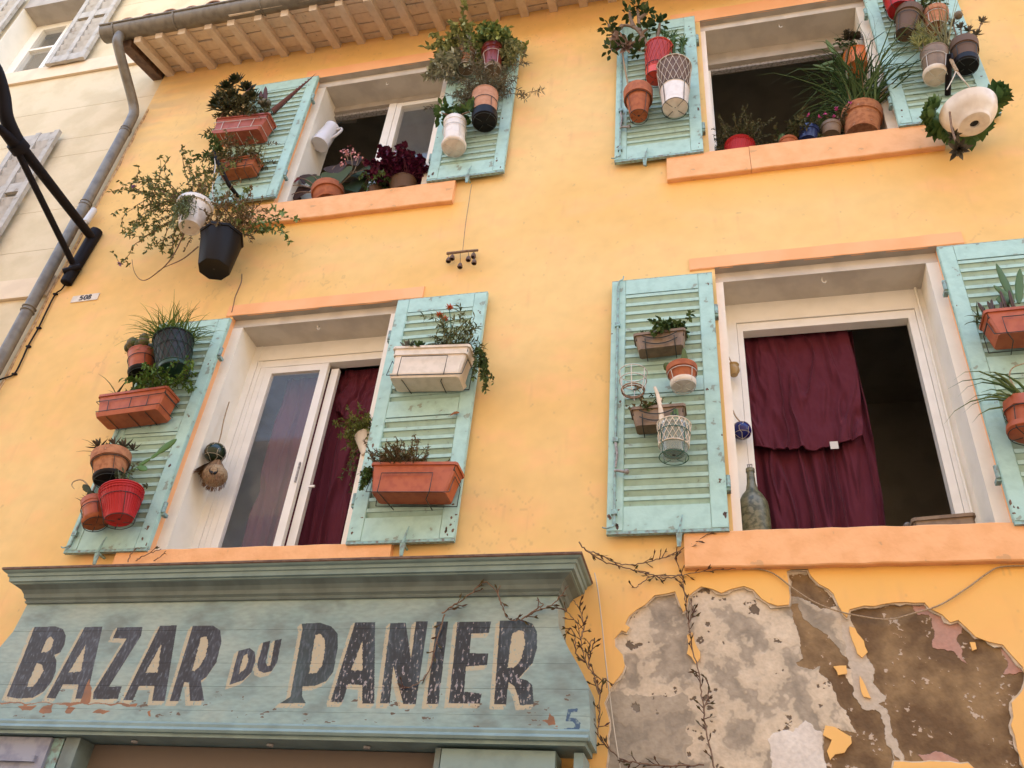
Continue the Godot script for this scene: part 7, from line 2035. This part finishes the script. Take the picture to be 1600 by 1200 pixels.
	b = MB.new()
	b.lathe([Vector2(7.5 * s, 3 * s), Vector2(0.001, 5 * s)], 16)
	obj("drain_hole", b, M.black, t)
	b = MB.new()
	b.lathe([Vector2(39 * s, 34 * s), Vector2(0.001, 35 * s)], 20)
	obj("soil", b, M.soil, t)
	rng.seed = 132
	for k in 64:
		var an := TAU * k / 64.0
		if cos(an) > 0.45:
			continue
		var rr := 46 * s * rng.randf_range(0.8, 1.16)
		rosette(t, Vector3(sin(an) * rr, 38 * s + rng.randf_range(-0.05, 0.1), cos(an) * rr * (0.6 if cos(an) > 0.0 else 1.0)), 0.085, 16, {"seed": 133 + k, "a": Color(0.035, 0.08, 0.02), "b": Color(0.12, 0.2, 0.06), "axis": Vector3(sin(an) * 0.8, 0.7, cos(an) * 0.8), "wide": 0.7, "called": "succulent_rosette"})
	var inv := t.transform.affine_inverse()
	for e in [[Vector3(1.468, 6.189, 0.34), 0.09], [Vector3(1.476, 6.347, 0.32), 0.055]]:
		rosette(t, inv * e[0], e[1], 22, {"seed": 190, "a": Color(0.06, 0.05, 0.03), "b": Color(0.14, 0.11, 0.07), "axis": Vector3(-0.1, -0.7, 0.8), "wide": 0.36, "called": "hanging_rosette"})
	strand(t, "hanging_stem", loc(t, [Vector3(1.476, 6.502, 0.38), Vector3(1.465, 6.373, 0.36), Vector3(1.467, 6.249, 0.35), Vector3(1.471, 6.201, 0.33)]), 0.007, M.twig)
	for e in [[Vector3(1.619, 7.131, 0.3), Vector3(1.625, 7.021, 0.3), Vector3(1.523, 6.793, 0.33)], [Vector3(1.619, 7.131, 0.3), Vector3(1.627, 6.992, 0.3), Vector3(1.653, 6.887, 0.3)], [Vector3(1.619, 7.131, 0.3), Vector3(1.637, 7.011, 0.29), Vector3(1.719, 6.833, 0.22)]]:
		strand(t, "cord", loc(t, e), 0.004, M.string)
	strand(t, "wooden_toggle", loc(t, [Vector3(1.618, 7.146, 0.3), Vector3(1.622, 7.065, 0.3), Vector3(1.628, 7.013, 0.3)]), 0.012, M.rope)
	t = thing("iron_bracket", "black iron arm carrying the hanging white bowl", "bracket", Vector3.ZERO)
	b = MB.new()
	b.tube([Vector3(1.622, 7.094, 0.06), Vector3(1.615, 7.127, 0.18), Vector3(1.619, 7.197, 0.31)], 0.02, -1, 8)
	obj("arm", b, M.black_iron, t)
	b = MB.new()
	b.tube([Vector3(1.616, 7.183, 0.31), Vector3(1.626, 7.179, 0.32), Vector3(1.623, 7.137, 0.31)], 0.008, -1, 6)
	obj("hook", b, M.black_iron, t)
	# on the sill
	t = potted("flower_pot", "red ribbed pot of grey-green heather on the upper right sill", Vector3(0.2314, 6.981, -0.06), Vector3(0.2212, 6.827, -0.06), 0.2121, 0.1546, M.red, {"ribs": 36})
	shrub(t, top(t), {"n": 120, "len": 0.16, "spread": 0.85, "leaf": 0.016, "wide": 0.3, "dense": 200, "seed": 141, "base": 0.08, "forks": 0, "wall": -0.2, "a": Color(0.06, 0.07, 0.03), "b": Color(0.17, 0.18, 0.09)})
	t = potted("flower_pot", "weathered clay pot with long arching leaves on the upper right sill", Vector3(1.09, 7.176, -0.07), Vector3(1.057, 6.937, -0.07), 0.2827, 0.2232, M.clay_old, {"lip": 0.34})
	blades(t, top(t), {"n": 300, "len": 0.55, "base": 0.09, "spread": 0.5, "droop": 0.4, "w": 0.009, "seed": 142, "wall": -0.22, "a": Color(0.04, 0.085, 0.025), "b": Color(0.14, 0.21, 0.08), "wander": 0.3, "flat": 0.25})
	blades(t, top(t), {"n": 40, "len": 0.2, "base": 0.07, "spread": 0.6, "droop": 0.15, "w": 0.005, "seed": 143, "wall": -0.22, "a": Color(0.2, 0.13, 0.06), "b": Color(0.36, 0.26, 0.13)})
	pads(t, loc2(t, [[Vector3(0.9884, 7.655, -0.02), Vector3(0.8122, 7.715, 0.02), 0.022], [Vector3(0.9914, 7.861, -0.02), Vector3(0.9472, 8.037, 0), 0.022], [Vector3(0.9814, 7.78, -0.02), Vector3(0.8685, 7.722, 0), 0.02]]), Color(0.1, 0.14, 0.04))
	strand(t, "tall_stem", loc(t, [Vector3(1.065, 7.21, -0.08), Vector3(1.048, 7.568, -0.08), Vector3(1.076, 7.887, -0.08), Vector3(1.125, 8.045, -0.08)]), 0.01, M.twig, 0.006)
	for k in 7:
		rosette(t, loc(t, [Vector3(1.142, 8.078, -0.06)])[0] + Vector3(0.03 * (k % 3 - 1), 0.035 * (k / 3 - 1), 0.02), 0.065, 18, {"seed": 145 + k, "a": Color(0.04, 0.04, 0.025), "b": Color(0.12, 0.09, 0.05), "axis": Vector3(0.5 * (k % 3 - 1), 0.4, 0.9), "wide": 0.5})
	t = potted("flower_pot", "orange pot half hidden behind the arching leaves", Vector3(1.175, 8, -0.16), Vector3(1.157, 7.836, -0.16), 0.2077, 0.1756, M.orange, {})
	shrub(t, top(t), {"n": 8, "len": 0.1, "leaf": 0.03, "dense": 120, "seed": 152, "base": 0.05, "wall": -0.1})
	strand(t, "cord", [top(t, 0.08), top(t, 0.0) + Vector3(0, 0.25, 0)], 0.004, M.string)
	t = potted("flower_pot", "navy blue pot of pink flowers on the upper right sill", Vector3(0.7051, 7.042, -0.06), Vector3(0.693, 6.93, -0.06), 0.1642, 0.1264, M.navy, {"lip": 0.3})
	shrub(t, top(t), {"n": 24, "len": 0.09, "leaf": 0.022, "dense": 110, "seed": 153, "base": 0.06, "wall": -0.2, "forks": 0, "bloom": Color(0.6, 0.1, 0.3), "bloomshare": 0.45, "a": Color(0.06, 0.08, 0.04), "b": Color(0.16, 0.16, 0.09)})
	t = potted("flower_pot", "small grey pot of pink flowers beside the navy blue pot", Vector3(0.8683, 7.065, -0.06), Vector3(0.8554, 6.96, -0.06), 0.1454, 0.1215, M.taupe, {"lip": 0.3})
	shrub(t, top(t, 0.04), {"n": 16, "len": 0.1, "lean": Vector3(0.3, 1, 0), "leaf": 0.022, "dense": 90, "seed": 154, "base": 0.05, "wall": -0.2, "forks": 0, "bloom": Color(0.6, 0.12, 0.34), "bloomshare": 0.5, "a": Color(0.1, 0.08, 0.04), "b": Color(0.2, 0.16, 0.09)})
	t = potted("flower_pot", "tiny clay pot of cacti at the left of the navy pot", Vector3(0.5655, 6.956, -0.06), Vector3(0.5575, 6.872, -0.06), 0.1364, 0.1083, M.clay, {"lip": 0.3})
	cactus_column(t, top(t, -0.04), top(t, -0.045) + Vector3(0, 0.09, 0.01), 0.03, 10)
	shrub(t, top(t, 0.05), {"n": 12, "len": 0.12, "leaf": 0.03, "wide": 0.5, "dense": 100, "seed": 155, "base": 0.04, "wall": -0.2, "a": Color(0.05, 0.06, 0.02), "b": Color(0.14, 0.13, 0.06)})
	t = thing("rolled_cloth", "folded pale cloth inside the upper right window's left corner", "cloth", Vector3(0.1102, 8.616, -0.5))
	b = MB.new()
	for k in 3:
		b.tube(arc_pts([Vector3(-0.06, 0.0 - 0.03 * k, 0), Vector3(0.02, 0.02 - 0.03 * k, 0.03), Vector3(0.1, 0.04 - 0.03 * k, 0)], 5), 0.026, -1, 8, true, 0.6)
	obj("folds", b, M.cream, t)

func things_left_wall() -> void:
	var b: MB
	var t := thing("street_lamp_bracket", "black iron street lamp bracket crossing the downpipe", "street lamp", Vector3.ZERO)
	var a := Vector3(-4.981, 6.712, 0.06)
	b = MB.new()
	b.tube([Vector3(-4.986, 6.81, 0.04), Vector3(-5.024, 6.222, 0.04)], 0.05, 0.045, 10)
	obj("wall_plate", b, M.black_iron, t)
	var tip := Vector3(a.x, a.y + 0.02, 1.03)
	b = MB.new()
	b.tube([a, tip], 0.035, 0.042, 10)
	obj("arm", b, M.black_iron, t)
	b = MB.new()
	b.tube([Vector3(-5.017, 6.4, 0.06), tip + Vector3(0, -0.05, -0.02)], 0.025, -1, 8)
	obj("brace", b, M.black_iron, t)
	b = MB.new()
	b.tube([tip + Vector3(0, -0.02, -0.07), tip + Vector3(0, -0.02, 0.0)], 0.07, 0.068, 12, true, 1.1)
	obj("collar", b, M.black_iron, t)
	b = MB.new()
	b.tube(arc_pts([tip, tip + Vector3(0, 0.07, 0.16), tip + Vector3(0, 0.2, 0.28), tip + Vector3(0, 0.3, 0.45), tip + Vector3(0, 0.22, 0.62), tip + Vector3(0, 0.05, 0.66)], 5), 0.055, 0.035, 10)
	obj("gooseneck", b, M.black_iron, t)
	b = MB.new()
	b.tube([tip + Vector3(0, -0.03, 0), tip + Vector3(0, -0.06, 0.2)], 0.05, 0.02, 8)
	obj("finial", b, M.black_iron, t)
	b = MB.new()
	b.tube([Vector3(-4.949, 6.379, 0.05), Vector3(-5.055, 6.305, 0.09)], 0.028, 0.022, 8)
	obj("stud", b, M.black_iron, t)
	b = MB.new()
	b.xf = Transform3D(Basis.IDENTITY, tip + Vector3(-0.02, -0.42, 0.66))
	b.lathe([Vector2(0.02, 0.0), Vector2(0.13, 0.02), Vector2(0.19, 0.3), Vector2(0.22, 0.31), Vector2(0.1, 0.42), Vector2(0.03, 0.47)], 8)
	obj("lantern", b, M.black_iron, t)
	t = thing("cable_joint", "white plastic cable joint taped to the lamp bracket", "cable joint", Vector3(-5.079, 6.877, 0.1))
	b = MB.new()
	b.tube(arc_pts(loc(t, [Vector3(-5.105, 7.066, 0.06), Vector3(-5.092, 6.963, 0.08), Vector3(-5.079, 6.861, 0.1)]), 3), 0.027, 0.03, 8)
	b.tube(arc_pts(loc(t, [Vector3(-5.079, 6.861, 0.1), Vector3(-5.066, 6.791, 0.12), Vector3(-5.023, 6.745, 0.1)]), 3), 0.022, -1, 8)
	obj("sleeve", b, M.wire_white, t)
	for e in [[Vector3(-5.064, 6.774, 0.2), Vector3(-5.094, 6.859, 0.14), Vector3(-5.079, 6.861, 0.1)], [Vector3(-5.057, 6.743, 0.2), Vector3(-5.066, 6.798, 0.15), Vector3(-5.066, 6.833, 0.11)]]:
		strand(t, "wire", loc(t, e), 0.004, M.wire_white)
	t = thing("black_cable", "thin black cable running down beside the downpipe", "cable", Vector3.ZERO)
	strand(t, "cable", [Vector3(-5.036, 6.247, 0.03), Vector3(-5.059, 6.176, 0.02), Vector3(-5.101, 6.131, 0.015), Vector3(-5.1, 5.947, 0.015), Vector3(-5.093, 5.782, 0.015), Vector3(-5.101, 5.604, 0.015), Vector3(-5.091, 5.466, 0.015), Vector3(-5.094, 5.333, 0.015), Vector3(-5.172, 5.298, 0.015), Vector3(-5.291, 5.255, 0.015)], 0.0065, M.black_iron)
	for e in [Vector3(-5.106, 6.139, 0.014), Vector3(-5.094, 5.783, 0.014), Vector3(-5.099, 5.598, 0.014), Vector3(-5.095, 5.334, 0.014)]:
		b = MB.new()
		b.box(e - Vector3(0.018, 0.006, 0.014), e + Vector3(0.018, 0.006, 0.006))
		obj("clip", b, M.black_iron, t)
	t = thing("number_plate", "white plate numbered 508 on the yellow wall", "number plate", Vector3(-4.805, 6.066, 0.004))
	t.rotation.z = 0.03
	var pw := 0.2055 * 0.5
	bx("plate", Vector3(-0.12, -0.034, -0.003), Vector3(0.12, 0.034, 0.003), M.cream, t)
	var tm := TextMesh.new()
	var f := SystemFont.new()
	f.font_names = PackedStringArray(["Droid Sans"])
	f.font_weight = 700
	tm.font = f
	tm.text = "508"
	tm.font_size = 16
	tm.pixel_size = 0.0042
	tm.depth = 0.002
	var o := MeshInstance3D.new()
	o.name = "lettering"
	o.mesh = tm
	o.material_override = M.black
	o.position = Vector3(0.005, 0, 0.0045)
	t.add_child(o)

func things_wall() -> void:
	var b: MB
	var t := thing("wind_chime", "wind chime of little brown bells hanging between the windows", "wind chime", Vector3(-1.72, 6.092, 0.04))
	b = MB.new()
	b.tube(arc_pts(loc(t, [Vector3(-1.833, 6.089, 0.04), Vector3(-1.767, 6.089, 0.04), Vector3(-1.692, 6.091, 0.04), Vector3(-1.603, 6.087, 0.04)]), 4), 0.011, 0.009, 6)
	obj("stick", b, M.twig, t)
	for e in [[Vector3(-1.818, 6.081, 0.04), Vector3(-1.811, 6.029, 0.04)], [Vector3(-1.786, 6.072, 0.05), Vector3(-1.782, 6.04, 0.05)], [Vector3(-1.669, 6.074, 0.05), Vector3(-1.661, 6.01, 0.05)], [Vector3(-1.626, 6.068, 0.05), Vector3(-1.615, 5.973, 0.05)], [Vector3(-1.643, 6.091, 0.03), Vector3(-1.635, 6.058, 0.03)], [Vector3(-1.732, 6.075, 0.04), Vector3(-1.718, 5.96, 0.04)]]:
		b = MB.new()
		b.tube(loc(t, e), 0.002, -1, 4)
		b.xf = Transform3D(Basis.IDENTITY, t.transform.affine_inverse() * e[1])
		b.lathe([Vector2(0.016, -0.026), Vector2(0.019, -0.02), Vector2(0.016, 0.0), Vector2(0.008, 0.016), Vector2(0.001, 0.02)], 10)
		obj("bell", b, M.wood_brown, t)
	strand(t, "cord", loc(t, [Vector3(-1.721, 6.108, 0.03), Vector3(-1.727, 6.238, 0.03), Vector3(-1.734, 6.418, 0.03), Vector3(-1.735, 6.59, 0.03), Vector3(-1.737, 6.731, 0.03), Vector3(-1.737, 6.818, 0.03)]), 0.003, M.rope)
	t = thing("hanging_wire", "thin rusty wire hanging above the lower left window", "wire", Vector3.ZERO)
	strand(t, "wire", [Vector3(-3.462, 6.136, 0.012), Vector3(-3.443, 6.055, 0.012), Vector3(-3.446, 5.958, 0.012), Vector3(-3.448, 5.894, 0.012), Vector3(-3.435, 5.798, 0.012), Vector3(-3.43, 5.747, 0.012)], 0.004, M.twig)
	t = thing("white_string", "long white string hanging at the right of the sign", "string", Vector3.ZERO)
	strand(t, "string", [Vector3(-0.7122, 3.626, 0.03), Vector3(-0.6933, 3.538, 0.03), Vector3(-0.6695, 3.368, 0.03), Vector3(-0.6462, 3.174, 0.03), Vector3(-0.6211, 2.99, 0.03), Vector3(-0.5944, 2.816, 0.03), Vector3(-0.5663, 2.664, 0.03)], 0.003, M.string)
	t = thing("wall_cable", "thin cable sagging across the bare mortar patch", "cable", Vector3.ZERO)
	strand(t, "cable", [Vector3(0.0253, 3.638, 0.012), Vector3(0.1021, 3.636, 0.012), Vector3(0.1759, 3.607, 0.012), Vector3(0.2584, 3.528, 0.012), Vector3(0.3534, 3.454, 0.012), Vector3(0.4492, 3.411, 0.012), Vector3(0.5587, 3.382, 0.012), Vector3(0.6685, 3.368, 0.012), Vector3(0.7839, 3.398, 0.012), Vector3(0.9006, 3.437, 0.012), Vector3(1.025, 3.514, 0.012), Vector3(1.121, 3.582, 0.012), Vector3(1.189, 3.619, 0.012), Vector3(1.293, 3.623, 0.012)], 0.004, M.rope)
	creeper("dry creeper climbing the bare patch up to the lower right sill", [[Vector3(-0.1493, 2.652, 0.02), Vector3(-0.1823, 2.827, 0.02), Vector3(-0.196, 2.968, 0.02), Vector3(-0.2056, 3.086, 0.02), Vector3(-0.2323, 3.24, 0.02), Vector3(-0.2491, 3.368, 0.02), Vector3(-0.2603, 3.5, 0.02), Vector3(-0.2698, 3.603, 0.02), Vector3(-0.3023, 3.703, 0.02), Vector3(-0.2917, 3.738, 0.02)], [Vector3(-0.2728, 3.61, 0.02), Vector3(-0.3526, 3.595, 0.02), Vector3(-0.4164, 3.607, 0.02), Vector3(-0.4648, 3.58, 0.02), Vector3(-0.5067, 3.546, 0.02), Vector3(-0.5294, 3.574, 0.02)], [Vector3(-0.1915, 2.939, 0.02), Vector3(-0.1646, 3.027, 0.02), Vector3(-0.1679, 3.08, 0.02)], [Vector3(-0.2497, 3.351, 0.02), Vector3(-0.226, 3.416, 0.02), Vector3(-0.236, 3.483, 0.02)]], 161, 30)
	creeper("bare twigs running from the sign's corner to the sill", [[Vector3(-0.782, 3.757, 0.12), Vector3(-0.7541, 3.726, 0.1), Vector3(-0.6918, 3.72, 0.05), Vector3(-0.6109, 3.684, 0.03), Vector3(-0.5298, 3.669, 0.02), Vector3(-0.4482, 3.685, 0.02), Vector3(-0.3505, 3.711, 0.02), Vector3(-0.2518, 3.753, 0.03), Vector3(-0.1858, 3.786, 0.04), Vector3(-0.0932, 3.839, 0.05)], [Vector3(-0.7541, 3.726, 0.1), Vector3(-0.6759, 3.689, 0.04), Vector3(-0.5956, 3.667, 0.02), Vector3(-0.4971, 3.636, 0.02), Vector3(-0.4003, 3.61, 0.02), Vector3(-0.2888, 3.604, 0.02), Vector3(-0.1619, 3.625, 0.02), Vector3(-0.0055, 3.635, 0.02)]], 162, 16)
	creeper("budding creeper along the right edge of the sign", [[Vector3(-0.2021, 2.706, 0.01), Vector3(-0.3699, 2.696, 0.01), Vector3(-0.4833, 2.704, 0.01), Vector3(-0.5683, 2.721, 0.02), Vector3(-0.6256, 2.764, 0.03), Vector3(-0.6647, 2.809, 0.05), Vector3(-0.6654, 2.892, 0.06), Vector3(-0.6634, 2.991, 0.07), Vector3(-0.6817, 3.056, 0.1), Vector3(-0.7228, 3.117, 0.14), Vector3(-0.7441, 3.203, 0.16), Vector3(-0.7592, 3.28, 0.18), Vector3(-0.7944, 3.322, 0.22), Vector3(-0.8294, 3.346, 0.24)], [Vector3(-0.7101, 3.094, 0.12), Vector3(-0.7097, 3.179, 0.14), Vector3(-0.6927, 3.226, 0.14), Vector3(-0.6802, 3.216, 0.14)], [Vector3(-0.7246, 3.121, 0.13), Vector3(-0.7686, 3.16, 0.15), Vector3(-0.7769, 3.25, 0.16), Vector3(-0.8013, 3.278, 0.17)], [Vector3(-0.6648, 2.988, 0.08), Vector3(-0.6411, 3.066, 0.07), Vector3(-0.6311, 3.021, 0.07)], [Vector3(-0.7478, 3.218, 0.16), Vector3(-0.7353, 3.298, 0.16), Vector3(-0.7585, 3.375, 0.17), Vector3(-0.7879, 3.406, 0.19)], [Vector3(-0.668, 2.994, 0.08), Vector3(-0.6909, 3.057, 0.08), Vector3(-0.67, 3.069, 0.08)], [Vector3(-0.7099, 3.136, 0.13), Vector3(-0.6935, 3.198, 0.13), Vector3(-0.6821, 3.23, 0.13)]], 163, 34, 0.004)
	creeper("creeper twig straggling over the sign's lettering", [[Vector3(-1.436, 3.332, 0.23), Vector3(-1.372, 3.37, 0.24), Vector3(-1.296, 3.426, 0.24), Vector3(-1.227, 3.482, 0.25), Vector3(-1.165, 3.434, 0.24), Vector3(-1.128, 3.361, 0.23), Vector3(-1.093, 3.302, 0.22), Vector3(-1.029, 3.298, 0.22)], [Vector3(-1.026, 3.294, 0.23), Vector3(-0.9636, 3.331, 0.24), Vector3(-0.9173, 3.347, 0.24), Vector3(-0.8663, 3.368, 0.25), Vector3(-0.8208, 3.408, 0.27), Vector3(-0.7916, 3.433, 0.3)], [Vector3(-1.007, 3.308, 0.22), Vector3(-0.9595, 3.35, 0.22), Vector3(-0.9247, 3.364, 0.24), Vector3(-0.9579, 3.387, 0.24)], [Vector3(-1.422, 3.329, 0.22), Vector3(-1.453, 3.17, 0.21), Vector3(-1.458, 3.075, 0.21), Vector3(-1.494, 3.006, 0.21), Vector3(-1.537, 2.976, 0.21), Vector3(-1.6, 2.966, 0.21)], [Vector3(-1.133, 3.366, 0.24), Vector3(-1.155, 3.434, 0.24), Vector3(-1.149, 3.468, 0.24)]], 164, 22)
	creeper("twigs lying on the lower left window sill", [[Vector3(-3.483, 3.747, 0.06), Vector3(-3.486, 3.788, 0.06), Vector3(-3.463, 3.829, 0.06), Vector3(-3.422, 3.836, 0.06)], [Vector3(-3.434, 3.753, 0.06), Vector3(-3.39, 3.785, 0.06), Vector3(-3.316, 3.816, 0.06), Vector3(-3.289, 3.824, 0.06)], [Vector3(-3.313, 3.75, 0.06), Vector3(-3.279, 3.774, 0.06), Vector3(-3.264, 3.79, 0.06)]], 165, 8)
